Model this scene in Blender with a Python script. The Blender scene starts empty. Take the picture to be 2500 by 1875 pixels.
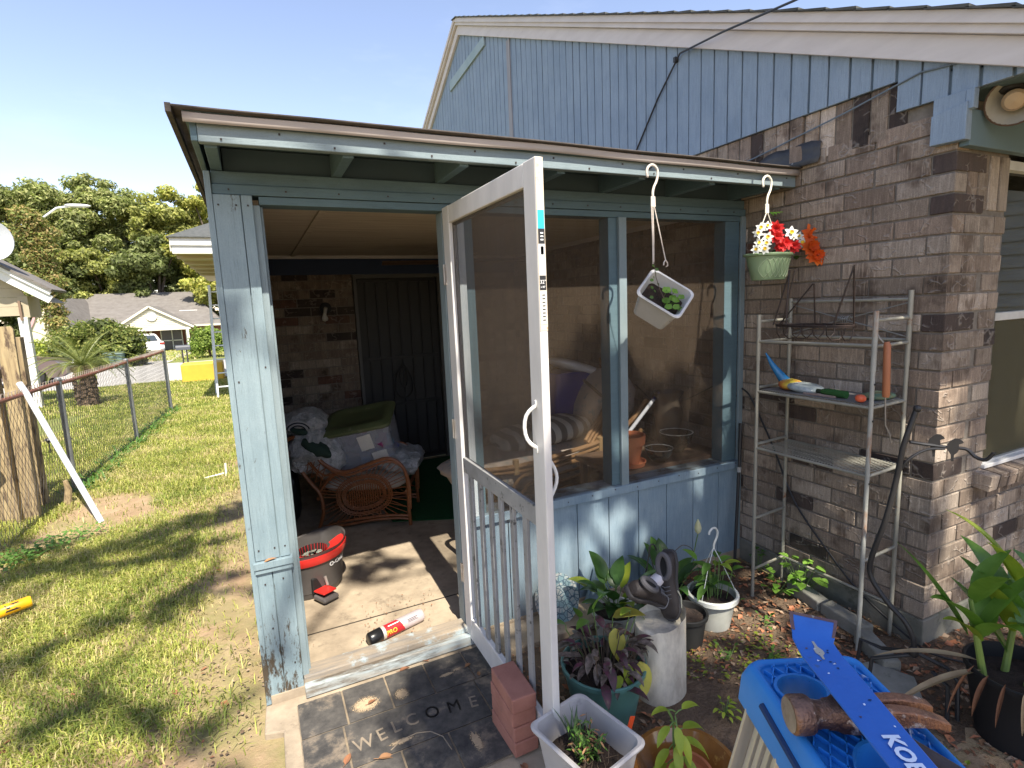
import bpy, bmesh, math, random
import numpy as np
from mathutils import Vector as V, Matrix, noise as mnoise
random.seed(7); RNG = np.random.default_rng(11)
sc = bpy.context.scene
R_ = math.radians

# ------------------------------------------------------------------ camera
cam = bpy.data.cameras.new("camera"); camo = bpy.data.objects.new("camera", cam)
sc.collection.objects.link(camo); sc.camera = camo
yaw, pitch, roll = 0.4375, -0.1462, -0.0424
f = V((math.sin(yaw) * math.cos(pitch), math.cos(yaw) * math.cos(pitch), math.sin(pitch)))
r = V((math.cos(yaw), -math.sin(yaw), 0)); u = r.cross(f)
r2 = r * math.cos(roll) + u * math.sin(roll); u2 = -r * math.sin(roll) + u * math.cos(roll)
m = Matrix((r2, u2, -f)).transposed().to_4x4(); m.translation = V((-2.6633, -2.3739, 1.7061))
camo.matrix_world = m
cam.sensor_width = 36; cam.lens = 36 * 1320 / 2500; cam.clip_start = 0.02; cam.clip_end = 2000

# ------------------------------------------------------------------ light
SUN_EL = 55.0
w = bpy.data.worlds.new("World"); sc.world = w; w.use_nodes = True
nt = w.node_tree; nt.nodes.clear()
sky = nt.nodes.new("ShaderNodeTexSky"); sky.sky_type = 'NISHITA'; sky.sun_disc = False
sky.sun_elevation = R_(SUN_EL); sky.sun_rotation = R_(180); sky.air_density = 1.0; sky.dust_density = 0.4; sky.ozone_density = 1.6
bg = nt.nodes.new("ShaderNodeBackground"); bg.inputs[1].default_value = 0.132
wo = nt.nodes.new("ShaderNodeOutputWorld"); hs_ = nt.nodes.new("ShaderNodeHueSaturation"); hs_.inputs["Saturation"].default_value = .97; mx_ = nt.nodes.new("ShaderNodeMix"); mx_.data_type = "RGBA"; mx_.blend_type = "MULTIPLY"; mx_.inputs[0].default_value = 1; mx_.inputs[7].default_value = (1.14,.975,.93,1)
nt.links.new(sky.outputs[0], hs_.inputs["Color"]); nt.links.new(hs_.outputs[0], mx_.inputs[6]); tc0 = nt.nodes.new("ShaderNodeTexCoord"); mp0 = nt.nodes.new("ShaderNodeMapping"); mp0.inputs["Scale"].default_value = (1.6, 1.6, 6); nz0 = nt.nodes.new("ShaderNodeTexNoise"); nz0.inputs["Scale"].default_value = 1.7; nz0.inputs["Detail"].default_value = 9; nz0.inputs["Roughness"].default_value = .62
rp0 = nt.nodes.new("ShaderNodeValToRGB"); rp0.color_ramp.elements[0].position = .5; rp0.color_ramp.elements[1].position = .85; rp0.color_ramp.elements[1].color = (.10,.10,.10,1); mc0 = nt.nodes.new("ShaderNodeMix"); mc0.data_type = "RGBA"; mc0.inputs[7].default_value = (7.0,7.2,7.6,1)
nt.links.new(tc0.outputs["Generated"], mp0.inputs[0]); nt.links.new(mp0.outputs[0], nz0.inputs["Vector"]); nt.links.new(nz0.outputs["Fac"], rp0.inputs[0]); nt.links.new(rp0.outputs[0], mc0.inputs[0]); nt.links.new(mx_.outputs[2], mc0.inputs[6])
nt.links.new(mc0.outputs[2], bg.inputs[0]); nt.links.new(bg.outputs[0], wo.inputs[0])
sl = bpy.data.lights.new("sun", 'SUN'); sl.energy = 4.7; sl.angle = R_(0.55); sl.color = (1.0, 0.93, 0.80)
so = bpy.data.objects.new("sun", sl); sc.collection.objects.link(so)
trav = V((0.014, math.cos(R_(SUN_EL)), -math.sin(R_(SUN_EL))))
so.rotation_euler = trav.to_track_quat('-Z', 'Y').to_euler(); so.location = (0, -20, 20)
sc.view_settings.view_transform = 'Standard'; sc.view_settings.look = 'None'
sc.view_settings.exposure = 1.2; sc.view_settings.gamma = 1.0; sc.view_settings.use_curve_mapping = False
sc.render.engine = 'CYCLES'
sc.cycles.use_denoising = True
sc.cycles.max_bounces = 8; sc.cycles.transparent_max_bounces = 16; sc.cycles.diffuse_bounces = 4
sc.cycles.sample_clamp_indirect = 6

# ------------------------------------------------------------------ helpers
OFF = {}
class MB:
    def __init__(s): s.v = []; s.f = []
    def add(s, vs, fs):
        n = len(s.v); s.v += [tuple(q) for q in vs]; s.f += [tuple(i + n for i in a) for a in fs]; return s
    def box(s, x0, x1, y0, y1, z0, z1):
        vs = [(x0,y0,z0),(x1,y0,z0),(x1,y1,z0),(x0,y1,z0),(x0,y0,z1),(x1,y0,z1),(x1,y1,z1),(x0,y1,z1)]
        return s.add(vs, [(0,3,2,1),(4,5,6,7),(0,1,5,4),(1,2,6,5),(2,3,7,6),(3,0,4,7)])
    def obox(s, c, size, mat=None):
        a, b, d = (q / 2 for q in size); c = V(c)
        vs = [V(q) for q in ((-a,-b,-d),(a,-b,-d),(a,b,-d),(-a,b,-d),(-a,-b,d),(a,-b,d),(a,b,d),(-a,b,d))]
        if mat is not None: vs = [mat @ q for q in vs]
        return s.add([q + c for q in vs], [(0,3,2,1),(4,5,6,7),(0,1,5,4),(1,2,6,5),(2,3,7,6),(3,0,4,7)])
    def bar(s, p, q, wd, h, up=(0,0,1)):
        p, q = V(p), V(q); d = (q - p); L = d.length; d.normalize(); up = V(up)
        sd = d.cross(up)
        if sd.length < 1e-4: sd = d.cross(V((1,0,0)))
        sd.normalize(); up = sd.cross(d).normalized()
        return s.obox((p + q) / 2, (wd, L, h), Matrix((sd, d, up)).transposed())
    def tube(s, pts, rad, n=8, cap=True, closed=False):
        pts = [V(q) for q in pts]; k = len(pts)
        rads = rad if isinstance(rad, (list, tuple)) else [rad] * k
        def tan(i):
            if closed: return (pts[(i+1) % k] - pts[i-1]).normalized()
            if i == 0: return (pts[1] - pts[0]).normalized()
            if i == k-1: return (pts[-1] - pts[-2]).normalized()
            return (pts[i+1] - pts[i-1]).normalized()
        t = tan(0); a = V((0,0,1)) if abs(t.z) < .9 else V((1,0,0)); nn = (a - t * a.dot(t)).normalized()
        vs = []
        for i in range(k):
            t2 = tan(i); nn = (nn - t2 * nn.dot(t2)).normalized(); bb = t2.cross(nn)
            for j in range(n):
                an = 2 * math.pi * j / n
                vs.append(pts[i] + (nn * math.cos(an) + bb * math.sin(an)) * rads[i])
        fs = []
        for i in range(k if closed else k-1):
            i2 = (i+1) % k
            for j in range(n):
                fs.append((i*n+j, i*n+(j+1) % n, i2*n+(j+1) % n, i2*n+j))
        if cap and not closed:
            fs.append(tuple(range(n))[::-1]); fs.append(tuple((k-1)*n+j for j in range(n)))
        return s.add(vs, fs)
    def lathe(s, prof, c=(0,0,0), n=24, mat=None, cap0=True, cap1=False, sx=1, sy=1, sq=0):
        c = V(c); vs = []
        for (rr, z) in prof:
            for j in range(n):
                a = 2 * math.pi * j / n; ca, sa = math.cos(a), math.sin(a)
                if sq:   # superellipse: rounded rectangle
                    e = sq; ca = math.copysign(abs(ca) ** e, ca); sa = math.copysign(abs(sa) ** e, sa)
                q = V((rr * ca * sx, rr * sa * sy, z))
                if mat is not None: q = mat @ q
                vs.append(q + c)
        fs = []
        for i in range(len(prof)-1):
            for j in range(n):
                fs.append((i*n+j, i*n+(j+1) % n, (i+1)*n+(j+1) % n, (i+1)*n+j))
        if cap0: fs.append(tuple(range(n))[::-1])
        if cap1: fs.append(tuple((len(prof)-1)*n+j for j in range(n)))
        return s.add(vs, fs)
    def prism(s, poly, fn, d0, d1):
        """poly: 2-D outline, fn(a,b,d)->xyz"""
        n = len(poly)
        vs = [fn(a, b, d0) for a, b in poly] + [fn(a, b, d1) for a, b in poly]
        fs = [tuple(range(n))[::-1], tuple(range(n, 2*n))] + [(i, (i+1) % n, n+(i+1) % n, n+i) for i in range(n)]
        return s.add(vs, fs)
    def blob(s, c, size, mat=None, p=.7, nu=18, nv=10, wob=0, seed=0, ridge=0):
        """soft cushion shape: superellipsoid with a little wobble"""
        sg = lambda q, e: math.copysign(abs(q) ** e, q)
        vs = []; c = V(c)
        for i in range(nv + 1):
            ph = -math.pi/2 + math.pi * i / nv
            for j in range(nu):
                th = 2 * math.pi * j / nu
                q = V((sg(math.cos(ph), .8) * sg(math.cos(th), p) * size[0]/2, sg(math.cos(ph), .8) * sg(math.sin(th), p) * size[1]/2, sg(math.sin(ph), .9) * size[2]/2))
                if wob:
                    k = mnoise.noise(q * 9 + V((seed, 0, 0))) + .5 * mnoise.noise(q * 22 + V((0, seed, 0)))
                    if ridge: k = 1.2 - 3.2*abs(mnoise.noise(q * 8 + V((seed, 0, 0)))) + .6*(.6-2.2*abs(mnoise.noise(q * 19 + V((0, seed, 3)))))
                    q = q * (1 + wob * k)
                if mat is not None: q = mat @ q
                vs.append(q + c)
        fs = [(i*nu+j, i*nu+(j+1) % nu, (i+1)*nu+(j+1) % nu, (i+1)*nu+j) for i in range(nv) for j in range(nu)]
        return s.add(vs, fs)
    def leaf(s, base, d, L, wd, up=(0,0,1), droop=.5, fold=.25, n=6, stem=0, curl=0):
        d = V(d).normalized(); up = V(up); sd = d.cross(up)
        if sd.length < .05: sd = d.cross(V((1,0,0)))
        sd.normalize(); un = sd.cross(d).normalized()
        p = V(base); step = L / n; vs = []; dd = d.copy()
        if stem: p = p + d * stem
        for i in range(n + 1):
            t = i / n; ww = wd/2 * (math.sin(math.pi * min(1, t ** .75 * .97 + .03)) ** .8) if 0 < i < n else wd * .02
            e = sd * ww; lift = un * (fold * ww)
            vs += [p - e + lift, p, p + e + lift * (1 + curl)]
            dd = (dd - V((0,0,1)) * droop * step / L * (0.6 + t)).normalized(); p = p + dd * step
            un = sd.cross(dd).normalized()
        fs = []
        for i in range(n):
            a = i*3; fs += [(a, a+1, a+4, a+3), (a+1, a+2, a+5, a+4)]
        return s.add(vs, fs)

def mesh_np(name, vs, loops, counts, col=None):
    me = bpy.data.meshes.new(name); me.vertices.add(len(vs)); me.vertices.foreach_set("co", np.asarray(vs, np.float32).ravel())
    me.loops.add(len(loops)); me.loops.foreach_set("vertex_index", np.asarray(loops, np.int32))
    me.polygons.add(len(counts)); st = np.concatenate([[0], np.cumsum(counts)[:-1]])
    me.polygons.foreach_set("loop_start", st.astype(np.int32))
    if col is not None:
        a = me.color_attributes.new("Col", 'FLOAT_COLOR', 'POINT'); a.data.foreach_set("color", np.asarray(col, np.float32).ravel())
    me.update(calc_edges=True)
    return me

def T(o, label=None, cat=None, group=None, kind=None):
    if label: o['label'] = label
    if cat: o['category'] = cat
    if group: o['group'] = group
    if kind: o['kind'] = kind
    return o
def thing(name, label, cat, at=(0,0,0), group=None, rot=0):
    o = bpy.data.objects.new(name, None); o.empty_display_size = .1; sc.collection.objects.link(o)
    o.location = at; OFF[o] = V(at) if not rot else V((0,0,0)); o.rotation_euler = (0,0,rot)
    return T(o, label, cat, group)
def place(o, parent):
    if parent is not None:
        o.parent = parent; OFF[o] = OFF.get(parent, V((0,0,0)))
def obj(name, mb, mat, parent=None, smooth=False, bevel=0, kind=None, subsurf=0, label=None, cat=None, group=None, solid=0, auto=None, seg=2):
    vs = [V(q) for q in mb.v]
    if parent is not None: o0 = OFF.get(parent, V((0,0,0)))
    else:
        a = np.array([tuple(q) for q in vs]); o0 = V(((a[:,0].min()+a[:,0].max())/2, (a[:,1].min()+a[:,1].max())/2, a[:,2].min()))
    me = bpy.data.meshes.new(name); me.from_pydata([tuple(q - o0) for q in vs], [], mb.f); me.update()
    bm = bmesh.new(); bm.from_mesh(me)
    if not solid: bmesh.ops.recalc_face_normals(bm, faces=bm.faces)
    if smooth:
        for fc in bm.faces: fc.smooth = True
        ang = R_(auto if auto else 40)
        for e in bm.edges:
            if len(e.link_faces) == 2 and e.calc_face_angle(0) > ang: e.smooth = False
    bm.to_mesh(me); bm.free()
    me.materials.append(mat)
    o = bpy.data.objects.new(name, me); sc.collection.objects.link(o)
    if parent is None: o.location = o0; OFF[o] = o0
    else: place(o, parent)
    if solid: md = o.modifiers.new("solid", 'SOLIDIFY'); md.thickness = solid; md.offset = 0
    if bevel: md = o.modifiers.new("bevel", 'BEVEL'); md.width = bevel; md.segments = seg; md.limit_method = 'ANGLE'; md.angle_limit = R_(40)
    if subsurf: md = o.modifiers.new("sub", 'SUBSURF'); md.levels = subsurf; md.render_levels = subsurf
    return T(o, label, cat, group, kind)
def B(name, x0, x1, y0, y1, z0, z1, mat, parent=None, bevel=.002, **k):
    return obj(name, MB().box(x0, x1, y0, y1, z0, z1), mat, parent, bevel=bevel, **k)
def cpy(o, loc=None, rotz=None, label=None, parent=None):
    c = o.copy(); sc.collection.objects.link(c); OFF[c] = OFF.get(o, V((0,0,0)))
    if parent is not None: c.parent = parent
    if loc is not None: c.location = loc
    if rotz is not None: c.rotation_euler = (0,0,rotz)
    if label: c['label'] = label
    for ch in list(o.children): cpy(ch, parent=c)
    return c
def text(name, body, size, mtx, mat, parent=None, depth=.0005, font=None, sx=1, fn=None, bold=0):
    cu = bpy.data.curves.new(name, 'FONT'); cu.body = body; cu.size = size; cu.extrude = depth; cu.align_x = 'CENTER'; cu.align_y = 'CENTER'; cu.offset = bold
    cu.resolution_u = 3
    t = bpy.data.objects.new(name, cu); sc.collection.objects.link(t); bpy.context.view_layer.update()
    me = bpy.data.meshes.new_from_object(t); bpy.data.objects.remove(t); bpy.data.curves.remove(cu)
    o0 = OFF.get(parent, V((0,0,0))) if parent is not None else V((0,0,0))
    for vt in me.vertices:
        q = V((vt.co.x * sx, vt.co.y, vt.co.z)); q = fn(q) if fn else mtx @ q
        vt.co = q - o0
    me.materials.clear(); me.materials.append(mat); me.name = name
    o = bpy.data.objects.new(name, me); sc.collection.objects.link(o)
    if parent is not None: place(o, parent)
    return o

# ------------------------------------------------------------------ materials
def lin(h):  # sRGB 0-255 -> linear
    return tuple(((c/255)/12.92 if c/255 <= .04045 else ((c/255+.055)/1.055)**2.4) for c in h)
class NT:
    def __init__(s, name):
        s.m = bpy.data.materials.new(name); s.m.use_nodes = True; s.t = s.m.node_tree; s.t.nodes.clear()
        s.out = s.n("ShaderNodeOutputMaterial")
    def n(s, ty, **k):
        q = s.t.nodes.new(ty)
        for a, b in k.items(): setattr(q, a, b)
        return q
    def l(s, a, b): s.t.links.new(a, b)
    def pos(s, stretch=(1,1,1), kind='pos', rot=(0,0,0)):
        if kind == 'pos': src = s.n("ShaderNodeNewGeometry").outputs['Position']
        else: src = s.n("ShaderNodeTexCoord").outputs['Object']
        mp = s.n("ShaderNodeMapping"); mp.inputs['Scale'].default_value = stretch; mp.inputs['Rotation'].default_value = rot
        s.l(src, mp.inputs['Vector']); return mp.outputs[0]
    def noise(s, vec, scale, detail=5, rough=.6, dist=0):
        q = s.n("ShaderNodeTexNoise"); q.inputs['Scale'].default_value = scale; q.inputs['Detail'].default_value = detail
        q.inputs['Roughness'].default_value = rough; q.inputs['Distortion'].default_value = dist; s.l(vec, q.inputs['Vector']); return q.outputs['Fac']
    def ramp(s, fac, a, b, ca=(0,0,0), cb=(1,1,1)):
        q = s.n("ShaderNodeValToRGB"); q.color_ramp.elements[0].position = a; q.color_ramp.elements[1].position = b
        q.color_ramp.elements[0].color = (*ca, 1); q.color_ramp.elements[1].color = (*cb, 1); s.l(fac, q.inputs[0]); return q.outputs[0]
    def mix(s, fac, a, b, mode='MIX'):
        q = s.n("ShaderNodeMix", data_type='RGBA', blend_type=mode)
        for inp, val in ((q.inputs[0], fac), (q.inputs[6], a), (q.inputs[7], b)):
            if isinstance(val, (tuple, list)): inp.default_value = (*val[:3], 1)
            elif isinstance(val, (int, float)): inp.default_value = val
            else: s.l(val, inp)
        return q.outputs[2]
    def math(s, op, a, b=0, clamp=False):
        q = s.n("ShaderNodeMath", operation=op); q.use_clamp = clamp
        for inp, val in ((q.inputs[0], a), (q.inputs[1], b)):
            if isinstance(val, (int, float)): inp.default_value = val
            else: s.l(val, inp)
        return q.outputs[0]
    def bump(s, h, strength=.3, dist=.01, prev=None):
        q = s.n("ShaderNodeBump"); q.inputs['Strength'].default_value = strength; q.inputs['Distance'].default_value = dist
        s.l(h, q.inputs['Height'])
        if prev is not None: s.l(prev, q.inputs['Normal'])
        return q.outputs[0]
    def bsdf(s, col, rough=.6, metal=0, nrm=None, spec=.5, trans=0, ior=1.45, coat=0):
        q = s.n("ShaderNodeBsdfPrincipled")
        if isinstance(col, (tuple, list)): q.inputs['Base Color'].default_value = (*col[:3], 1)
        else: s.l(col, q.inputs['Base Color'])
        if isinstance(rough, (int, float)): q.inputs['Roughness'].default_value = rough
        else: s.l(rough, q.inputs['Roughness'])
        q.inputs['Metallic'].default_value = metal; q.inputs['Specular IOR Level'].default_value = spec
        q.inputs['Transmission Weight'].default_value = trans; q.inputs['IOR'].default_value = ior; q.inputs['Coat Weight'].default_value = coat
        if nrm is not None: s.l(nrm, q.inputs['Normal'])
        return q.outputs[0]
    def done(s, sh): s.l(sh, s.out.inputs[0]); return s.m
def M(name, c1, c2=None, rough=.6, scale=6, stretch=(1,1,1), metal=0, bump=0, bscale=60, bstretch=None, c3=None, s3=12, t3=(.6,.7), st3=(1,1,1),
      spec=.5, coords='pos', coat=0, vary=0, bdist=.004, rr=None):
    N = NT(name); p = N.pos(stretch, coords)
    if c2 is None: c2 = tuple(x * .82 for x in c1)
    nz = N.noise(p, scale, 6, .65); col = N.mix(N.ramp(nz, .34, .68), c1, c2)
    if c3 is not None:
        p3 = N.pos(st3, coords); n3 = N.noise(p3, s3, 8, .7); col = N.mix(N.ramp(n3, t3[0], t3[1]), col, c3)
    if vary:
        oi = N.n("ShaderNodeObjectInfo"); k = N.math('MULTIPLY_ADD', oi.outputs['Random'], 2 * vary); k.node.inputs[2].default_value = 1 - vary
        hs = N.n("ShaderNodeHueSaturation"); N.l(col, hs.inputs['Color']); N.l(k, hs.inputs['Value']); col = hs.outputs[0]
    nrm = None
    if bump:
        pb = N.pos(bstretch or stretch, coords); nrm = N.bump(N.noise(pb, bscale, 4, .6), bump, bdist)
    rg = rough if rr is None else N.ramp(N.noise(p, scale * 2, 4), .3, .7, (rr[0],)*3, (rr[1],)*3)
    return N.done(N.bsdf(col, rg, metal, nrm, spec, coat=coat))
def Mleaf(name, c1, c2, trans=.3, rough=.45, scale=14, vary=.25, attr=False, spec=.4):
    N = NT(name)
    if attr:
        a = N.n("ShaderNodeAttribute"); a.attribute_name = "Col"; col = a.outputs['Color']
    else:
        col = N.mix(N.ramp(N.noise(N.pos(), scale, 4), .35, .65), c1, c2)
        oi = N.n("ShaderNodeObjectInfo"); k = N.math('MULTIPLY_ADD', oi.outputs['Random'], 2 * vary); k.node.inputs[2].default_value = 1 - vary
        hs = N.n("ShaderNodeHueSaturation"); N.l(col, hs.inputs['Color']); N.l(k, hs.inputs['Value']); col = hs.outputs[0]
    b = N.bsdf(col, rough, spec=spec)
    t = N.n("ShaderNodeBsdfTranslucent"); N.l(N.mix(1.0, col, (1.2, 1.38, .85), 'MULTIPLY'), t.inputs[0])
    mx = N.n("ShaderNodeMixShader"); mx.inputs[0].default_value = trans; N.l(b, mx.inputs[1]); N.l(t.outputs[0], mx.inputs[2])
    return N.done(mx.outputs[0])

def paint_wood(name, c, c2, worn, wt=(.66, .74), vertical=True, gr=.35, lowworn=False):
    st = (9, 9, .7) if vertical else (.7, 9, 9)
    N = NT(name); p = N.pos(st)
    col = N.mix(N.ramp(N.noise(N.pos((1,1,1)), 3.2, 6, .6), .3, .7), c, c2)
    col = N.mix(N.math('MULTIPLY', N.ramp(N.noise(p, 5, 6, .6), .45, .8), .35), col, tuple(min(1, x * 1.35) for x in c))
    fs = N.noise(N.pos((26,26,1.6) if vertical else (1.6,26,26)), 7, 5, .75); col = N.mix(N.ramp(fs, .54, .80), col, tuple(x * .62 for x in c2)); col = N.mix(N.math('MULTIPLY', N.ramp(fs, .26, .42, (1,1,1), (0,0,0)), .28), col, tuple(min(1, x * 1.5) for x in c))
    cs = N.noise(N.pos(), 240, 3, .8); col = N.mix(N.math('MULTIPLY', N.ramp(cs, .35, .7), .35), col, tuple(x * .7 for x in c2))
    wn = N.noise(N.pos((3,3,.8) if vertical else (.8,3,3)), 9, 9, .75)
    if lowworn:   # weathering that is worst next to the soil
        z = N.n("ShaderNodeSeparateXYZ"); g = N.n("ShaderNodeNewGeometry"); N.l(g.outputs['Position'], z.inputs[0])
        k = N.n("ShaderNodeMapRange"); k.inputs[1].default_value = .62; k.inputs[2].default_value = .1; k.inputs[3].default_value = 0; k.inputs[4].default_value = .16
        N.l(z.outputs['Z'], k.inputs[0]); wn = N.math('ADD', wn, k.outputs[0])
    wf = N.ramp(wn, wt[0], wt[1])
    col = N.mix(wf, col, worn)
    h = N.math('SUBTRACT', N.math('MULTIPLY', fs, .9), N.math('MULTIPLY', wf, .5))
    return N.done(N.bsdf(col, .62, nrm=N.bump(h, gr, .004)))
BLUE = (.22, .272, .288); BLUE2 = (.17, .22, .24)
m_blue = paint_wood("blue_paint_vertical", BLUE, BLUE2, (.07,.06,.05), (.72,.78))
m_blue_h = paint_wood("blue_paint_horizontal", BLUE, BLUE2, (.09,.075,.06), (.74,.8), False)
m_post = paint_wood("blue_paint_weathered", (.235,.30,.325), (.17,.235,.265), (.055,.042,.028), (.62,.68), lowworn=True)
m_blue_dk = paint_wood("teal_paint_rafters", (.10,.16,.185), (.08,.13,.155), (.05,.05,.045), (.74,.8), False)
m_half = paint_wood("blue_stain_boards", (.28,.355,.40), (.17,.25,.32), (.36,.38,.38), (.62,.8))
m_gable = paint_wood("gable_blue_paint", (.27,.345,.43), (.20,.27,.355), (.40,.40,.40), (.66,.71), gr=.8)
m_white = M("white_trim_paint", (.62,.58,.56), (.54,.50,.48), rough=.55, scale=3, stretch=(1,1,5), c3=(.30,.27,.24), s3=5, t3=(.68,.8), bump=.1)
m_drip = M("taupe_drip_edge", (.42,.37,.34), (.33,.285,.26), rough=.4, scale=3, stretch=(.6,3,3), metal=.0, c3=(.12,.09,.07), s3=9, t3=(.62,.75))
m_doorw = M("door_white_paint", (.66,.64,.62), (.56,.545,.53), rough=.45, scale=4, stretch=(3,3,.8), c3=(.30,.28,.25), s3=16, t3=(.70,.78), bump=.08)
m_doord = M("door_grimy_paint", (.30,.30,.30), (.22,.22,.215), rough=.6, scale=7, c3=(.05,.05,.05), s3=30, t3=(.58,.66), bump=.1)
m_tar = M("roof_felt", (.05,.042,.038), (.085,.07,.06), rough=.95, scale=20, bump=.6, bscale=90)
m_flash = M("dark_flashing", (.022,.022,.024), (.05,.05,.053), rough=.45, scale=9, c3=(.45,.45,.46), s3=14, t3=(.64,.74), bump=.5, bscale=20)
m_shing = M("roof_shingles", (.05,.055,.05), (.10,.10,.095), rough=.95, scale=16, bump=.4, bscale=60)
m_ceil = M("stained_ceiling_board", (.68,.60,.46), (.54,.45,.33), rough=.8, scale=3, stretch=(.8,9,1), c3=(.12,.08,.05), s3=3, t3=(.58,.78), st3=(.5,6,1))
m_mortar = M("mortar", (.20,.175,.145), (.13,.11,.09), rough=.95, scale=30, bump=.4, bscale=200)
m_concrete = M("old_concrete", (.40,.325,.235), (.22,.175,.125), rough=.9, scale=5, c3=(.10,.075,.055), s3=9, t3=(.56,.76), bump=.35, bscale=120)
m_found = M("foundation_concrete", (.21,.195,.16), (.13,.13,.105), rough=.95, scale=5, c3=(.05,.055,.035), s3=9, t3=(.55,.7), bump=.5, bscale=70)
m_black = M("black_metal", (.018,.018,.02), (.03,.028,.028), rough=.45, bump=.1)
m_rusty = M("rack_grey_metal", (.33,.315,.26), (.235,.225,.19), rough=.4, scale=12, stretch=(1,1,.6), c3=(.22,.10,.05), s3=7, t3=(.64,.70), metal=.1)
m_green_carpet = M("green_turf_carpet", (.008,.085,.022), (.006,.06,.016), rough=.95, scale=40, bump=.8, bscale=400)
def m_brick(name, c1, c2, dark):
    N = NT(name); g = N.pos()
    st = N.noise(N.pos((14,14,1.2)), 3, 6, .7)            # vertical drag streaks
    col = N.mix(N.ramp(st, .3, .7), c1, c2)
    col = N.mix(N.ramp(N.noise(g, 5, 4), .52, .66), col, dark)
    col = N.mix(N.math('MULTIPLY', N.ramp(N.noise(g, 190, 4, .8), .38, .66), .55), col, dark); col = N.mix(N.math('MULTIPLY', N.ramp(N.noise(N.pos((40,40,2.5)), 3, 4, .8), .52, .7), .5), col, tuple(min(1, x * 1.7) for x in c1)); col = N.mix(N.math('MULTIPLY', N.ramp(N.noise(N.pos((1,1,.35)), 1.5, 6, .6), .5, .7), .45), col, (.07,.06,.045))
    oi = N.n("ShaderNodeObjectInfo"); k = N.math('MULTIPLY_ADD', oi.outputs['Random'], .55); k.node.inputs[2].default_value = .74
    hs = N.n("ShaderNodeHueSaturation"); N.l(col, hs.inputs['Color']); N.l(k, hs.inputs['Value'])
    # crescent gouges; paler colour along them paints in highlights and smeared mortar
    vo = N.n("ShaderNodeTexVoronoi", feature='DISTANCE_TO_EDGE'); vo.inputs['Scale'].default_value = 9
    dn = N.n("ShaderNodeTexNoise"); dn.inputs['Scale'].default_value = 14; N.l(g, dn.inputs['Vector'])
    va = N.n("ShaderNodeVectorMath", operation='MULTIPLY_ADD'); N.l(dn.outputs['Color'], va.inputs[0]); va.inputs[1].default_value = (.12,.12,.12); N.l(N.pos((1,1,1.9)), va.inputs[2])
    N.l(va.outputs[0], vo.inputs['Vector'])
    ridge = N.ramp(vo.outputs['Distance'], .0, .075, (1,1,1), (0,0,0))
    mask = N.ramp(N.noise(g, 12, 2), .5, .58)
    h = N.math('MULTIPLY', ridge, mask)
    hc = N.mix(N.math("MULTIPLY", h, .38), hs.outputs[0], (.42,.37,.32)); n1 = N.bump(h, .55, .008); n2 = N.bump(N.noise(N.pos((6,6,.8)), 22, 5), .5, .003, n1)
    return N.done(N.bsdf(hc, .85, nrm=n2, spec=.3))
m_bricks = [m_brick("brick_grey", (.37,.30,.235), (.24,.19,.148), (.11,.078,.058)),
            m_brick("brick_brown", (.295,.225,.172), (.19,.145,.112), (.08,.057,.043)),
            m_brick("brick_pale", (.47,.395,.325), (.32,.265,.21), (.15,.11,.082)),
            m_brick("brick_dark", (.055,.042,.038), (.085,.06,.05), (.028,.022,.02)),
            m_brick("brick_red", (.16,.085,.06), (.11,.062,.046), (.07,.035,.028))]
BW = [40, 32, 22, 4, 1]
def _d(): pass
def screen_mat(name, fac, c):
    N = NT(name)
    d = N.n("ShaderNodeBsdfDiffuse"); d.inputs[0].default_value = (*c, 1)
    t = N.n("ShaderNodeBsdfTranslucent"); t.inputs[0].default_value = (*[x * .6 for x in c], 1)
    a = N.n("ShaderNodeMixShader"); a.inputs[0].default_value = .35; N.l(d.outputs[0], a.inputs[1]); N.l(t.outputs[0], a.inputs[2])
    tr = N.n("ShaderNodeBsdfTransparent")
    b = N.n("ShaderNodeMixShader"); N.l(tr.outputs[0], b.inputs[1]); N.l(a.outputs[0], b.inputs[2])
    k = N.ramp(N.noise(N.pos((3,3,.35)), 2.2, 4), .3, .7, (fac*.8,)*3, (fac*1.2,)*3); N.l(k, b.inputs[0])
    return N.done(b.outputs[0])
m_screen = screen_mat("insect_screen", .20, (.145,.11,.08))
m_screen_d = screen_mat("door_insect_screen", .42, (.15,.12,.095))
def glass(name, tint=(1,1,1), rough=.02, thin=.75):
    N = NT(name); g = N.n("ShaderNodeBsdfGlossy"); g.inputs['Roughness'].default_value = rough; g.inputs[0].default_value = (.9,.95,.93,1)
    t = N.n("ShaderNodeBsdfTransparent"); t.inputs[0].default_value = (*tint, 1)
    fr = N.n("ShaderNodeFresnel"); fr.inputs[0].default_value = 1.5
    mx = N.n("ShaderNodeMixShader"); N.l(N.math('ADD', fr.outputs[0], 1 - thin - .35, True), mx.inputs[0]); N.l(t.outputs[0], mx.inputs[1]); N.l(g.outputs[0], mx.inputs[2])
    return N.done(mx.outputs[0])
def plas(name, c, rough=.35, c2=None, **k): return M(name, c, c2 or tuple(x*.88 for x in c), rough=rough, **k)

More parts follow.
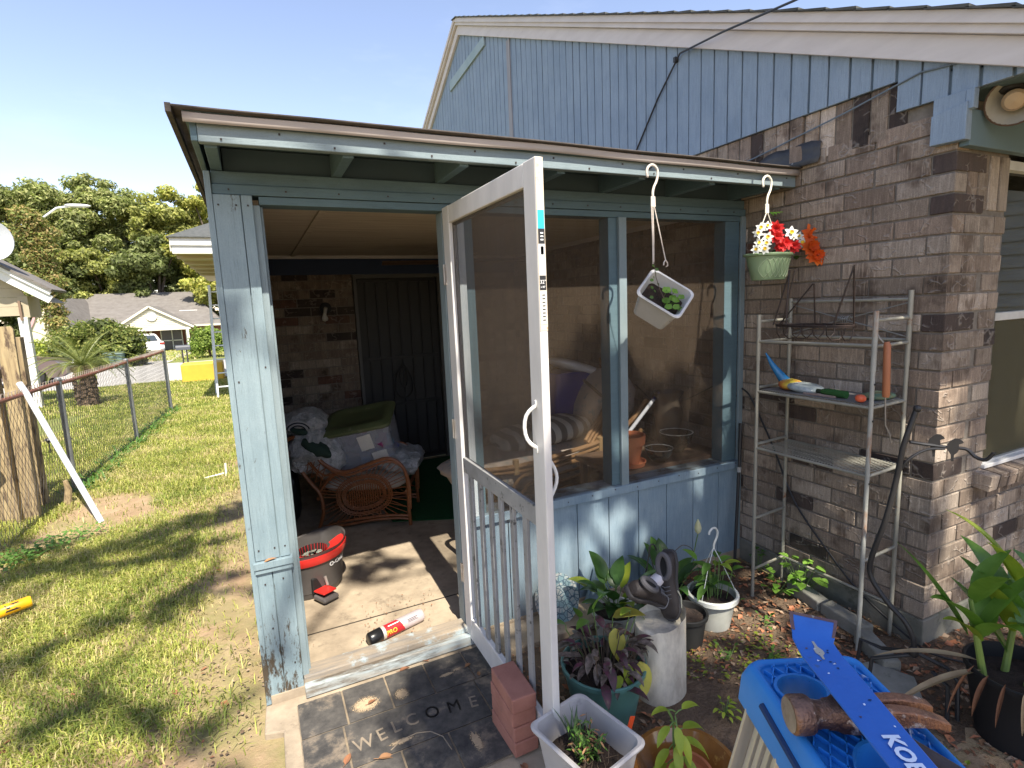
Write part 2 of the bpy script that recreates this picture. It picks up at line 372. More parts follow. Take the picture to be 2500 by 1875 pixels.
# ================================================================== ground
def gz(x, y):
    z = 0.0
    if y > 9: z = -.02 * (y - 9)
    if y > 60: z = -1.02
    near = max(0, min(1, (6 - y) / 6))
    if x > -3.4 and y < 3.5: z += .035 * max(0, min(1, (x + 3.4) / .5))
    z += .018 * mnoise.noise(V((x * .9, y * .9, 0))) * near
    return z
def sheet(name, xs, ys, mat, dz=0, fn=None, kind='structure', smooth=True, mask=None):
    mb = MB(); nx, ny = len(xs), len(ys)
    mb.v = [(x, y, (fn or gz)(x, y) + dz) for y in ys for x in xs]
    mb.f = [(j*nx+i, j*nx+i+1, (j+1)*nx+i+1, (j+1)*nx+i) for j in range(ny-1) for i in range(nx-1) if mask is None or mask((xs[i]+xs[i+1])/2, (ys[j]+ys[j+1])/2)]
    return obj(name, mb, mat, None, smooth=smooth, kind=kind, solid=0)
def m_ground():
    N = NT("lawn_soil"); g = N.pos()
    sand = N.mix(N.ramp(N.noise(g, 3, 8, .7), .35, .7), (.40,.29,.18), (.26,.17,.10))
    green = N.mix(N.ramp(N.noise(g, 9, 6), .35, .65), (.20,.22,.065), (.13,.15,.045))
    sx = N.n("ShaderNodeSeparateXYZ"); gg = N.n("ShaderNodeNewGeometry"); N.l(gg.outputs['Position'], sx.inputs[0])
    far = N.n("ShaderNodeMapRange"); far.inputs[1].default_value = 5; far.inputs[2].default_value = 10; N.l(sx.outputs['Y'], far.inputs[0])
    pat = N.ramp(N.noise(g, 1.6, 6, .7), .42, .6); k = N.math('ADD', N.math('MULTIPLY', pat, .6), far.outputs[0], True)
    col = N.mix(k, sand, green)
    return N.done(N.bsdf(col, .95, nrm=N.bump(N.noise(g, 60, 8, .75), .6, .02), spec=.2))
def rng(a, b, s): return [a + (b - a) * i / s for i in range(s + 1)]
xs = [-400, -150, -60, -30, -16, -10] + rng(-7.5, 4.5, 48) + [9, 16, 30, 60, 150, 400]
ys = [-200, -60, -25, -12, -6] + rng(-3, 9, 48) + [12, 16, 25, 40, 60, 61, 120, 400, 900]
sheet("ground", xs, ys, m_ground())
m_road = M("pale_street_concrete", (.44,.42,.38), (.36,.34,.31), rough=.9, scale=1.2, c3=(.28,.26,.22), s3=3, bump=.1)
sheet("street", rng(-34, 6, 20), rng(16.6, 27.5, 6), m_road, .012)
sheet("driveway", rng(-13.5, -6.6, 4), rng(27.5, 46, 8), m_road, .016, mask=lambda x, y: True)
m_bed = M("garden_soil", (.085,.055,.035), (.15,.10,.062), rough=.95, scale=9, c3=(.20,.15,.095), s3=5, t3=(.52,.7), bump=1.0, bscale=50, bdist=.02)
def bedz(x, y): return .045 + .02 * mnoise.noise(V((x * 2.3, y * 2.3, 3))) + .012 * mnoise.noise(V((x * 7, y * 7, 3)))
sheet("garden_bed", rng(-1.80, 1.6, 50), rng(-2.9, .0, 44), m_bed, .004, fn=bedz, mask=lambda x, y: not (x > .0 and y > -1.06))
# porch slab and the little entrance pad
B("porch_floor", -2.76, -.001, -.02, 3.2, -.1, .10, m_concrete, bevel=.006, kind='structure')
pad = obj("entrance_pad", MB().prism([(-2.78,.0),(-2.79,-.18),(-2.72,-.2),(-2.74,-1.3),(-1.80,-1.3),(-1.80,.0)], lambda a,b,d: (a,b,d), -.05, .055), m_concrete, None, bevel=.006, kind='structure')
B("floor_joint", -2.6, -1.3, .36, .368, .1001, .102, plas("joint_dirt", (.05,.04,.03), .95), None, bevel=0, kind='structure')
obj("turf_carpet", MB().prism([(-1.86,1.60),(-.45,.95),(-.45,3.1),(-1.86,3.1)], lambda a,b,d: (a,b,d), .1, .108), m_green_carpet, None, kind='structure')

# ================================================================== brick house
house = thing("brick_house", "brown brick house with blue board gable and pale trim behind the porch", "house", (0, -1.0675, 0))
PIT, CH, Z0 = .237, .0831, .1764
def brick_mesh(L, H, D, seed):
    rnd = random.Random(seed); bm = bmesh.new(); bmesh.ops.create_cube(bm, size=1)
    for vt in bm.verts: vt.co = V((vt.co.x * L, vt.co.y * D, vt.co.z * H))
    bmesh.ops.bevel(bm, geom=bm.edges[:], offset=.0028, segments=1, affect='EDGES')
    for vt in bm.verts: vt.co += V((rnd.uniform(-1,1) * .0012, rnd.uniform(-1,1) * .0012, rnd.uniform(-1,1) * .0012))
    out = []
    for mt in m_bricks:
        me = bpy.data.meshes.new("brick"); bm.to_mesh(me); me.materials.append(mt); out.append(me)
    bm.free(); return out
BM = {k: [brick_mesh(*k, s) for s in range(3)] for k in ((.228, .074, .09), (.09, .074, .09), (.13, .074, .09))}
nbricks = 0
stuff_int = [MB() for _ in m_bricks]
def pickm(): return random.choices(range(5), BW)[0]
def put_brick(kind, c, rz=0, ry=0, mi=None, parent=house, jit=.002, name="brick"):
    global nbricks
    mi = pickm() if mi is None else mi
    me = random.choice(BM[kind])[mi]
    o = bpy.data.objects.new(name, me); sc.collection.objects.link(o); place(o, parent)
    o.location = V(c) - OFF[parent] + V((random.uniform(-jit, jit), random.uniform(-jit, jit), 0)); o.rotation_euler = (0, ry, rz)
    nbricks += 1
YC = -1.0675
S, Hh, Q = (.228, .074, .09), (.09, .074, .09), (.13, .074, .09)
ncourse = 27
for i in range(ncourse):
    z = Z0 + CH * (i + .5)
    # porch-side wall, face on x=0, outdoor part only (y<0)
    start = YC if i % 2 else YC + .099
    if i % 2 == 0 and z < 2.32: put_brick(S, (.114, YC + .045, z), 0, mi=random.choice([3,0,1,3,1]) if random.random() < .45 else None)
    if i % 2 and z < 2.32: put_brick(S, (.045, YC + .114, z), R_(90))
    y = start if i % 2 == 0 else YC + PIT
    while y < .0:
        if z < 2.41: put_brick(S, (.045, y + .114, z), R_(90))
        y += PIT
    # window wall, face on y=YC
    x = .237 if i % 2 == 0 else .099
    ztop_sill = .79
    while x < 1.45:
        if z > ztop_sill and x + .228 > .42:
            rest = .42 - x
            if z < 2.02:
                if rest > .17: put_brick(S, (.42 - .114, YC + .045, z)) if rest > .2 else put_brick(Q, (.42 - .065 - .02, YC + .045, z))
                elif rest > .1: put_brick(Q, (.42 - .065, YC + .045, z))
                elif rest > .05: put_brick(Hh, (.42 - .045, YC + .045, z))
            break
        if z < ztop_sill - .03 or z > ztop_sill:
            if z < 2.02: put_brick(S, (x + .114, YC + .045, z))
        x += PIT
for k in range(4):   # soldiers beside the window head
    o = put_brick(S, (.135 + k * .0835, YC + .045, 2.02 + .118), 0, R_(90), mi=random.choice([0,1,2]))
k = 0; x = .375
while x < 1.5:       # rowlock sill under the window
    o = bpy.data.objects.new("sill_brick", random.choice(BM[Hh])[random.choice([0,1,2,1])]); sc.collection.objects.link(o); place(o, house)
    o.location = V((x, YC + .0, .795)) - OFF[house]; o.scale = (.80, 1.5, 1.0); o.rotation_euler = (R_(8), 0, 0); x += .0835; nbricks += 1
k = 0; y = -.865
while y < .75:       # soldier course under the gable boards
    put_brick(S, (.045 - (.012 if random.random() < .2 else 0), y + .037, 2.485), R_(90), R_(90) if False else 0, mi=random.choice([0,1,1,2,0,3]))
    o = bpy.context.scene.collection.objects[-1]; o.rotation_euler = (0, R_(90), R_(90)); y += .0835
# interior continuation of the same wall (y 0..3.2) + porch back wall
def stuff_brick(mi, x0, x1, y0, y1, z0, z1): stuff_int[mi].box(x0, x1, y0, y1, z0, z1)
for i in range(ncourse - 2):
    z = Z0 + CH * (i + .5)
    y = YC + (.099 if i % 2 == 0 else PIT)
    while y < 0: y += PIT
    while y < 3.2:
        e = min(y + .228, 3.2)
        if y < 1.25 and nbricks < 296 and e - y > .2: put_brick(S, (.045, y + .114, z), R_(90))
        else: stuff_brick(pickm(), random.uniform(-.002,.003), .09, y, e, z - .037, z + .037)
        y += PIT
    x = -2.75 + (0 if i % 2 else .118)
    while x < 0:
        e = min(x + .228, -.001)
        if z < 2.05:
            for a, b in ((x, min(e, -1.76)), (max(x, -.87), e)):
                if b - a > .03 and not (a >= -1.76 and b <= -.87): stuff_brick(random.choices(range(5), [24,40,16,12,6])[0], a, b, 3.15 + random.uniform(-.002,.003), 3.24, z - .037, z + .037)
        x += PIT
for i, s_ in enumerate(stuff_int):
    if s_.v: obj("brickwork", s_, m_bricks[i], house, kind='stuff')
B("mortar_wall", .007, .10, YC + .007, 3.3, .16, 2.60, m_mortar, house, bevel=0)
B("mortar_wall", .10, .42, YC + .007, YC + .1, .16, 2.46, m_mortar, house, bevel=0)
B("mortar_wall", .42, 1.6, YC + .007, YC + .1, .16, .80, m_mortar, house, bevel=0)
B("back_wall_core", -2.75, -1.76, 3.157, 3.3, .0, 2.24, m_mortar, house, bevel=0)
B("back_wall_core", -.87, .0, 3.157, 3.3, .0, 2.24, m_mortar, house, bevel=0)
B("back_wall_beam", -2.75, .0, 3.12, 3.3, 2.06, 2.249, plas("navy_beam", (.03,.05,.11), .7), house, bevel=0)
B("foundation", -.002, 1.6, YC - .004, 3.3, -.1, .172, m_found, house, bevel=.006)
# dark room behind the glass, closing the shell
m_room = plas("dim_room_plaster", (.25,.23,.2), .9)
for nm, a in (("room_wall", (.5, 4, 3.0, 3.1, 0, 2.5)), ("room_wall", (3.9, 4, -1, 3, 0, 2.5)), ("room_floor", (.1, 4, -1, 3, .05, .12)), ("room_ceiling", (.1, 4, -.96, 3, 2.5, 2.58)),
              ("outer_wall", (1.6, 4.5, YC, YC + .1, 0, 2.47))):
    B(nm, *a, m_room if nm != "outer_wall" else m_bricks[1], house, bevel=0)
# gable boards: reverse-batten boards 105 mm on centre, each one a board
apY, apZ = 4.36, 5.12; sl_r = (5.12 - 2.60) / (4.36 + 1.26); sl_l = .53
def rakez(y): return apZ - (apY - y) * sl_r if y < apY else apZ - (y - apY) * sl_l
y = -1.56 + .01
while y < 6.4:
    y1 = y + .094 + random.uniform(-.003,.003)
    zb = 2.47 if y < -.88 else 2.60
    za, zc = rakez(y) - .02, rakez(y1) - .02
    if y < apY < y1: za = zc = apZ - .04
    if min(za, zc) > zb + .02:
        x0 = -.018 + random.uniform(-.0012, .0012)
        obj("gable_board", MB().prism([(y, zb), (y1, zb), (y1, zc), (y, za)], lambda a, b, d: (d, a, b), x0, .0), m_gable, house, bevel=.0012, seg=1)
    y += .105
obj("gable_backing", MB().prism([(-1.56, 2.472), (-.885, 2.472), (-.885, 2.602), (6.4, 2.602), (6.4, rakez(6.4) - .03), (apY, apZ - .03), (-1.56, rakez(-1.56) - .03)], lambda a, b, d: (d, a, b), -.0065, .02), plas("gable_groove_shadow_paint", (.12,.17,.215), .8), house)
B("gable_batten", -.030, -.0185, 2.98, 3.055, 2.60, rakez(3.0) - .12, M("bare_batten", (.33,.33,.34), (.24,.24,.26), rough=.8, scale=5, stretch=(9,9,.6)), house)
obj("gable_brace", MB().prism([(3.60, rakez(3.6) - .20), (3.60, rakez(3.6) - .10), (4.78, 4.62), (4.78, 4.50)], lambda a, b, d: (d, a, b), -.040, -.0195), M("brace_paint", (.33,.42,.45), (.26,.35,.38), rough=.7, scale=6), house, bevel=.002)
def rake_strip(name, x0, x1, d0, d1, mat, y0=-1.75, y1=6.4, bev=.003):
    pts = [(y0, rakez(y0) + d0), (apY, apZ + d0), (y1, rakez(y1) + d0), (y1, rakez(y1) + d1), (apY, apZ + d1), (y0, rakez(y0) + d1)]
    return obj(name, MB().prism(pts, lambda a, b, d: (d, a, b), x0, x1), mat, house, bevel=bev)
rake_strip("rake_frieze", -.050, -.018, -.110, -.005, m_white)
rake_strip("rake_board", -.080, -.050, -.005, .072, m_white)
rake_strip("rake_drip", -.097, -.080, .028, .078, m_white)
# shingles along the rake: every tab a piece, real steps
def slope_pt(y, side, d, x):   # point d above roof line
    return (x, y, rakez(y) + d)
shn = MB(); yy = -1.85
while yy < apY:
    L = .145
    shn.add([(-.115, yy, rakez(yy) + .080), (-.115, yy + L * 1.08, rakez(yy + L * 1.08) + .076), (-.115, yy + L * 1.08, rakez(yy + L * 1.08) + .083), (-.115, yy, rakez(yy) + .091 + random.uniform(0, .005)),
             (2.5, yy, rakez(yy) + .080), (2.5, yy + L * 1.08, rakez(yy + L * 1.08) + .076), (2.5, yy + L * 1.08, rakez(yy + L * 1.08) + .083), (2.5, yy, rakez(yy) + .091)],
            [(0,1,2,3), (4,7,6,5), (0,3,7,4), (1,5,6,2), (3,2,6,7), (0,4,5,1)]); yy += L
obj("shingle_course", shn, m_shing, house, kind='stuff')
rf = MB()
rf.prism([(-1.85, rakez(-1.85) + .079), (apY, apZ + .079), (6.5, rakez(6.5) + .079), (6.5, rakez(6.5) + .06), (apY, apZ + .06), (-1.85, rakez(-1.85) + .06)], lambda a, b, d: (d, a, b), -.084, 6)
obj("roof", rf, m_shing, house)
# boxed eave with its return and the soffit behind
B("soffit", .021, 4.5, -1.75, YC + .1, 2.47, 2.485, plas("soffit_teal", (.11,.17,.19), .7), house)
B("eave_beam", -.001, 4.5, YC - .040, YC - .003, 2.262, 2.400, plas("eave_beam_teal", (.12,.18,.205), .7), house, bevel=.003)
obj("eave_return", MB().prism([(-1.112, 2.280), (-.984, 2.284), (-.984, 2.400), (-1.110, 2.424)], lambda a, b, d: (d, a, b), -.045, -.003), m_gable, house, bevel=.003)
B("eave_return_cap", -.034, -.004, -1.098, -.984, 2.402, 2.469, m_gable, house, bevel=.002)
B("eave_return_end", -.036, -.002, -1.128, -1.099, 2.394, 2.469, m_gable, house, bevel=.002)
# window
m_frame = M("aluminium_window_frame", (.55,.54,.50), (.42,.41,.38), rough=.5, scale=9)
m_pane = glass("window_pane", (.75,.78,.74), .015, .62)
win = obj("window", MB().box(.42, .452, YC + .02, YC + .075, .83, 2.25).box(1.30, 1.34, YC + .02, YC + .075, .83, 2.25).box(.4521, 1.2999, YC + .02, YC + .075, 2.21, 2.25).box(.4521, 1.2999, YC + .015, YC + .075, .83, .862), m_frame, house, bevel=.002)
obj("meeting_rail", MB().box(.4525, 1.2995, YC + .018, YC + .066, 1.535, 1.572), m_frame, win, bevel=.002)
obj("sash", MB().box(.4525, .475, YC + .03, YC + .06, .8625, 1.5345).box(.4525, .475, YC + .04, YC + .07, 1.5725, 2.2095).box(.86, .885, YC + .04, YC + .07, 1.5725, 2.2095), m_frame, win, bevel=.001)
obj("pane", MB().box(.4755, 1.2995, YC + .045, YC + .049, .8625, 1.5345), m_pane, win)
obj("insect_screen", MB().box(.4755, 1.2995, YC + .030, YC + .0306, .8625, 1.5345), screen_mat("window_insect_screen", .55, (.17,.155,.10)), win)
obj("pane", MB().box(.4755, 1.2995, YC + .055, YC + .059, 1.5725, 2.2095), m_pane, win)
bl = MB(); z = .87
while z < 2.2: bl.obox((.88, YC + .12, z), (.80, .024, .0015), Matrix.Rotation(R_(38), 3, 'X')); z += .021
obj("blind_slats", bl, plas("blind_slat_cream", (.55,.52,.44), .5), win, kind='stuff')
obj("window_sill_trim", MB().box(.40, 1.36, YC - .012, YC + .03, .838, .856), plas("white_sill_strip", (.7,.69,.66), .5), house, bevel=.002)
# flashing where the porch roof meets the bricks
fl = MB(); n = 12
pts = []
for i in range(n + 1):
    t = i / n; y = -.47 + .62 * t; top = 2.452 + .02 * math.sin(t * 5) - .02 * t + .008 * math.sin(t * 17); pts.append((y, top))
for i, (y0, t0) in enumerate(pts):
    for k in range(4): fl.v.append((-.005 - .006*k/3*(.5+.5*math.sin(i*2.1+k)) - (.02 if k == 0 else 0)*(1), y0, 2.35 + (t0-2.35)*k/3))
fl.f = [(i*4+k,(i+1)*4+k,(i+1)*4+k+1,i*4+k+1) for i in range(n) for k in range(3)]
obj("flashing", fl, m_flash, house, smooth=True, solid=.003)
# ground-level edging stones are separate; cable stapled to gable
cab = thing("power_cable", "thin dark cable rising from the porch roof over the blue gable boards to the sky", "cable", (-.03, .9, 2.7))
obj("wire", MB().tube([(-.03, 1.0, 2.72), (-.03, .72, 3.05), (-.035,.503,3.247), (-.14,.05,3.16), (-.26,-.49,3.04), (-.46,-1.4,2.86), (-.7,-2.6,2.68)], .006, 6), m_black, cab, smooth=True)
obj("staple", MB().box(-.045, -.018, .535, .555, 3.21, 3.24), m_black, cab)
cab2 = obj("thin_gable_wire", MB().tube([(-.022, -1.5, 2.535), (-.024, -1.05, 2.585), (-.024, -.92, 2.60), (-.02, -.62, 2.545), (-.014, -.1, 2.47), (-.012, .3, 2.42)], .004, 6), plas("painted_wire", (.14,.18,.22), .6), None, smooth=True)
T(cab2, "thin painted wire stapled along the brick top below the gable boards", "wire")
# floodlight under the eave
lamp = thing("floodlight", "round old floodlight with amber bulb under the eave at right", "lamp", (.01, -1.25, 2.47))
LX = V((.098, -1.200, 2.410))
ax = (V((-2.66, -2.37, 1.2)) - LX).normalized(); Rm = ax.to_track_quat('Z', 'Y').to_matrix()
obj("reflector", MB().lathe([(.02,-.07),(.045,-.06),(.075,-.02),(.088,.0),(.09,.006),(.086,.008),(.07,-.018),(.04,-.05)], LX, 28, Rm), M("floodlight_reflector", (.42,.40,.34), (.33,.31,.26), rough=.35), lamp, smooth=True)
obj("rim", MB().tube([LX + Rm @ V((.089*math.cos(a), .089*math.sin(a), .006)) for a in [2*math.pi*i/32 for i in range(32)]], .004, 6, closed=True), plas("brown_rim", (.10,.06,.04), .5), lamp, smooth=True)
obj("bulb", MB().lathe([(.02,-.05),(.032,-.03),(.04,-.005),(.03,.012),(.0,.018)], LX, 20, Rm), plas("amber_bulb", (.50,.36,.22), .15), lamp, smooth=True)
obj("stem", MB().tube([(.13,-1.17,2.469), (.13,-1.17,2.45), LX - ax * .06], .014, 10), m_black, lamp, smooth=True)
obj("mount", MB().lathe([(.05,0),(.05,-.012),(.03,-.02)], (.13,-1.17,2.469), 20, None, True, True), m_black, lamp, smooth=True)

# ================================================================== screened porch
porch = thing("screened_porch", "blue timber lean-to porch with insect screens, flat roof edge and boarded half wall", "porch", (-1.4, 0, .1))
def PB(name, x0, x1, y0, y1, z0, z1, mat=m_blue, **k): return B(name, x0, x1, y0, y1, z0, z1, mat, porch, **k)
# left corner post built of boards
PB("corner_post", -2.755, -2.624, .0, .09, .09, 2.155, m_post)
PB("post_board", -2.756, -2.6645, -.019, -.001, .705, 2.158, m_post)
PB("post_board", -2.6615, -2.623, -.020, -.001, .705, 2.158, m_post)
PB("post_board", -2.757, -2.700, -.018, -.001, .075, .650, m_post)
PB("post_board", -2.697, -2.624, -.018, -.001, .078, .650, m_post)
PB("post_belt", -2.762, -2.618, -.030, -.001, .652, .672, m_post)
PB("post_belt", -2.765, -2.615, -.036, -.001, .673, .702, m_post)
PB("side_trim", -2.778, -2.757, -.021, .12, .06, 2.24, m_post)
PB("door_jamb", -2.6235, -2.598, -.004, .09, .135, 2.125, m_blue)
PB("door_stop", -2.5975, -2.588, .03, .06, .135, 2.125, m_blue)
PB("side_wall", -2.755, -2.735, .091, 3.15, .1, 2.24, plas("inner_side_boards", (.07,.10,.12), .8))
# header, layered boards
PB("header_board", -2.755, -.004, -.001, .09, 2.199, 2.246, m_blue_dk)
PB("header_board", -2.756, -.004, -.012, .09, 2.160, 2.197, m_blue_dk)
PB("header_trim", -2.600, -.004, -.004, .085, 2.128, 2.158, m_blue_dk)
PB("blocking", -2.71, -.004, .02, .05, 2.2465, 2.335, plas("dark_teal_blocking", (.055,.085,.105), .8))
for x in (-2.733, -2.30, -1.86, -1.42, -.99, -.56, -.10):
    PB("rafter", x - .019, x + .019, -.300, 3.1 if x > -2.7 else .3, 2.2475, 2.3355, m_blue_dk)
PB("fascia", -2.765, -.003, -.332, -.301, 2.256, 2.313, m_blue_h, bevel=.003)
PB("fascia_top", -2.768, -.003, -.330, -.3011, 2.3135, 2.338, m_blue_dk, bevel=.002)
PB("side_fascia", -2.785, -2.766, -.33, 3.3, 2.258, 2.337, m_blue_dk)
# drip edge metal, a little wavy
dr = MB(); n = 40
for i in range(n + 1):
    x = -2.80 + 2.797 * i / n; a = .004 * math.sin(x * 3.1) + .003 * math.sin(x * 7.3)
    dr.v += [(x,-.352,2.310+a*.6),(x,-.354,2.322+a*.6),(x,-.356,2.337+a*.6),(x,-.350,2.341+a*.6)]
dr.f = [(i*4+k,(i+1)*4+k,(i+1)*4+k+1,i*4+k+1) for i in range(n) for k in range(3)]
obj("drip_edge", dr, m_drip, porch, smooth=True, solid=.002)
rfm = MB(); nx, ny = 60, 6
for j in range(ny + 1):
    for i in range(nx + 1):
        x = -2.835 + 2.83 * i / nx; y = -.372 + 3.6 * j / ny
        rfm.v.append((x, y, 2.348 + .02 * (y + .37) + (.004 * mnoise.noise(V((x * 2.2, y, 0))) if j < 2 else 0)))
rfm.f = [(j*(nx+1)+i, j*(nx+1)+i+1, (j+1)*(nx+1)+i+1, (j+1)*(nx+1)+i) for j in range(ny) for i in range(nx)]
obj("roof_felt", rfm, m_tar, porch, smooth=True, solid=.006)
obj("roof_felt_lip", MB().box(-2.842, -2.826, -.372, 3.2, 2.326, 2.352), m_tar, porch)
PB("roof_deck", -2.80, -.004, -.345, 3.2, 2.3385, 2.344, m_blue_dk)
# ceiling panels and battens
for (x0, x1) in ((-2.73, -2.283), (-2.279, -1.10), (-1.096, -.004)):
    for (y0, y1) in ((.095, 1.36), (1.366, 2.40), (2.406, 3.14)):
        PB("ceiling_panel", x0, x1, y0, y1, 2.237, 2.2465, m_ceil, bevel=.002)
PB("ceiling_batten", -2.300, -2.262, .092, 3.1, 2.226, 2.2369, m_ceil)
PB("ceiling_molding", -2.73, -.03, 3.085, 3.11, 2.205, 2.2365, m_white)
PB("ceiling_molding", -.03, -.004, .1, 3.11, 2.205, 2.2365, m_white)
PB("ceiling_molding", -2.20, -.98, 3.098, 3.118, 2.06, 2.08, m_white) if False else None
# half wall of boards
bx = [-1.79, -1.612, -1.409, -1.206, -1.002, -.799, -.596, -.393, -.190, -.022]
for a, b in zip(bx[:-1], bx[1:]):
    PB("half_wall_board", a + .0025, b - .0025, -.012, .004, .075, .652, m_half, bevel=.0015)
PB("half_wall_frame", -1.785, -.004, .005, .085, .1, .652, m_blue_dk)
PB("sill_board", -1.79, -.018, -.020, .12, .653, .692, M("weathered_sill", (.19,.26,.31), (.10,.12,.13), rough=.8, scale=5, stretch=(.8,6,6), c3=(.05,.045,.04), s3=9, t3=(.5,.66)), bevel=.003)
PB("sill_trim", -1.79, -.018, -.030, -.0205, .645, .690, m_half, bevel=.002)
PB("mullion", -.969, -.915, .0, .085, .6925, 2.127, m_blue_dk)
PB("mullion_strip", -.918, -.870, -.022, -.0005, .66, 2.1275, m_blue)
PB("end_post", -.150, -.040, .0, .085, .6925, 2.127, m_blue_dk)
PB("end_strip", -.038, -.002, -.016, .0, .10, 2.1575, m_blue)
PB("hinge_post", -1.862, -1.79, .012, .09, .10, 2.127, m_blue)
PB("hinge_jamb", -1.8, -1.766, -.014, .011, .66, 2.127, M("pale_jamb_paint", (.50,.54,.56), (.40,.45,.48), rough=.5), bevel=.002)
PB("inner_post", -1.79, -1.72, .002, .085, .6925, 2.127, m_blue_dk)
obj("screen", MB().box(-1.72, -.969, .003, .0036, .6925, 2.127), m_screen, porch)
obj("screen", MB().box(-.870, -.150, .003, .0036, .6925, 2.127), m_screen, porch)
nl = MB()
for (x, z) in [(-2.74+.0,.75),(-2.68,.75),(-2.64,.75),(-2.74,1.45),(-2.64,1.5),(-2.74,2.12),(-2.68,2.12),(-2.64,2.12),(-2.73,.6),(-2.66,.61),(-2.73,.2),(-2.65,.22),(-2.72,.40)]: nl.obox((x,-.0205,z), (.006,.003,.006))
for k in range(16): nl.obox((-2.70+.175*k,-.3335,2.268+.03*(k % 2)), (.006,.004,.006))
for k in range(12): nl.obox((-1.72+.15*k,-.0315,.668+.006*(k % 3)), (.005,.003,.005))
for k in range(14): nl.obox((-2.70+.2*k,-.0135,2.178), (.006,.004,.006))
obj("nail_heads", nl, M("rusty_nail", (.05,.03,.025), (.02,.02,.02), rough=.7), porch, kind='stuff')
# threshold, two worn timbers
m_thr = M("worn_threshold", (.36,.44,.47), (.28,.24,.19), rough=.85, scale=3, stretch=(1,8,8), c3=(.10,.08,.06), s3=4, t3=(.5,.62), st3=(.6,3,3), bump=.4)
PB("threshold", -2.622, -1.80, -.058, -.020, .06, .112, m_thr, bevel=.004)
PB("threshold", -2.622, -1.80, -.018, .075, .10, .137, M("bare_threshold", (.34,.27,.19), (.16,.15,.14), rough=.9, scale=3, stretch=(1,9,9), c3=(.34,.42,.45), s3=5, t3=(.56,.66), bump=.5), bevel=.006)

# --- screen door, standing open at a right angle to the wall
X0, X1 = -1.862, -1.834; DY = -.885; DZ0, DZ1 = .10, 2.14
door = obj("screen_door", MB().box(X0, X1, DY, DY + .082, DZ0, DZ1).box(X0, X1, -.083, -.001, DZ0, DZ1).box(X0 + .001, X1 - .001, DY + .0825, -.0835, 2.066, DZ1 - .001).box(X0 + .001, X1 - .001, DY + .0825, -.0835, DZ0 + .001, .215), m_doorw, porch, bevel=.004)
obj("kick_rail", MB().box(X0 + .004, X1 - .004, DY + .083, -.084, .950, 1.020), m_doord, door, bevel=.003)
for yc in (-.155, -.265, -.375, -.480, -.590, -.700):
    obj("slat", MB().box(X0 + .007, X1 - .007, yc - .017, yc + .017, .2155, .9495), m_doord, door, bevel=.003)
obj("screen_panel", MB().box(X1 - .012, X1 - .0114, DY + .083, -.084, 1.0205, 2.0655), m_screen_d, door)
obj("screen_panel", MB().box(X1 - .006, X1 - .0054, DY + .083, -.084, .2155, .9495), m_screen, door)
obj("screen_bead", MB().box(X1 - .011, X1 + .002, DY + .083, DY + .093, 1.021, 2.065).box(X1 - .011, X1 + .002, -.094, -.084, 1.021, 2.065).box(X1 - .011, X1 + .002, DY + .0935, -.0945, 2.055, 2.065), m_doord, door)
def pull(x, sg):
    yc = DY + .045
    pts = [(x, yc, 1.235), (x + sg*.014, yc + .002, 1.243), (x + sg*.032, yc + .016, 1.262), (x + sg*.038, yc + .022, 1.305), (x + sg*.032, yc + .016, 1.350), (x + sg*.014, yc + .002, 1.370), (x, yc, 1.378)]
    h = obj("handle", MB().tube(pts, .0072, 8).obox((x + sg*.003, yc, 1.228), (.006, .017, .03)).obox((x + sg*.003, yc, 1.385), (.006, .017, .03)), plas("white_handle", (.72,.72,.70), .3), door, smooth=True, subsurf=1)
pull(X0, -1)
hp = []
for k in range(9):
    a = math.pi * k / 8; hp.append((X1 + .004 + .028 * math.sin(a), DY + .03, 1.06 + .085 * (k / 8) * 1.6))
obj("handle", MB().tube(hp, .006, 8), plas("white_handle_2", (.72,.72,.70), .3), door, smooth=True)
for z in (1.85, 1.14, .42):
    obj("hinge", MB().box(-1.868, -1.8625, -.020, .006, z - .045, z + .045).tube([(-1.867,-.002,z-.045),(-1.867,-.002,z+.045)], .006, 8), M("steel_hinge", (.45,.44,.42), (.25,.18,.13), rough=.4, metal=.6), door, smooth=True)
# product strip on the door edge (faces the viewer): bare wood, cyan and black print
m_bare = M("bare_pine_edge", (.66,.58,.46), (.56,.47,.36), rough=.6, scale=6, stretch=(2,2,.5), c3=(.30,.19,.10), s3=14, t3=(.58,.66))
ye = DY
obj("bare_edge", MB().box(X0 + .001, X1 - .001, ye - .0012, ye - .0001, 1.62, DZ1 - .002), m_bare, door)
st = lambda nm, z0, z1, c, xa=X0+.003, xb=X1-.003: obj(nm, MB().box(xa, xb, ye - .0022, ye - .0013, z0, z1), plas(nm + "_ink_%d" % int(z0*1000), c, .5), door)
st("sticker", 1.93, 1.985, (.03,.40,.60)); st("sticker", 1.885, 1.9295, (.02,.02,.022)); st("sticker", 1.845, 1.8845, (.55,.56,.56)); st("sticker", 1.853, 1.877, (.12,.35,.60), X0+.010, X1-.008)
st("sticker", 1.79, 1.8445, (.62,.62,.60)); st("sticker", 1.745, 1.7895, (.02,.02,.022)); st("sticker", 1.64, 1.7445, (.62,.60,.55))
m_ink = plas("black_ink", (.02,.02,.02), .6); m_wink = plas("white_ink", (.75,.75,.75), .6)
FX = Matrix(((1,0,0,0),(0,0,-1,0),(0,1,0,0),(0,0,0,1)))
mt = lambda x, z: Matrix.Translation((x, ye - .0024, z)) @ FX
text("lettering", "32\"", .016, mt((X0+X1)/2, 1.778 - .008), m_wink, door); text("lettering", "x 80\"", .008, mt((X0+X1)/2, 1.755), m_wink, door)
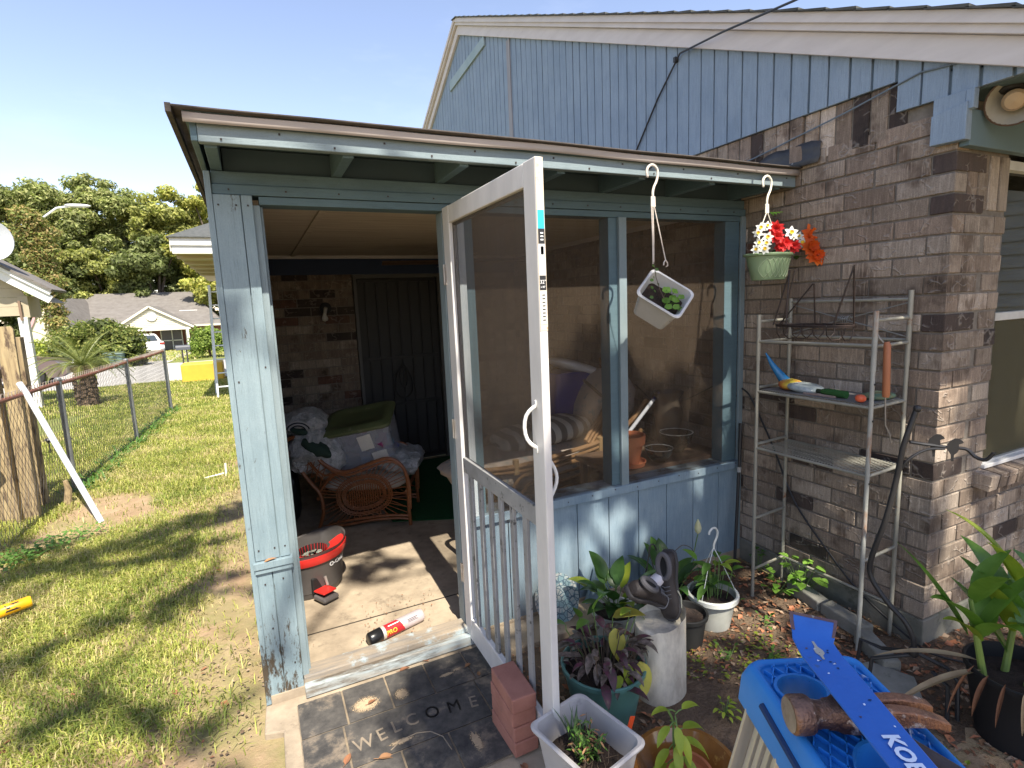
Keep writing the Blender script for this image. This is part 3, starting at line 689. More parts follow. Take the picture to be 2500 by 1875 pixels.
for k in range(3): obj("print_bar", MB().box(X0+.010, X1-.008, ye-.0030, ye-.0024, 1.895+k*.010, 1.899+k*.010), m_wink, door)
for k in range(8): obj("print_bar", MB().box(X0+.010, X1-.008, ye-.0030, ye-.0024, 1.652+k*.011, 1.655+k*.011), m_ink, door)

# --- back door with iron grille, ceiling fan, wall lamp
bd = thing("security_door", "dark iron security door with bars at the back of the porch", "door", (-1.315, 3.2, .1))
obj("door_panel", MB().box(-1.75, -.88, 3.20, 3.24, .1, 2.05), plas("dim_door_panel", (.028,.028,.027), .6), bd, bevel=.002)
m_iron = plas("black_iron", (.012,.012,.013), .5)
obj("door_frame", MB().box(-1.755, -1.725, 3.12, 3.18, .1, 2.055).box(-.905, -.875, 3.12, 3.18, .1, 2.055).box(-1.7245, -.9055, 3.12, 3.18, 2.02, 2.055), plas("dim_door_frame", (.10,.10,.095), .6), bd)
for k in range(7): obj("bar", MB().box(-1.64 + k*.11, -1.628 + k*.11, 3.16, 3.172, .14, 2.0), m_iron, bd)
for z in (.14, .72, 1.20, 1.98): obj("rail", MB().box(-1.70, -.93, 3.155, 3.175, z, z + .03), m_iron, bd)
obj("scroll", MB().tube([(-1.315 + .09*math.sin(a)*(1-.2*math.cos(a)), 3.15, .95 + .16*math.cos(a)) for a in [2*math.pi*i/24 for i in range(24)]], .008, 6, closed=True).tube([(-1.315 + .04*math.sin(a), 3.15, 1.02 + .12*math.cos(a)) for a in [2*math.pi*i/16 for i in range(16)]], .006, 6, closed=True), m_iron, bd, smooth=True)
fan = thing("ceiling_fan", "brown ceiling fan in the dark at the back of the porch", "fan", (-1.05, 2.1, 2.23))
obj("motor", MB().lathe([(.02,.0),(.02,-.09),(.09,-.10),(.11,-.13),(.10,-.18),(.05,-.20),(0,-.20)], (-1.05,2.1,2.237), 20, None, False), plas("fan_motor_bronze", (.05,.035,.028), .4), fan, smooth=True)
for k in range(4):
    a = R_(172 + 90*k); d = V((math.cos(a), math.sin(a), 0)); c = V((-1.05,2.1,2.085))
    obj("fan_blade", MB().obox(c + d*.37, (.5,.115,.006), Matrix.Rotation(a, 3, 'Z') @ Matrix.Rotation(R_(10), 3, 'X')).bar(c + d*.06, c + d*.16, .03, .006), M("fan_blade_wood_%d" % k, (.14,.08,.045), (.09,.05,.03), rough=.5), fan, bevel=.002)
wl = thing("wall_lamp", "bare white bulb on a round black base on the back porch wall", "lamp", (-2.05, 3.14, 1.70))
obj("base", MB().lathe([(.055,0),(.055,.015),(.035,.03)], (-2.03,3.147,1.745), 20, Matrix.Rotation(R_(90),3,'X'), True, True), m_black, wl, smooth=True)
obj("socket", MB().tube([(-2.03,3.12,1.745),(-2.04,3.07,1.73),(-2.05,3.06,1.69)], .016, 10), plas("white_socket", (.5,.48,.44), .5), wl, smooth=True)
obj("bulb", MB().lathe([(.012,.05),(.018,.03),(.03,.0),(.026,-.022),(.0,-.034)], (-2.052,3.058,1.65), 16, None, True), plas("white_bulb", (.62,.60,.56), .2), wl, smooth=True)

# ================================================================== things at the door
m_mat = M("black_rubber_mat", (.035,.033,.032), (.105,.095,.083), rough=.85, scale=14, c3=(.26,.20,.14), s3=7, t3=(.54,.74), bump=.5, bscale=260)
m_groove = M("sandy_mat_groove", (.28,.22,.15), (.10,.085,.07), rough=.95, scale=12)
mat_ = thing("welcome_mat", "black tiled rubber doormat reading WELCOME, sandy and worn, in front of the porch door", "doormat", (-2.24, -.41, .055))
obj("mat_base", MB().box(-2.662, -1.83, -.742, -.085, .0555, .062), m_groove, mat_)
def tile(x0, x1, y0, y1): obj("tile", MB().box(x0 + .004, x1 - .004, y0 + .004, y1 - .004, .0625, .0685), m_mat, mat_, bevel=.0015)
for a, b in zip([-2.662,-2.48,-2.295,-2.115,-1.93], [-2.48,-2.295,-2.115,-1.93,-1.83]): tile(a, b, -.302, -.085)
for a, b in zip([-2.662,-2.503,-1.945], [-2.503,-1.945,-1.83]): tile(a, b, -.532, -.302)
for a, b in zip([-2.662,-2.51,-2.325,-2.14,-1.957], [-2.51,-2.325,-2.14,-1.957,-1.83]): tile(a, b, -.742, -.532)
m_let = [M("letter_recess_sand", (.30,.24,.17), (.16,.13,.10), rough=.95), M("letter_recess_black", (.006,.006,.007), (.012,.012,.012), rough=.35)]
for k, (c, x, y, rz) in enumerate(zip("WELCOME", (-2.445,-2.375,-2.315,-2.25,-2.165,-2.075,-1.995), (-.435,-.425,-.41,-.405,-.405,-.415,-.43), (4,8,3,0,-2,-5,-8))):
    mtx = Matrix.Translation((x, y, .0692)) @ Matrix.Rotation(R_(rz), 4, 'Z')
    text("letter", c, .092, mtx, m_let[1] if k in (4, 5) else m_let[0], mat_, depth=.0008, sx=.82)
obj("scroll_line", MB().tube([(-2.36+.0,-.515,.069),(-2.31,-.485,.069),(-2.25,-.480,.069),(-2.20,-.498,.069),(-2.165,-.545,.069),(-2.155,-.62,.069)], .0022, 6), m_let[0], mat_)
rnd = random.Random(3)
N_ = NT('sand_drift'); tc_ = N_.n('ShaderNodeTexCoord'); mp_ = N_.n('ShaderNodeMapping'); mp_.inputs['Location'].default_value = (-.5,-.5,0); N_.l(tc_.outputs['Generated'], mp_.inputs[0]); vl_ = N_.n('ShaderNodeVectorMath', operation='LENGTH'); sz_ = N_.n('ShaderNodeVectorMath', operation='MULTIPLY'); sz_.inputs[1].default_value = (1,1,0); N_.l(mp_.outputs[0], sz_.inputs[0]); N_.l(sz_.outputs[0], vl_.inputs[0]); fa_ = N_.math('SUBTRACT', .62, N_.math('MULTIPLY', vl_.outputs['Value'], 1.15)); fa_ = N_.math('ADD', fa_, N_.math('MULTIPLY', N_.math('SUBTRACT', N_.noise(N_.pos(), 160, 6, .8), .5), 1.3)); al_ = N_.ramp(fa_, .22, .34); b_ = N_.bsdf(N_.mix(N_.ramp(N_.noise(N_.pos(), 60, 5), .3, .7), (.46,.34,.21), (.33,.25,.16)), .98); t_ = N_.n('ShaderNodeBsdfTransparent'); x_ = N_.n('ShaderNodeMixShader'); N_.l(al_, x_.inputs[0]); N_.l(t_.outputs[0], x_.inputs[1]); N_.l(b_, x_.inputs[2]); m_drift = N_.done(x_.outputs[0])
def flat_patch(name, c, rx, ry, z, mat, parent, n=18, rough=.25, seed=0):
    mb = MB(); ps = [(c[0] + rx*math.cos(a)*(1+rough*mnoise.noise(V((math.cos(a)*1.7+seed, math.sin(a)*1.7, seed)))), c[1] + ry*math.sin(a)*(1+rough*mnoise.noise(V((math.cos(a)*1.7, math.sin(a)*1.7+seed, 5)))) ) for a in [2*math.pi*i/n for i in range(n)]]
    mb.add([(c[0], c[1], z + .002)] + [(a, b, z) for a, b in ps], [(0, 1+i, 1+(i+1) % n) for i in range(n)]); return obj(name, mb, mat, parent, smooth=True)
m_sand = M("dry_sand", (.46,.34,.21), (.38,.28,.17), rough=.98, bump=.5, bscale=300)
for i, (x, y, a, b) in enumerate(((-2.385,-.225,.062,.042), (-2.25,-.235,.033,.034), (-2.03,-.215,.035,.012), (-1.985,-.2,.02,.009), (-2.06,-.63,.02,.05), (-2.31,-.49,.05,.012))):
    flat_patch("sand_patch", (x, y), a*1.3, b*1.3, .0688, m_drift, mat_, seed=i*3.1, n=28, rough=.6)
# four paver bricks holding the door
m_paver = M("red_paver", (.36,.16,.12), (.27,.115,.085), rough=.9, scale=9, c3=(.20,.11,.09), s3=7, bump=.4, bscale=160)
for k, lb in enumerate(("bottom red paver of the stack by the door edge", "second red paver from the ground in the doorstop stack", "third red paver from the ground in the doorstop stack", "topmost red paver of the doorstop stack, its dusty face up")):
    o = obj("paver_brick", MB().obox((-1.9165 + .002*(k % 2), -.668 + .003*((k*7) % 3), .098 + .0585*k), (.098, .205, .0575), Matrix.Rotation(R_(1.5 - k), 3, 'Z')), m_paver, None, bevel=.005)
    T(o, lb, "paver", "paver bricks stacked against the door")
# insect-spray can lying on the slab
ca, cb = V((-2.318, .122, .135)), V((-2.03, .212, .133)); dC = (cb - ca).normalized()
Rc = dC.to_track_quat('Z', 'Y').to_matrix(); Lc = (cb - ca).length
can = thing("spray_can", "red and grey insect spray can with black cap lying inside the threshold", "spray can", (-2.17, .16, .10))
zc = .1005 + .033; ca.z = cb.z = zc + .0
obj("can_body", MB().lathe([(.024,.058),(.0325,.066),(.033,.075),(.033,Lc-.012),(.0315,Lc-.004),(.030,Lc),(.012,Lc-.004)], ca, 32, Rc, True, True), plas("can_silver_pink", (.50,.42,.44), .35, (.56,.50,.50), metal=.3), can, smooth=True)
obj("cap", MB().lathe([(.026,0),(.0315,.006),(.0335,.066),(.028,.07)], ca, 28, Rc, True, True), plas("cap_black", (.012,.012,.013), .3), can, smooth=True, auto=60)
def on_can(s, t, d=.0003, rad=.033): # s along, t around (0 = up towards viewer)
    up = Rc @ V((1,0,0)); sd = Rc @ V((0,1,0)); # choose frame
    e1 = V((0,0,1)) - dC * dC.z; e1.normalize(); e2 = dC.cross(e1)
    return ca + dC * s + (e1 * math.cos(t) + e2 * math.sin(t)) * (rad + d)
def can_patch(name, s0, s1, t0, t1, mat, d=.0003, slant=0):
    mb = MB(); n = 14
    for i in range(n+1):
        t = t0 + (t1 - t0) * i / n
        mb.v += [on_can(s0, t, d), on_can(s1 + slant * (i / n), t, d)]
    mb.f = [(2*i, 2*i+1, 2*i+3, 2*i+2) for i in range(n)]
    return obj(name, mb, mat, can, smooth=True)
can_patch("label_band", .070, .082, -3.1, 3.1, plas("label_cream", (.60,.52,.30), .5), .0004)
can_patch("label_red", .083, .155, -.2, 2.2, plas("label_red", (.42,.02,.025), .4), .0005, .035)
can_patch("label_box", .175, .20, .9, 1.35, plas("label_pale_yellow", (.62,.62,.35), .5), .0006)
can_patch("label_line", .205, .262, .75, .85, plas("label_dark", (.05,.05,.06), .5), .0006); can_patch("label_line", .205, .255, .95, 1.03, m_ink, .0006); can_patch("label_line", .205, .262, 1.14, 1.2, m_ink, .0006)
can_patch("label_line", .10, .16, .35, .5, m_wink, .0008)
m_yel = plas("label_yellow", (.75,.62,.05), .5)
def canfn(s0, t0): return lambda q: on_can(s0 + q.x, t0 - q.y / .033, .0008 + q.z)
text("lettering", "PRO", .03, None, m_yel, can, fn=lambda q: on_can(.112 + q.x, 1.35 - q.y / .033, .0009 + q.z))
# spin-mop bucket
mop = thing("mop_bucket", "dark grey spin mop bucket with red wringer insert and foot pedal by the left jamb", "bucket", (-2.50, .83, .1))
bc = V((-2.49, .835, .1)); Rb = Matrix.Rotation(R_(28), 3, 'Z')
m_buck = M("bucket_grey", (.075,.068,.065), (.055,.05,.048), rough=.38, c3=(.2,.18,.16), s3=20, t3=(.7,.8))
m_bred = plas("bucket_red", (.52,.025,.02), .3)
def bpt(rx, ry, z, a, lip=0):   # oval with spout lift at one end
    q = V((rx * math.cos(a), ry * math.sin(a), z + lip * max(0, math.cos(a - .25)) ** 2)); return bc + Rb @ q
mb = MB(); rings = [(.150,.108,.02,0),(.168,.122,.0,0)] ; n = 36
rings = [(.148,.103,.0,0),(.158,.113,.02,0),(.176,.128,.15,0),(.192,.140,.235,.012),(.204,.150,.276,.026),(.207,.153,.282,.028),(.198,.145,.276,.026),(.182,.131,.2,.0),(.165,.118,.04,0)]
for (a_, b_, z_, lp) in rings: mb.v += [bpt(a_, b_, z_, 2*math.pi*i/n, lp) for i in range(n)]
mb.f = [(i*n+j, i*n+(j+1) % n, (i+1)*n+(j+1) % n, (i+1)*n+j) for i in range(len(rings)-1) for j in range(n)] + [tuple(range(n))[::-1], tuple((len(rings)-1)*n+j for j in range(n))]
obj("bucket_body", mb, m_buck, mop, smooth=True)
# red insert: band round the front half + deck with round basket
mb = MB(); n = 30; A0, A1 = R_(-185), R_(-5)
for i in range(n + 1):
    a = A0 + (A1 - A0) * i / n; lp = .020
    mb.v += [bpt(.196, .146, .212, a, lp), bpt(.2065, .1555, .235, a, lp), bpt(.206, .155, .258, a, lp * .9), bpt(.17, .12, .262, a, lp * .5), bpt(.10 * 1.05 , .085, .25, a, 0)]
mb.f = [(i*5+k, (i+1)*5+k, (i+1)*5+k+1, i*5+k+1) for i in range(n) for k in range(4)]
obj("red_insert", mb, m_bred, mop, smooth=True)
mb = MB()
for (rr, zz) in ((.088,.262),(.082,.235),(.072,.16)): mb.v += [bc + Rb @ V((rr*1.0*math.cos(2*math.pi*i/28) - .02, rr*.85*math.sin(2*math.pi*i/28) - .03, zz)) for i in range(28)]
mb.f = [(k*28+j, k*28+(j+1) % 28, (k+1)*28+(j+1) % 28, (k+1)*28+j) for k in range(2) for j in range(28)] + [tuple(56+j for j in range(28))]
obj("wringer_basket", mb, plas("basket_black", (.02,.016,.016), .4), mop, smooth=True)
mb = MB()
for i in range(28):
    a = 2*math.pi*i/28; p0 = bc + Rb @ V((.086*math.cos(a)-.02, .074*math.sin(a)-.03, .262)); p1 = bc + Rb @ V((.076*math.cos(a)-.02, .066*math.sin(a)-.03, .19)); mb.tube([p0, p1], .0028, 5)
obj("basket_ribs", mb, plas("basket_red_ribs", (.32,.02,.02), .4), mop, smooth=True, kind='stuff')
mb = MB()
for i in range(26):
    a = random.uniform(0, 6.28); q0 = V((-.02 + .03*math.cos(a), -.03 + .02*math.sin(a), .24)); pts = [bc + Rb @ (q0 + V((.05*t*math.cos(a) + .01*random.uniform(-1,1), .05*t*math.sin(a), -.03*t*t))) for t in (0,.4,.8,1.2)]; mb.tube(pts, .0045, 5)
obj("mop_strands", mb, plas("mop_white", (.28,.30,.25), .9), mop, smooth=True, kind='stuff')
# pedal recess and pedal, seen low at the front
pc_ = bc + Rb @ V((-.045, -.118, 0))
obj("pedal_recess", MB().obox(pc_ + V((0,.012,.085)), (.105,.02,.10), Rb), plas("recess_black", (.008,.008,.008), .7), mop, bevel=.01)
obj("pedal", MB().obox(pc_ + Rb @ V((0,-.045,.062)), (.085,.10,.012), Rb @ Matrix.Rotation(R_(-6),3,'X')), m_bred, mop, bevel=.006)
obj("pedal_arm", MB().obox(pc_ + Rb @ V((0,-.05,.026)), (.10,.11,.028), Rb), plas("pedal_grey", (.10,.09,.088), .4), mop, bevel=.012)
obj("pedal_link", MB().tube([pc_ + Rb @ V((.03,-.01,.12)), pc_ + Rb @ V((.035,-.02,.07))], .008, 8), plas("link_chrome", (.5,.45,.42), .3, metal=.6), mop, smooth=True)
def bkfn(q, a0=R_(-62), z0=.178):
    a = a0 + q.x / .16; e = 1.0 + (q.y + z0 - .15) * .9 * .1
    P = bpt(.1785 * e, .1305 * e, z0 + q.y, a); N_ = (Rb @ V((math.cos(a) / .178, math.sin(a) / .13, 0))).normalized(); return P + N_ * (.0025 + q.z)
text("brand_lettering", "O-Cedar", .034, None, m_wink, mop, fn=bkfn, depth=.0006, bold=.0006)
# orange/dry leaf helper
m_dry = [M("dry_leaf_a", (.25,.11,.05), (.17,.075,.04), rough=.8, scale=30, vary=.25), M("dry_leaf_b", (.33,.17,.075), (.24,.12,.06), rough=.8, scale=30, vary=.25), M("dry_leaf_c", (.42,.17,.08), (.33,.12,.06), rough=.8, scale=30)]
def dry_leaf(x, y, z, L, rz, lb, mi=0, parent=None, flat=.35):
    mb = MB(); d = V((math.cos(rz), math.sin(rz), random.uniform(0,.12)))
    mb.leaf((x - d.x*L/2, y - d.y*L/2, z + .004), d, L, L*.5, droop=random.uniform(.1,.6), fold=flat, n=6, curl=random.uniform(0,.6))
    mb.tube([(x - d.x*L/2, y - d.y*L/2, z + .004), (x - d.x*L*.8, y - d.y*L*.75, z + .008)], .0009, 4)
    o = obj("fallen_leaf", mb, m_dry[mi], parent, solid=.0006)
    return T(o, lb, "leaf", "dead leaves fallen on the mat and step")
dry_leaf(-2.375, -.232, .0715, .038, R_(20), "small brown leaf on the sandy ring of a mat tile", 0)
dry_leaf(-2.512, -.483, .0685, .05, R_(60), "brown curled leaf at the mat groove left of the W", 0)
dry_leaf(-2.38, -.54, .0685, .06, R_(-10), "brown leaf under the L of the mat lettering", 1)
dry_leaf(-2.195, -.07, .056, .05, R_(10), "reddish leaf on the step just behind the mat", 0)
dry_leaf(-2.09, -.052, .056, .055, R_(-30), "twiggy red leaf on the step near the door hinge", 0)
dry_leaf(-1.93, -.20, .0685, .04, R_(30), "tan leaf on the top right tile of the mat", 1)
dry_leaf(-1.91, -.28, .0685, .03, R_(80), "yellowish scrap of leaf beside the paver stack", 1)
dry_leaf(-1.985, -.83, .056, .055, R_(110), "golden brown leaf on the pad below the mat", 1)
dry_leaf(-1.945, -.80, .056, .05, R_(95), "dark red folded leaf on the pad below the mat", 0)
dry_leaf(-1.80, -.86, .056, .04, R_(60), "small brown leaf on the pad beside the grey planter", 0)
dry_leaf(-2.70, -.032, .7035, .045, R_(20), "rusty leaf lying on the belt of the corner post", 0) if False else None
lf = obj("fallen_leaf", MB().leaf((-2.725,-.033,.7025), (1,.15,.35), .05, .02, droop=.5, n=5), m_dry[1], None, solid=.0006); T(lf, "rusty leaf caught on the belt of the blue corner post", "leaf")

# ================================================================== rattan armchair with a storage bin on it
m_rat = M("rattan", (.24,.088,.03), (.15,.05,.018), rough=.4, scale=18, stretch=(3,3,3), bump=.15, bscale=200, c3=(.42,.20,.08), s3=25, t3=(.62,.7))
m_cush = M("cream_cushion", (.46,.40,.33), (.38,.33,.28), rough=.95, scale=7, c3=(.30,.30,.27), s3=12, t3=(.56,.62))
ch = thing("rattan_armchair", "reddish rattan armchair with oval woven side panel, facing right inside the porch", "armchair", (-2.40, 1.75, .1)); ch.rotation_euler = (0,0,math.atan2(-.39,.92)); OFF[ch] = V((0,0,0))
def spl(pts, n=6):   # Catmull-Rom
    P = [V(p) for p in pts]; P = [P[0]*2-P[1]] + P + [P[-1]*2-P[-2]]; out = []
    for i in range(1, len(P)-2):
        for k in range(n):
            t = k/n; a,b,c,d = P[i-1],P[i],P[i+1],P[i+2]
            out.append(.5*((2*b)+(c-a)*t+(2*a-5*b+4*c-d)*t*t+(3*b-a-3*c+d)*t**3))
    out.append(P[-2]); return out
def side(y, sgn):
    top = [(-.155,y,.69),(-.10,y,.715),(-.04,y,.68),(.03,y,.60),(.09,y,.52),(.18,y,.455),(.27,y,.437),(.42,y,.484),(.55,y,.522),(.63,y,.50),(.685,y,.43),(.705,y,.32),(.70,y,.15),(.703,y,.0)]
    mb = MB().tube(spl(top), .0135, 8); mb.tube(spl([(p[0]+.012,p[1],p[2]-.024) for p in top[1:-1]]), .009, 7)
    mb.tube(spl([(-.155,y,.69),(-.16,y,.64),(-.10,y,.52),(.0,y,.36),(.055,y,.28),(.068,y,.15),(.045,y,.06),(.022,y,0)]), .0135, 8)
    mb.tube(spl([(.03,y,.61),(.0,y,.58),(.02,y,.50),(.10,y,.42),(.20,y,.43)]), .007, 6)
    mb.tube(spl([(.06,y,.30),(.10,y,.35),(.17,y,.415),(.26,y,.43)]), .010, 7)
    mb.tube(spl([(.06,y,.02),(.20,y,.055),(.387,y,.075),(.55,y,.085),(.69,y,.075)]), .010, 7); mb.tube(spl([(.10,y,-.0+.02),(.24,y,.03),(.42,y,.055),(.60,y,.06),(.69,y,.05)]), .010, 7)
    obj("side_frame", mb, m_rat, ch, smooth=True)
    cx, cz = .378, .252
    def ov(a, rx, rz): # oval tilted
        e = .85; c, s_ = math.cos(a), math.sin(a); px = rx*math.copysign(abs(c)**e, c); pz = rz*math.copysign(abs(s_)**e, s_); tt = R_(10)
        return V((cx + px*math.cos(tt) - pz*math.sin(tt), y, cz + px*math.sin(tt) + pz*math.cos(tt)))
    mb = MB(); N_ = 48
    for rx, rz in ((.205,.150),(.192,.138),(.182,.128),(.160,.108),(.150,.098),(.140,.088)):
        mb.tube([ov(2*math.pi*i/N_, rx, rz) + V((0, .003*math.sin(i*3.1), 0)) for i in range(N_)], .0045, 5, closed=True)
    for i in range(44):
        a = 2*math.pi*i/44; mb.tube([ov(a,.142,.09), ov(a,.205,.150)], .003, 4)
    k = -.125
    while k < .126:
        h = .082*math.sqrt(max(0,1-(k/.14)**2)); mb.tube([(cx+k*.98, y, cz+k*.17-h), (cx+k*.98, y, cz+k*.17+h)], .0052, 5); k += .0175
    obj("woven_oval", mb, m_rat, ch, smooth=True, kind='stuff')
    mb = MB()
    outl = spl([(.20,y,.44),(.42,y,.462),(.55,y,.50),(.63,y,.475),(.672,y,.40),(.688,y,.30),(.685,y,.10),(.60,y,.075),(.387,y,.078),(.20,y,.062),(.08,y,.05),(.075,y,.15),(.07,y,.28),(.12,y,.36),(.20,y,.44)], 4)
    for i in range(46):
        a = 2*math.pi*i/46; p = ov(a,.205,.150); d = (p - V((cx,y,cz))).normalized(); best = None
        for q in outl:
            w_ = (V(q) - V((cx,y,cz))).normalized(); c_ = w_.dot(d)
            if best is None or c_ > best[0]: best = (c_, q)
        mb.tube([p, best[1]], .0035, 5)
    obj("spokes", mb, m_rat, ch, smooth=True, kind='stuff')
    mb = MB()   # lattice in the back wing
    for i in range(8):
        t = i/7; a = V((-.12+.19*t, y, .66-.24*t)); b = V((-.10+.17*t+.07, y, .70-.23*t-.10)); mb.tube([a + V((-.02,0,-.06)), a + V((.05,0,.0))], .003, 4) if False else None
        p0 = V((-.135,y,.60)).lerp(V((.055,y,.33)), t); p1 = V((-.07,y,.69)).lerp(V((.17,y,.44)), min(1,t+.12)); p2 = V((-.07,y,.69)).lerp(V((.17,y,.44)), max(0,t-.22))
        mb.tube([p0,p1], .0032, 4); mb.tube([p0,p2], .0032, 4)
    mb.tube([(-.10,y,.65),(.09,y,.38)], .0045, 5)
    obj("lattice", mb, m_rat, ch, smooth=True, kind='stuff')
side(0, 1); side(.46, -1)
obj("seat_rail", MB().tube([(.69,0,.26),(.69,.46,.26)], .014, 8).tube([(.04,0,.24),(.04,.46,.24)], .014, 8).tube([(-.12,0,.64),(-.14,.23,.72),(-.12,.46,.64)], .014, 8), m_rat, ch, smooth=True)
obj("seat_cushion", MB().blob((.37,.27,.31), (.62,.50,.13), None, .35, 28, 12, .03, 4), m_cush, ch, smooth=True)
obj("back_cushion", MB().blob((.02,.27,.52), (.13,.48,.42), Matrix.Rotation(R_(-22),3,'Y'), .4, 24, 12, .04, 8), m_cush, ch, smooth=True)
cm = Matrix.Translation((-2.40,1.75,.1)) @ Matrix.Rotation(math.atan2(-.39,.92), 4, 'Z')
cw = lambda x, y, z: cm @ V((x, y, z)); cR = cm.to_3x3()
# storage bin, turned, tilted a little
Bt = cR @ Matrix.Rotation(R_(2),3,'Z') @ Matrix.Rotation(R_(15),3,'X') @ Matrix.Rotation(R_(-9),3,'Y') @ Matrix.Scale(1.20, 3)
bn = thing("storage_bin", "clear plastic storage tub with olive green lid standing on the rattan armchair", "storage bin", cw(.37,.40,.37))
bo = cw(.375,.36,.425)
def bq(x, y, z): return bo + Bt @ V((x, y, z))
N = NT("clear_tub_plastic"); d_ = N.bsdf((.42,.44,.50), .25); t_ = N.n("ShaderNodeBsdfTransparent"); mx = N.n("ShaderNodeMixShader"); mx.inputs[0].default_value = .42; N.l(t_.outputs[0], mx.inputs[1]); N.l(d_, mx.inputs[2]); m_tub = N.done(mx.outputs[0])
def rrect(hx, hy, rr, n=5):
    out = []
    for cx_, cy_, a0 in ((hx-rr,hy-rr,0),(-hx+rr,hy-rr,90),(-hx+rr,-hy+rr,180),(hx-rr,-hy+rr,270)):
        for k in range(n+1): a = R_(a0 + 90*k/n); out.append((cx_+rr*math.cos(a), cy_+rr*math.sin(a)))
    return out
def loft(rings, fn, cap0=True, cap1=True):
    mb = MB(); n = len(rings[0][0])
    for pts, z in rings: mb.v += [tuple(fn(x, y, z)) for x, y in pts]
    mb.f = [(i*n+j, i*n+(j+1) % n, (i+1)*n+(j+1) % n, (i+1)*n+j) for i in range(len(rings)-1) for j in range(n)]
    if cap0: mb.f.append(tuple(range(n))[::-1])
    if cap1: mb.f.append(tuple((len(rings)-1)*n+j for j in range(n)))
    return mb
obj("tub", loft([(rrect(.185,.145,.03),.0),(rrect(.20,.158,.035),.28),(rrect(.208,.166,.035),.30)], bq, True, False), m_tub, bn, smooth=True, solid=.002)
obj("lid", loft([(rrect(.218,.175,.045),.292),(rrect(.224,.182,.05),.300),(rrect(.222,.180,.05),.314),(rrect(.20,.158,.06),.330),(rrect(.165,.125,.05),.332),(rrect(.155,.115,.05),.324),(rrect(.06,.04,.03),.326)], bq), M("olive_lid", (.10,.12,.05), (.075,.092,.038), rough=.5, c3=(.24,.22,.15), s3=14, t3=(.6,.72)), bn, smooth=True)
rr_ = random.Random(9); cols = [(.25,.03,.12),(.03,.05,.35),(.5,.5,.5),(.10,.04,.2),(.04,.12,.2),(.3,.1,.2),(.02,.03,.1)]
for k in range(22):
    c_ = rr_.choice(cols); obj("packed_item", MB().obox(bq(rr_.uniform(-.14,.14), rr_.uniform(-.11,.11), rr_.uniform(.04,.22)), (rr_.uniform(.04,.11), rr_.uniform(.04,.1), rr_.uniform(.03,.1)), Bt @ Matrix.Rotation(rr_.uniform(0,3),3,'Z') @ Matrix.Rotation(rr_.uniform(-.6,.6),3,'X')), plas("packed_%d" % k, c_, .5), bn, bevel=.006)
# labels on the tub's front face (y = -hy)
for (x0,x1,z0,z1,nm) in ((.00,.085,.15,.255,"label_card"), (.06,.155,.02,.125,"label_card")):
    yy_ = lambda z: -(.145 + (.013)*z/.28) - .003
    obj(nm, MB().add([bq(x0,yy_(z0),z0), bq(x1,yy_(z0),z0+.01), bq(x1-.004,yy_(z1),z1+.01), bq(x0-.006,yy_(z1),z1)], [(0,1,2,3)]), M("paper_label_%d" % int(x0*100), (.62,.60,.55), (.50,.48,.45), rough=.7, c3=(.12,.12,.12), s3=70, t3=(.62,.66), st3=(1,1,3)), bn, solid=.0008)
# bags of clothes, wrapped in thin white plastic
N = NT("thin_white_plastic"); g = N.pos(); cl = N.ramp(N.noise(g, 22, 6, .7, .8), .35, .65, (.50,.50,.53), (.22,.25,.25))
m_bag = N.done(N.bsdf(cl, .28, nrm=N.bump(N.noise(g, 26, 6, .6, 1.5), 1.0, .03)))
m_shirt = plas("dark_green_shirt", (.018,.04,.03), .9)
bag = thing("clothes_bag", "crumpled white plastic bag with dark green striped clothes on the armchair back", "bag", cw(.02,.25,.4))
obj("bag_film", MB().blob(cw(-.03,.19,.59), (.34,.44,.34), cR @ Matrix.Rotation(R_(-24),3,'Y'), .8, 70, 44, .13, 3, 1), m_bag, bag, smooth=True)
obj("bag_film", MB().blob(cw(-.08,.18,.78), (.32,.34,.20), cR, .9, 70, 40, .14, 6, 1), m_bag, bag, smooth=True)
obj("bag_film", MB().blob(cw(.11,.08,.55), (.20,.16,.26), cR @ Matrix.Rotation(R_(-30),3,'Y'), .8, 60, 36, .14, 9, 1), m_bag, bag, smooth=True)
obj("green_cloth", MB().blob(cw(.06,-.0,.63), (.20,.10,.09), cR @ Matrix.Rotation(R_(38),3,'Y'), .9, 40, 24, .2, 12, 1), m_shirt, bag, smooth=True)
obj("green_cloth", MB().blob(cw(-.05,-.0,.76), (.12,.07,.045), cR @ Matrix.Rotation(R_(15),3,'Y'), .9, 34, 20, .2, 15, 1), m_shirt, bag, smooth=True)
for k in range(4):
    rr0 = .055 + .014*k; obj("knit_stripe", MB().tube([cw(-.045 + rr0*math.cos(a), -.035 - .006*k*0, .765 + rr0*.75*math.sin(a)) for a in [R_(15 + 150*i/12) for i in range(13)]], .0045, 6), plas("stripe_%d" % k, (.5,.5,.52) if k % 2 else (.02,.03,.05), .9), bag, smooth=True)
b2 = obj("folded_sheet", MB().blob(cw(.60,.36,.415), (.32,.46,.19), cR @ Matrix.Rotation(R_(6),3,'Y'), .6, 50, 30, .12, 21, 1), m_bag, None, smooth=True); T(b2, "rolled grey plastic sheet sticking out under the storage tub on the chair", "plastic sheet")
dk = obj("bagged_mower", MB().blob((-2.60,2.05,.34), (.26,.5,.48), None, .6, 26, 18, .15, 2), plas("black_bag_plastic", (.012,.012,.013), .35), None, smooth=True); dk.name = "black_bag"; T(dk, "black full plastic bag standing behind the rattan armchair at the dark left wall", "bag")

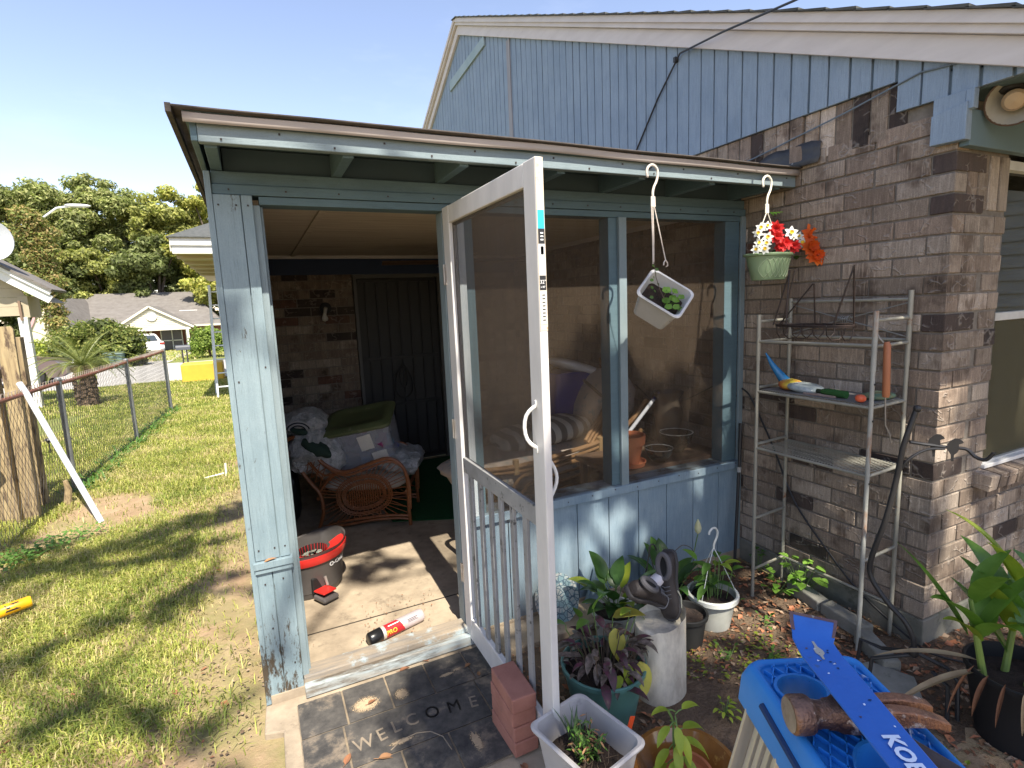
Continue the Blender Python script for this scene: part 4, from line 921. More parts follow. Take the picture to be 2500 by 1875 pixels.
# ================================================================== second rattan seat behind the half wall
m_rat2 = M("pale_rattan", (.27,.16,.075), (.17,.09,.04), rough=.45, scale=14, bump=.15, bscale=200)
m_flor = M("floral_cushion", (.44,.37,.31), (.36,.30,.26), rough=.95, scale=6, c3=(.20,.24,.24), s3=15, t3=(.56,.60))
lo = thing("rattan_lounge_chair", "wide bentwood rattan lounge chair seen through the screen with pale floral cushions", "lounge chair", (-1.1, .95, .1))
def lside(y, cut=0):
    mb = MB()
    mb.tube(spl([(-1.61+cut,y,.10),(-1.61+cut,y,.40),(-1.63+cut,y,.66),(-1.58+cut,y,.735),(-1.47+cut*.6,y,.70),(-1.2,y,.69),(-.9,y,.72),(-.62,y,.76),(-.40,y,.84),(-.22,y,1.0)]), .017, 8)
    mb.tube(spl([(-1.54+cut*.8,y,.68),(-1.2,y,.655),(-.9,y,.685),(-.62,y,.725),(-.38,y,.80)]), .013, 7); mb.tube(spl([(-1.2,y,.62),(-.9,y,.65),(-.6,y,.69)]), .012, 7)
    for k in range(5):
        r0 = .12 + .075*k; mb.tube(spl([(-.95 - r0, y, .12), (-.95 - r0, y, .30), (-.95 - r0*.7, y, .30 + r0*.72), (-.95, y, .34 + r0*.72), (-.95 + r0*.6, y, .36 + r0*.72)]), .011, 6)
    mb.tube([(-.30,y,.1),(-.28,y,.8)], .016, 8); mb.tube([(-1.60+cut,y,.22),(-.3,y,.22)], .013, 7)
    obj("side_frame", mb, m_rat2, lo, smooth=True)
lside(.62); lside(1.28, .42)
obj("cane_binding", MB().tube([(-1.26,.62,.735),(-1.26,.62,.64)], .022, 8).tube([(-.62,.62,.79),(-.62,.62,.68)], .022, 8), plas("cane_wrap", (.33,.22,.11), .5), lo, smooth=True)
mb = MB()
for k in range(5): mb.tube(spl([(-.66-.02*k,.62,.70+.02*k),(-.40,.85,.80+.045*k),(-.22,1.1,.92+.05*k),(-.16,1.28,1.04+.05*k)]), .013, 6)
obj("curved_back", mb, m_rat2, lo, smooth=True)
obj("seat_cushion", MB().blob((-.98,.95,.60), (1.25,.62,.24), None, .4, 34, 14, .07, 31), m_flor, lo, smooth=True)
obj("back_cushion", MB().blob((-.28,1.10,.93), (.28,.62,.50), Matrix.Rotation(R_(28),3,'Y'), .6, 28, 18, .08, 5), m_flor, lo, smooth=True)
N = NT("striped_cloth"); wv = N.n("ShaderNodeTexWave"); wv.inputs['Scale'].default_value = 3.4; wv.inputs['Distortion'].default_value = .6; N.l(N.pos(), wv.inputs['Vector']); m_strp = N.done(N.bsdf(N.ramp(wv.outputs['Fac'], .48, .52, (.46,.45,.40), (.09,.085,.08)), .95))
sp = obj("striped_pillow", MB().blob((-.85,1.02,.78), (.75,.42,.16), Matrix.Rotation(R_(-6),3,'Y'), .5, 30, 14, .1, 7), m_strp, None, smooth=True); T(sp, "grey and cream striped pillow lying on the floral lounge cushions", "pillow")
bl_ = thing("blue_cooler", "royal blue tub with white lid behind the striped pillow", "cooler", (-.50, 1.45, .70))
obj("tub_body", loft([(rrect(.15,.11,.03),.0),(rrect(.19,.14,.04),.36)], lambda x,y,z: (-.46+x+z*.15, 1.35+y, .80+z)), plas("royal_blue", (.012,.022,.19), .4), bl_, smooth=True)
obj("lid", MB().blob((-.36,1.34,1.185), (.46,.30,.09), Matrix.Rotation(R_(18),3,'Y'), .5, 28, 12, .06, 3), plas("white_lid", (.55,.56,.58), .5), bl_, smooth=True)
st_ = obj("walking_stick", MB().tube([(-.50,1.0,1.13),(-.08,.72,.66)], .011, 8), plas("dark_bamboo", (.05,.035,.02), .5), None, smooth=True); T(st_, "thin dark stick leaning diagonally across the blue tub", "stick")
br = thing("broom", "white broom handle with blue grip leaning behind the mullion", "broom", (-.7, .3, .7))
obj("handle", MB().tube([(-.78,.24,.80),(-.19,.55,1.04)], .0125, 10), plas("white_tube", (.50,.52,.56), .35), br, smooth=True)
obj("grip", MB().tube([(-.25,.52,1.015),(-.14,.575,1.06)], .0145, 10), plas("blue_grip", (.02,.03,.20), .4), br, smooth=True)
# side table with pots
tb = thing("side_table", "low brown table just inside the half wall carrying pots and bowls", "table", (-.40, .32, .1))
obj("table_top", MB().box(-.86, -.02, .10, .56, .685, .715), M("table_brown", (.16,.10,.065), (.09,.06,.042), rough=.5, scale=4, stretch=(1,6,6)), tb, bevel=.004)
for x in (-.82,-.06):
    for y in (.14,.52): obj("leg", MB().box(x-.018,x+.018,y-.018,y+.018,.108,.6845), M("leg_brown_%d%d" % (int(-x*100),int(y*100)), (.12,.075,.05), rough=.5), tb, bevel=.002)
m_terra = M("terracotta", (.50,.17,.07), (.40,.13,.055), rough=.85, scale=8, c3=(.55,.35,.25), s3=10, t3=(.66,.74))
tp = thing("terracotta_pot", "terracotta flower pot standing in its saucer on the side table by the mullion", "pot", (-.70,.20,.715))
obj("saucer", MB().lathe([(.07,.0),(.095,.004),(.103,.03),(.096,.03),(.09,.01),(.0,.008)], (-.70,.20,.7152), 28, None, True, False), m_terra, tp, smooth=True)
obj("pot", MB().lathe([(.058,.012),(.083,.13),(.084,.134),(.094,.134),(.099,.19),(.089,.19),(.078,.13),(.055,.03),(0,.03)], (-.70,.20,.7152), 28, None, True, False), m_terra, tp, smooth=True)
obj("inner_saucer", MB().lathe([(.03,.0),(.08,.008),(.084,.02),(.0,.012)], (-.70,.20,.7152+.155), 24, None, True, False), m_terra, tp, smooth=True)
m_glass = glass("cut_glass", (.86,.86,.84), .06, .7)
def bowl(x, y, r0, h, lb):
    g = thing("glass_bowl", lb, "bowl", (x, y, .7152), "cut glass bowls on the side table")
    mb = MB(); n = 40; prof = [(.35,.0),(.42,.02),(.40,.08),(.62,.25),(.82,.55),(.95,.85),(1.0,1.0),(.95,.98),(.78,.55),(.5,.2),(0,.12)]
    for i, (a, z) in enumerate(prof):
        mb.v += [(x + r0*a*(1+.035*(j % 2)*(1 if 3 <= i <= 7 else 0))*math.cos(2*math.pi*j/n), y + r0*a*(1+.035*(j % 2)*(1 if 3 <= i <= 7 else 0))*math.sin(2*math.pi*j/n), .7155 + h*z + (.004*(j % 4 < 2) if i in (6,7) else 0)) for j in range(n)]
    mb.f = [(i*n+j, i*n+(j+1) % n, (i+1)*n+(j+1) % n, (i+1)*n+j) for i in range(len(prof)-1) for j in range(n)]
    obj("bowl_body", mb, m_glass, g)
    obj("rim", MB().tube([(x + r0*.98*math.cos(2*math.pi*j/32), y + r0*.98*math.sin(2*math.pi*j/32), .7155+h) for j in range(32)], .0025, 5, closed=True), plas("bright_rim_%d" % int(r0*1000), (.55,.56,.55), .15), g, smooth=True)
bowl(-.505, .16, .085, .085, "smaller cut glass bowl, nearer the terracotta pot"); bowl(-.27, .27, .105, .13, "larger cut glass bowl, nearer the end post")
N = NT("smoky_glass"); d_ = N.bsdf((.14,.115,.09), .15); t_ = N.n("ShaderNodeBsdfTransparent"); t_.inputs[0].default_value = (.6,.5,.42,1); mx = N.n("ShaderNodeMixShader"); mx.inputs[0].default_value = .55; N.l(t_.outputs[0], mx.inputs[1]); N.l(d_, mx.inputs[2]); m_smoke = N.done(mx.outputs[0])
vs_ = obj("tall_glass_jar", MB().lathe([(.06,.0),(.075,.03),(.085,.12),(.10,.22),(.075,.30),(.078,.31),(.105,.36),(.10,.36),(.07,.305),(.09,.2),(.07,.03),(0,.02)], (-.17,.46,.7155), 32, None, True, False), m_smoke, None, smooth=True); T(vs_, "tall smoky glass jar with flared neck at the back of the side table", "jar")
fe = obj("fence_wire", MB().tube([(-.02,.12,1.17),(-.03,.45,1.0),(-.03,.75,.93),(-.028,1.0,1.05)], .004, 6), m_black, None, smooth=True); fe.name = "cord"; T(fe, "thin black cord sagging along the brick wall inside the porch", "cord")
cn = obj("drink_can", MB().lathe([(.026,0),(.033,.008),(.033,.105),(.027,.12),(.0,.119)], (-1.745,.12,.6925), 24, None, True, False), M("canister_print", (.30,.30,.36), (.10,.09,.14), rough=.35, scale=22, c3=(.6,.58,.6), s3=26, t3=(.58,.62)), None, smooth=True); T(cn, "printed metal canister on the sill behind the door slats", "canister")

# ================================================================== tubular rack by the brick wall
rk = thing("tube_rack", "tall grey tubular metal rack with mesh shelves, rusting, against the brick side wall", "rack", (-.17, -.65, .04))
FL, BL_, FR, BR_ = (-.313,-.385), (-.046,-.36), (-.307,-.965), (-.036,-.948)
m_rust = M("rack_rusty_post", (.36,.36,.33), (.28,.28,.25), rough=.45, scale=10, c3=(.26,.12,.055), s3=5, t3=(.52,.64), st3=(2,2,.5))
for (p, zt, mt_) in ((FL,1.60,m_rusty),(BL_,1.675,m_rusty),(FR,1.615,m_rust),(BR_,1.695,m_rusty)):
    o = obj("post", MB().tube([(p[0],p[1],.03),(p[0],p[1],zt-.001)], .0092, 12).tube([(p[0],p[1],1.36),(p[0],p[1],zt)], .0108, 12), mt_, rk, smooth=True)
def rb(a, b, z, za=None, r_=.0074): return obj("rail", MB().tube([(a[0],a[1],z),(b[0],b[1],za or z)], r_, 10), m_rusty, rk, smooth=True)
rb(FL,BL_,1.565); rb(BL_,BR_,1.655); rb(BL_,BR_,1.475); rb(FL,FR,1.462,1.468); rb(FR,BR_,1.575); rb(FR,BR_,1.465); rb(FL,BL_,1.46)
for z in (1.20, .895): rb(FL,FR,z); rb(FR,BR_,z); rb(FL,BL_,z+.02); rb(BL_,BR_,z)
rb(FL,BL_,.50); rb(FL,BL_,.205); rb(FR,BR_,.50); rb(BL_,BR_,.205)
for z in (1.20, .895):
    mb = MB(); k = 0
    y = FR[1] + .02
    while y < FL[1] - .01: mb.box(-.305, -.045, y - .0012, y + .0012, z + .006, z + .0085); y += .014
    for x in (-.28,-.22,-.16,-.10,-.06): mb.box(x-.0015, x+.0015, FR[1]+.01, FL[1]-.01, z + .003, z + .0058)
    obj("mesh_shelf", mb, m_rusty, rk, kind='stuff')
obj("cross_brace", MB().tube([(-.045,-.37,1.64),(-.04,-.94,1.49)], .003, 6).tube([(-.045,-.37,1.49),(-.04,-.94,1.64)], .003, 6), M("brace_wire", (.33,.33,.31), rough=.4, metal=.5), rk, smooth=True)
co = MB(); co.tube([(-.046 + .016*math.cos(t), -.655 + .0035*(t/2.0) - .03, 1.565 + .016*math.sin(t)) for t in [k*.45 for k in range(80)]], .0016, 4); obj("brace_coil", co, bpy.data.materials["brace_wire"], rk, smooth=True)
obj("bolts", MB().box(FR[0]-.004, FR[0]+.004, FR[1]-.014, FR[1]-.010, 1.30, 1.308).box(FR[0]-.004, FR[0]+.004, FR[1]-.014, FR[1]-.010, 1.14, 1.148).box(FR[0]-.004, FR[0]+.004, FR[1]-.014, FR[1]-.010, .86, .868), m_black, rk)
tr = obj("metal_tray", MB().box(-.30,-.05,-.94,-.40,1.2092,1.213), M("grey_tray", (.12,.12,.12), (.18,.17,.16), rough=.5, c3=(.2,.12,.08), s3=9), None, bevel=.001); T(tr, "flat grey metal sheet lying on the middle rack shelf", "tray")
# plastic bird-seed bag etc on the middle shelf
bagc = thing("seed_bag", "half empty plastic bag with blue neck and red print on the middle rack shelf", "bag", (-.20,-.48,1.213))
obj("bag_neck", MB().tube([(-.27,-.395,1.40),(-.25,-.42,1.34),(-.22,-.45,1.28),(-.20,-.47,1.245)], [.004,.013,.022,.028], 10), plas("bag_blue", (.02,.16,.36), .25), bagc, smooth=True)
obj("bag_front", MB().blob((-.21,-.50,1.238), (.12,.10,.055), None, .8, 24, 14, .25, 5), M("bag_print_red", (.42,.06,.03), (.50,.45,.05), rough=.3, scale=16, c3=(.10,.25,.06), s3=18), bagc, smooth=True)
obj("bag_body", MB().blob((-.20,-.575,1.232), (.14,.17,.045), Matrix.Rotation(R_(8),3,'X'), .8, 26, 14, .2, 8), M("bag_clear", (.38,.42,.42), (.18,.22,.23), rough=.2, scale=30), bagc, smooth=True)
nt_ = obj("seed_paper", MB().blob((-.20,-.71,1.228), (.06,.09,.025), None, .5, 16, 10, .2, 3), plas("cream_packet", (.62,.60,.38), .6), None, smooth=True); nt_.name = "seed_packet"; T(nt_, "cream paper packet lying behind the green bottle on the rack shelf", "packet")
gb = thing("garden_bottle", "small green plastic sprayer lying on the middle rack shelf", "sprayer", (-.23,-.76,1.213))
obj("bottle", MB().tube([(-.25,-.70,1.233),(-.25,-.73,1.234),(-.25,-.82,1.232)], [.012,.018,.018], 12), plas("bottle_green", (.03,.10,.03), .25), gb, smooth=True)
obj("cap", MB().tube([(-.25,-.675,1.233),(-.25,-.70,1.233)], .011, 10), plas("bottle_dark", (.02,.03,.02), .4), gb, smooth=True)
ball = obj("orange_ball", MB().blob((-.285,-.905,1.232), (.036,.046,.034), None, 1, 16, 12), plas("orange_float", (.75,.14,.06), .35), None, smooth=True); ball.name = "fishing_float"; T(ball, "orange float ball on the near end of the middle rack shelf", "float")
g2 = obj("garden_gloves", MB().blob((-.14,-.88,1.225), (.14,.11,.03), None, .7, 24, 12, .3, 3), M("glove_cloth", (.05,.13,.10), (.16,.14,.06), rough=.9, scale=18), None, smooth=True); T(g2, "faded green garden gloves folded in the back corner of the rack shelf", "gloves")
sc_ = obj("scissors_blade", MB().tube([(-.27,-.62,1.216),(-.27,-.70,1.218),(-.27,-.78,1.217)], .006, 6), M("rusty_blade", (.2,.12,.09), (.35,.28,.25), rough=.5), None, smooth=True); sc_.name = "pruning_blade"; T(sc_, "thin rusty pruning blade lying on the front of the middle rack shelf", "blade")
hk = thing("hand_cultivator", "hand tool with round orange wooden handle hooked over the near rack post", "hand tool", (-.285,-.99,1.0))
obj("handle", MB().tube([(-.285,-1.000,1.485),(-.284,-1.003,1.47),(-.278,-1.006,1.26),(-.279,-1.006,1.25)], [.010,.0135,.0145,.012], 12), M("orange_wood", (.36,.13,.055), (.30,.10,.045), rough=.5, stretch=(4,4,.6)), hk, smooth=True)
obj("tines", MB().tube([(-.30,-.955,1.54),(-.292,-.975,1.50),(-.285,-1.0,1.47)], .0035, 6).tube([(-.28,-1.005,1.25),(-.277,-1.01,1.13),(-.262,-1.02,1.09),(-.255,-1.025,1.05)], .003, 6), plas("tool_steel", (.3,.28,.26), .4, metal=.6), hk, smooth=True)
# wire plant hanger on top of the rack
wb = thing("wire_hanging_basket", "rusty black wire basket frame standing on the rack top", "wire basket", (-.19,-.62,1.47))
c0 = V((-.19,-.60,1.545)); mb = MB()
cr = [c0 + V((.085*math.cos(a)*1.05, .20*math.sin(a), 0)) for a in [2*math.pi*k/28 for k in range(28)]]
mb.tube(cr, .0035, 6, closed=True); mb.tube([q - V((0,0,.006)) for q in cr], .003, 6, closed=True)
for k in range(7):
    yk = -.17 + .057*k; wx = .085*math.sqrt(max(.05,1-(yk/.2)**2)); mb.tube([c0+V((-wx,yk,0)), c0+V((-wx*.9,yk,-.045)), c0+V((-wx*.4,yk,-.07)), c0+V((wx*.4,yk,-.07)), c0+V((wx*.9,yk,-.045)), c0+V((wx,yk,0))], .003, 6)
WR_ = .0038
tp1, tp2 = c0+V((-.05,.02,.30)), c0+V((-.03,-.21,.26))
for a_, b_ in (((-.06,.18,0),(-.05,.10,.27)),((.02,.19,0),(.01,.12,.27)),((-.08,.09,0),(-.05,.105,.27)),((.08,.05,0),(.02,.02,.20)),((.0,.19,0),(.02,.025,.20)),((-.06,-.14,0),(-.05,-.22,.27)),((.06,-.16,0),(-.045,-.215,.265))): mb.tube([c0+V(a_), c0+V(b_)], WR_, 6)
obj("wire_frame", mb, M("rusty_wire", (.022,.018,.017), (.06,.038,.03), rough=.55, scale=30, c3=(.45,.42,.38), s3=24, t3=(.66,.70)), wb, smooth=True)
# black wire crossing the wall, thin pole, shepherd's hook
wc = obj("black_cable", MB().tube(spl([(-.012,-.02,1.14),(-.014,-.08,1.10),(-.016,-.16,.98),(-.02,-.27,.80),(-.02,-.40,.55),(-.02,-.58,.36),(-.02,-.78,.19),(-.03,-1.0,.09),(-.06,-1.15,.075),(.05,-1.3,.07)]), .0055, 6), m_black, None, smooth=True); T(wc, "black cable drooping down the brick wall behind the rack to the corner", "cable")
pl_ = thing("black_pole", "slim black pole leaning in the corner between half wall and bricks", "pole", (-.15,-.10,.05))
obj("tube", MB().tube([(-.045,-.045,.925),(-.155,-.115,.05)], .0095, 10).tube([(-.044,-.044,.93),(-.0665,-.058,.76)], .0115, 10), m_black, pl_, smooth=True)
obj("collar", MB().tube([(-.078,-.068,.665),(-.082,-.07,.635)], .013, 10), plas("grey_collar", (.35,.35,.34), .5), pl_, smooth=True)
sh = thing("shepherd_hook", "bent black iron garden hook with two bird cutouts leaning over the rack's near end", "garden hook", (-.45,-1.2,.05))
SX = -.45
obj("rod", MB().tube(spl([(-.40,-1.19,1.24),(-.43,-1.17,1.10),(-.44,-1.155,.95),(-.45,-1.13,.78),(-.45,-1.085,.60),(-.45,-1.09,.52),(-.44,-1.15,.44),(-.43,-1.215,.385),(-.42,-1.245,.32),(-.42,-1.25,.26)]), .0105, 10), m_black, sh, smooth=True)
obj("ball", MB().blob((-.40,-1.193,1.245), (.028,.028,.028), None, 1, 12, 8), m_black, sh, smooth=True)
obj("arm", MB().tube(spl([(-.42,-1.185,1.115),(-.37,-1.225,1.105),(-.33,-1.28,1.10),(-.31,-1.32,1.10),(-.30,-1.345,1.075),(-.295,-1.375,1.07),(-.29,-1.395,1.10)]), .0065, 8).tube(spl([(-.43,-1.16,.99),(-.42,-1.185,1.045),(-.38,-1.22,1.085),(-.34,-1.265,1.095)]), .0055, 8), m_black, sh, smooth=True)
bird = [(-.030,.026),(-.020,.034),(-.008,.034),(.002,.026),(.014,.010),(.016,-.006),(.008,-.020),(.002,-.030),(.000,-.055),(-.008,-.055),(-.008,-.030),(-.018,-.018),(-.022,-.004),(-.020,.012),(-.034,.020)]
for (bx_, by_, bz_) in ((-.36,-1.235,1.115),(-.335,-1.285,1.105)):
    e1 = V((-.45,.89,0)); obj("bird_cutout", MB().prism(bird, lambda a,b,d: V((bx_,by_,bz_)) + e1*a*1.0 + V((0,0,1))*b + V((.89,.45,0))*d, -.0015, .0015), m_black, sh)
obj("clamp", MB().blob((-.42,-1.25,.27), (.035,.035,.05), None, .7, 12, 8), m_black, sh, smooth=True)
obj("foot_frame", MB().tube([(-.42,-1.25,.27),(-.40,-1.12,.20),(-.43,-1.05,.21),(-.44,-1.04,.04)], .008, 8).tube([(-.42,-1.24,.25),(-.50,-1.14,.20),(-.505,-1.13,.04)], .008, 8).tube([(-.42,-1.25,.27),(-.34,-1.33,.22),(-.345,-1.37,.19),(-.36,-1.385,.04)], .008, 8).tube([(-.38,-1.30,.2),(-.39,-1.36,.18),(-.40,-1.37,.04)], .008, 8), m_black, sh, smooth=True)
# edging blocks
m_block = M("edging_block", (.26,.25,.22), (.17,.165,.14), rough=.95, scale=9, c3=(.08,.09,.06), s3=8, bump=.6, bscale=60)
for k, (x, y, rz, lb) in enumerate(((-.10,-.56,75,"mossy concrete edging block furthest back under the rack"),(-.14,-.80,82,"concrete edging block between the two near rack posts"),(-.26,-1.02,60,"concrete edging block nearest the blue ladder top"))):
    o = obj("edging_block", MB().obox((x, y, .075), (.24,.075,.075), Matrix.Rotation(R_(rz),3,'Z')), m_block, None, bevel=.008); T(o, lb, "edging block", "concrete edging blocks along the wall")
sl2 = obj("broken_slab", MB().prism([(-.62,-1.22),(-.42,-1.30),(-.30,-1.20),(-.36,-1.05),(-.52,-1.02)], lambda a,b,d: (a,b,d), .03, .085), m_block, None, bevel=.006); T(sl2, "flat broken grey slab behind the blue ladder top", "slab")

# ================================================================== hanging planters
def hook_hanger(root, hx, hy, hz, mat):
    pts = [(-.028,-.035),(-.033,-.015),(-.028,.006),(-.010,.020),(.010,.018),(.026,.002),(.028,-.022),(.020,-.05),(.006,-.075),(.000,-.10),(.002,-.125)]
    mb = MB().tube(spl([(hx + a, hy, hz + b) for a, b in pts], 4), [.0028] + [.0058]*(len(spl([(0,0,0)]*11,4))-2) + [.005], 7)
    obj("hook", mb, mat, root, smooth=True)
    obj("hook_plate", MB().prism([(-.012,.01),(.012,.01),(.014,-.035),(-.012,-.035)], lambda a,b,d: (hx+.001+a, hy+d, hz-.125+b), -.0025, .0025), mat, root, bevel=.001)
    obj("nail", MB().tube([(hx,-.36,hz+.012),(hx-.0,-.3322,hz+.008)], .0025, 6), m_black, root)
m_hang = M("hanger_plastic", (.66,.60,.53), (.52,.44,.38), rough=.5, scale=30)
hp1 = thing("hanging_planter", "white square planter hanging crooked from the fascia by two of its three straps", "hanging planter", (-.92,-.36,1.57))
hook_hanger(hp1, -.985, -.366, 2.275, m_hang)
for (a_, b_) in (((-.993,-.366,2.12),(-.985,-.366,1.862)),((-.985,-.366,2.12),(-.980,-.366,1.862)),((-.978,-.366,2.12),(-.915,-.37,1.878))): obj("strap", MB().tube([a_, ((a_[0]+b_[0])/2+.002, a_[1], (a_[2]+b_[2])/2), b_], .0026, 6), m_hang, hp1, smooth=True)
obj("strap_clip", MB().tube([(-.915,-.37,1.88),(-.925,-.37,1.868),(-.926,-.37,1.855)], .003, 6).tube([(-.915,-.37,1.88),(-.904,-.37,1.866),(-.903,-.37,1.852),(-.912,-.37,1.85)], .003, 6), m_hang, hp1, smooth=True)
# planter: rounded square pot, axis tilted; rim plane faces up-left/viewer
def sq_pot(root, c, axis, xdir, hx, hy, h, mat, taper=.8, soil=None, soil_t=.55, rim=.008, rr=.03, name="pot"):
    ax_ = V(axis).normalized(); xd = V(xdir); xd = (xd - ax_*xd.dot(ax_)).normalized(); yd = ax_.cross(xd); c = V(c)
    fn = lambda x, y, z: c + xd*x + yd*y + ax_*z
    t = taper
    R0 = lambda k, g=0: rrect(hx*k+g, hy*k+g, rr*k)
    o = obj(name, loft([(R0(t), -h), (R0(1-(1-t)*.3), -h*.3), (R0(1), -.012), (R0(1,rim), -.010), (R0(1,rim+.002), -.002), (R0(1,rim*.6), .003), (R0(1,-.002), .0), (R0(1,-.005), -.02), (R0(1-(1-t)*.3,-.004), -h*.3), (R0(t,-.004), -h+.006)], fn), mat, root, smooth=True)
    if soil: 
        s_ = soil_t; k = 1-(1-t)*s_
        mb = MB(); n = 9
        for j in range(n):
            for i in range(n):
                a = -1+2*i/(n-1); b = -1+2*j/(n-1); mb.v.append(tuple(fn(a*(hx*k-.004)*.98, b*(hy*k-.004)*.98, -h*s_ + .010*mnoise.noise(V((a*3,b*3,h*40))))))
        mb.f = [(j*n+i, j*n+i+1, (j+1)*n+i+1, (j+1)*n+i) for j in range(n-1) for i in range(n-1)]
        obj("soil", mb, soil, root, smooth=True)
    return fn
m_soil = M("potting_soil", (.022,.015,.012), (.05,.032,.024), rough=1, scale=40, c3=(.3,.28,.25), s3=90, t3=(.72,.76), bump=1, bscale=120, bdist=.01)
m_pw = M("white_planter", (.62,.62,.62), (.54,.54,.54), rough=.4, c3=(.42,.40,.36), s3=10, t3=(.62,.78))
# rim corners seen: (-.985,1.843) (-1.043,1.733) (-.831,1.611) (-.763,1.725)
fn1 = sq_pot(hp1, (-.905,-.36,1.728), (-.21,-.80,.56), (.62,-.55,-.55), .108, .088, .165, m_pw, .78, m_soil, .42)
m_lf_g = Mleaf("bright_green_leaf", (.13,.27,.035), (.20,.35,.06), .3)
m_lf_d = Mleaf("deep_green_leaf", (.035,.085,.02), (.055,.12,.03), .22, .3)
m_lf_m = Mleaf("mid_green_leaf", (.07,.16,.03), (.12,.22,.045), .3, .35)
m_lf_y = Mleaf("yellow_green_leaf", (.36,.42,.05), (.24,.34,.04), .35, .4)
m_lf_yel = Mleaf("yellow_leaf", (.55,.45,.08), (.42,.40,.06), .35, .45)
m_lf_p = Mleaf("purple_leaf", (.11,.035,.06), (.06,.045,.035), .2, .35, 50)
m_lf_s = Mleaf("silver_brown_leaf", (.20,.15,.13), (.07,.06,.045), .2, .35, 70)
m_stem = plas("green_stem", (.12,.20,.05), .6); m_stemd = plas("brown_stem", (.10,.07,.045), .7)
def plant(name, label, cat, at, group=None): return thing(name, label, cat, at, group)
def round_leaf(root, c, nrm, r_, mat):
    nrm = V(nrm).normalized(); a = nrm.orthogonal().normalized(); b = nrm.cross(a); mb = MB(); n = 14
    mb.v = [tuple(V(c) - nrm*r_*.2)] + [tuple(V(c) + (a*math.cos(t)+b*math.sin(t))*r_*(1+.08*math.sin(5*t)) + nrm*r_*.12*math.sin(3*t)) for t in [2*math.pi*k/n for k in range(n)]]
    mb.f = [(0,1+k,1+(k+1) % n) for k in range(n)]; return obj("leaf", mb, mat, root, smooth=True)
pt = plant("potted_seedling", "bright green round leaved seedling growing in the crooked white planter", "plant", fn1(0,0,-.06))
for (x,y,z,r_) in ((-.005,.02,.035,.021),(.03,.045,.03,.018),(.055,.01,.02,.019),(.02,-.01,.005,.020),(.045,-.03,.0,.017),(.075,-.02,.015,.016),(.04,.02,.01,.018),(.07,.03,.035,.015),(.095,-.005,.0,.012)):
    q = fn1(x,y,z-.035); round_leaf(pt, q, (-.3+random.uniform(-.4,.4),-.7,.6), r_, m_lf_g); obj("stem", MB().tube([fn1(x*.6+.01,y*.6,-.07), q], .0014, 5), m_stem, pt)
vn = plant("trailing_vine", "little green vine climbing the strap joint of the crooked white planter", "vine", (-.98,-.37,1.8))
obj("stem", MB().tube([(-.985,-.372,1.87),(-.975,-.375,1.80),(-.972,-.40,1.74),(-.965,-.42,1.70)], .0018, 5), m_stemd, vn)
for k in range(9): round_leaf(vn, (-.985+random.uniform(-.025,.03), -.378, 1.86-.018*k+random.uniform(-.01,.01)), (random.uniform(-1,1),-1,.6), .009, m_lf_m)
# green basket with artificial flowers
hp2 = thing("flower_basket", "sage green oval hanging basket with curved line pattern under the fascia end", "hanging basket", (-.225,-.36,1.775))
hook_hanger(hp2, -.255, -.366, 2.27, plas("hanger_cream", (.78,.74,.62), .5))
for e in (-.325, -.155): obj("strap", MB().tube([(-.253,-.366,2.12),(-.25 + (e+.24)*.55,-.366,2.03),(e,-.375,1.90)], .0026, 6), bpy.data.materials["hanger_cream"], hp2, smooth=True)
m_sage = M("sage_plastic", (.20,.28,.16), (.17,.245,.14), rough=.45)
bp = (-.225,-.36,1.775)
obj("pot", MB().lathe([(.098,0),(.102,.004),(.118,.06),(.135,.118),(.140,.120),(.150,.122),(.152,.130),(.146,.134),(.135,.128),(.11,.05),(0,.03)], bp, 36, None, True, False, 1, .62), m_sage, hp2, smooth=True, auto=30)
mb = MB()
for k in range(7):
    x0 = -.085 + .028*k
    for sg in (1,-1):
        pts = []
        for j in range(9):
            z = .012 + .095*j/8; xx = x0 + sg*.024*math.sin(math.pi*j/8); rr0 = .104 + .031*z/.12
            s_ = max(-.98, min(.98, xx/rr0)); pts.append((bp[0] + xx, bp[1] - .62*rr0*math.sqrt(1-s_*s_) - .0015, bp[2] + z))
        mb.tube(pts, .0010, 4)
obj("pattern_lines", mb, plas("pale_sage", (.36,.44,.28), .5), hp2, smooth=True)
fl_ = thing("artificial_flowers", "artificial white daffodils with red and orange blooms filling the sage green basket", "flowers", (-.2,-.36,1.89))
m_fw = Mleaf("petal_white", (.78,.78,.74), (.70,.70,.66), .25, .6, vary=.05); m_fr = Mleaf("petal_red", (.62,.03,.03), (.50,.02,.02), .25, .6); m_fo = Mleaf("petal_orange", (.75,.17,.02), (.62,.08,.015), .3, .6); m_fy = plas("flower_yellow", (.72,.48,.03), .6)
def daff(c, nrm, r_):
    nrm = V(nrm).normalized(); a = nrm.orthogonal().normalized(); b = nrm.cross(a); mb = MB(); c = V(c); t0 = random.uniform(0,6)
    for k in range(6): t = t0 + 2*math.pi*k/6; d = a*math.cos(t)+b*math.sin(t); mb.leaf(c, d + nrm*.15, r_, r_*.62, up=nrm, droop=.25, fold=.15, n=4)
    fo_ = obj("white_flower", mb, m_fw, fl_, smooth=True); Q_ = nrm.to_track_quat('Z','Y').to_matrix()
    obj("cup", MB().lathe([(r_*.10,0),(r_*.18,r_*.2),(r_*.30,r_*.36),(r_*.2,r_*.28),(0,r_*.08)], c, 12, Q_, True, False), m_fy, fo_, smooth=True)
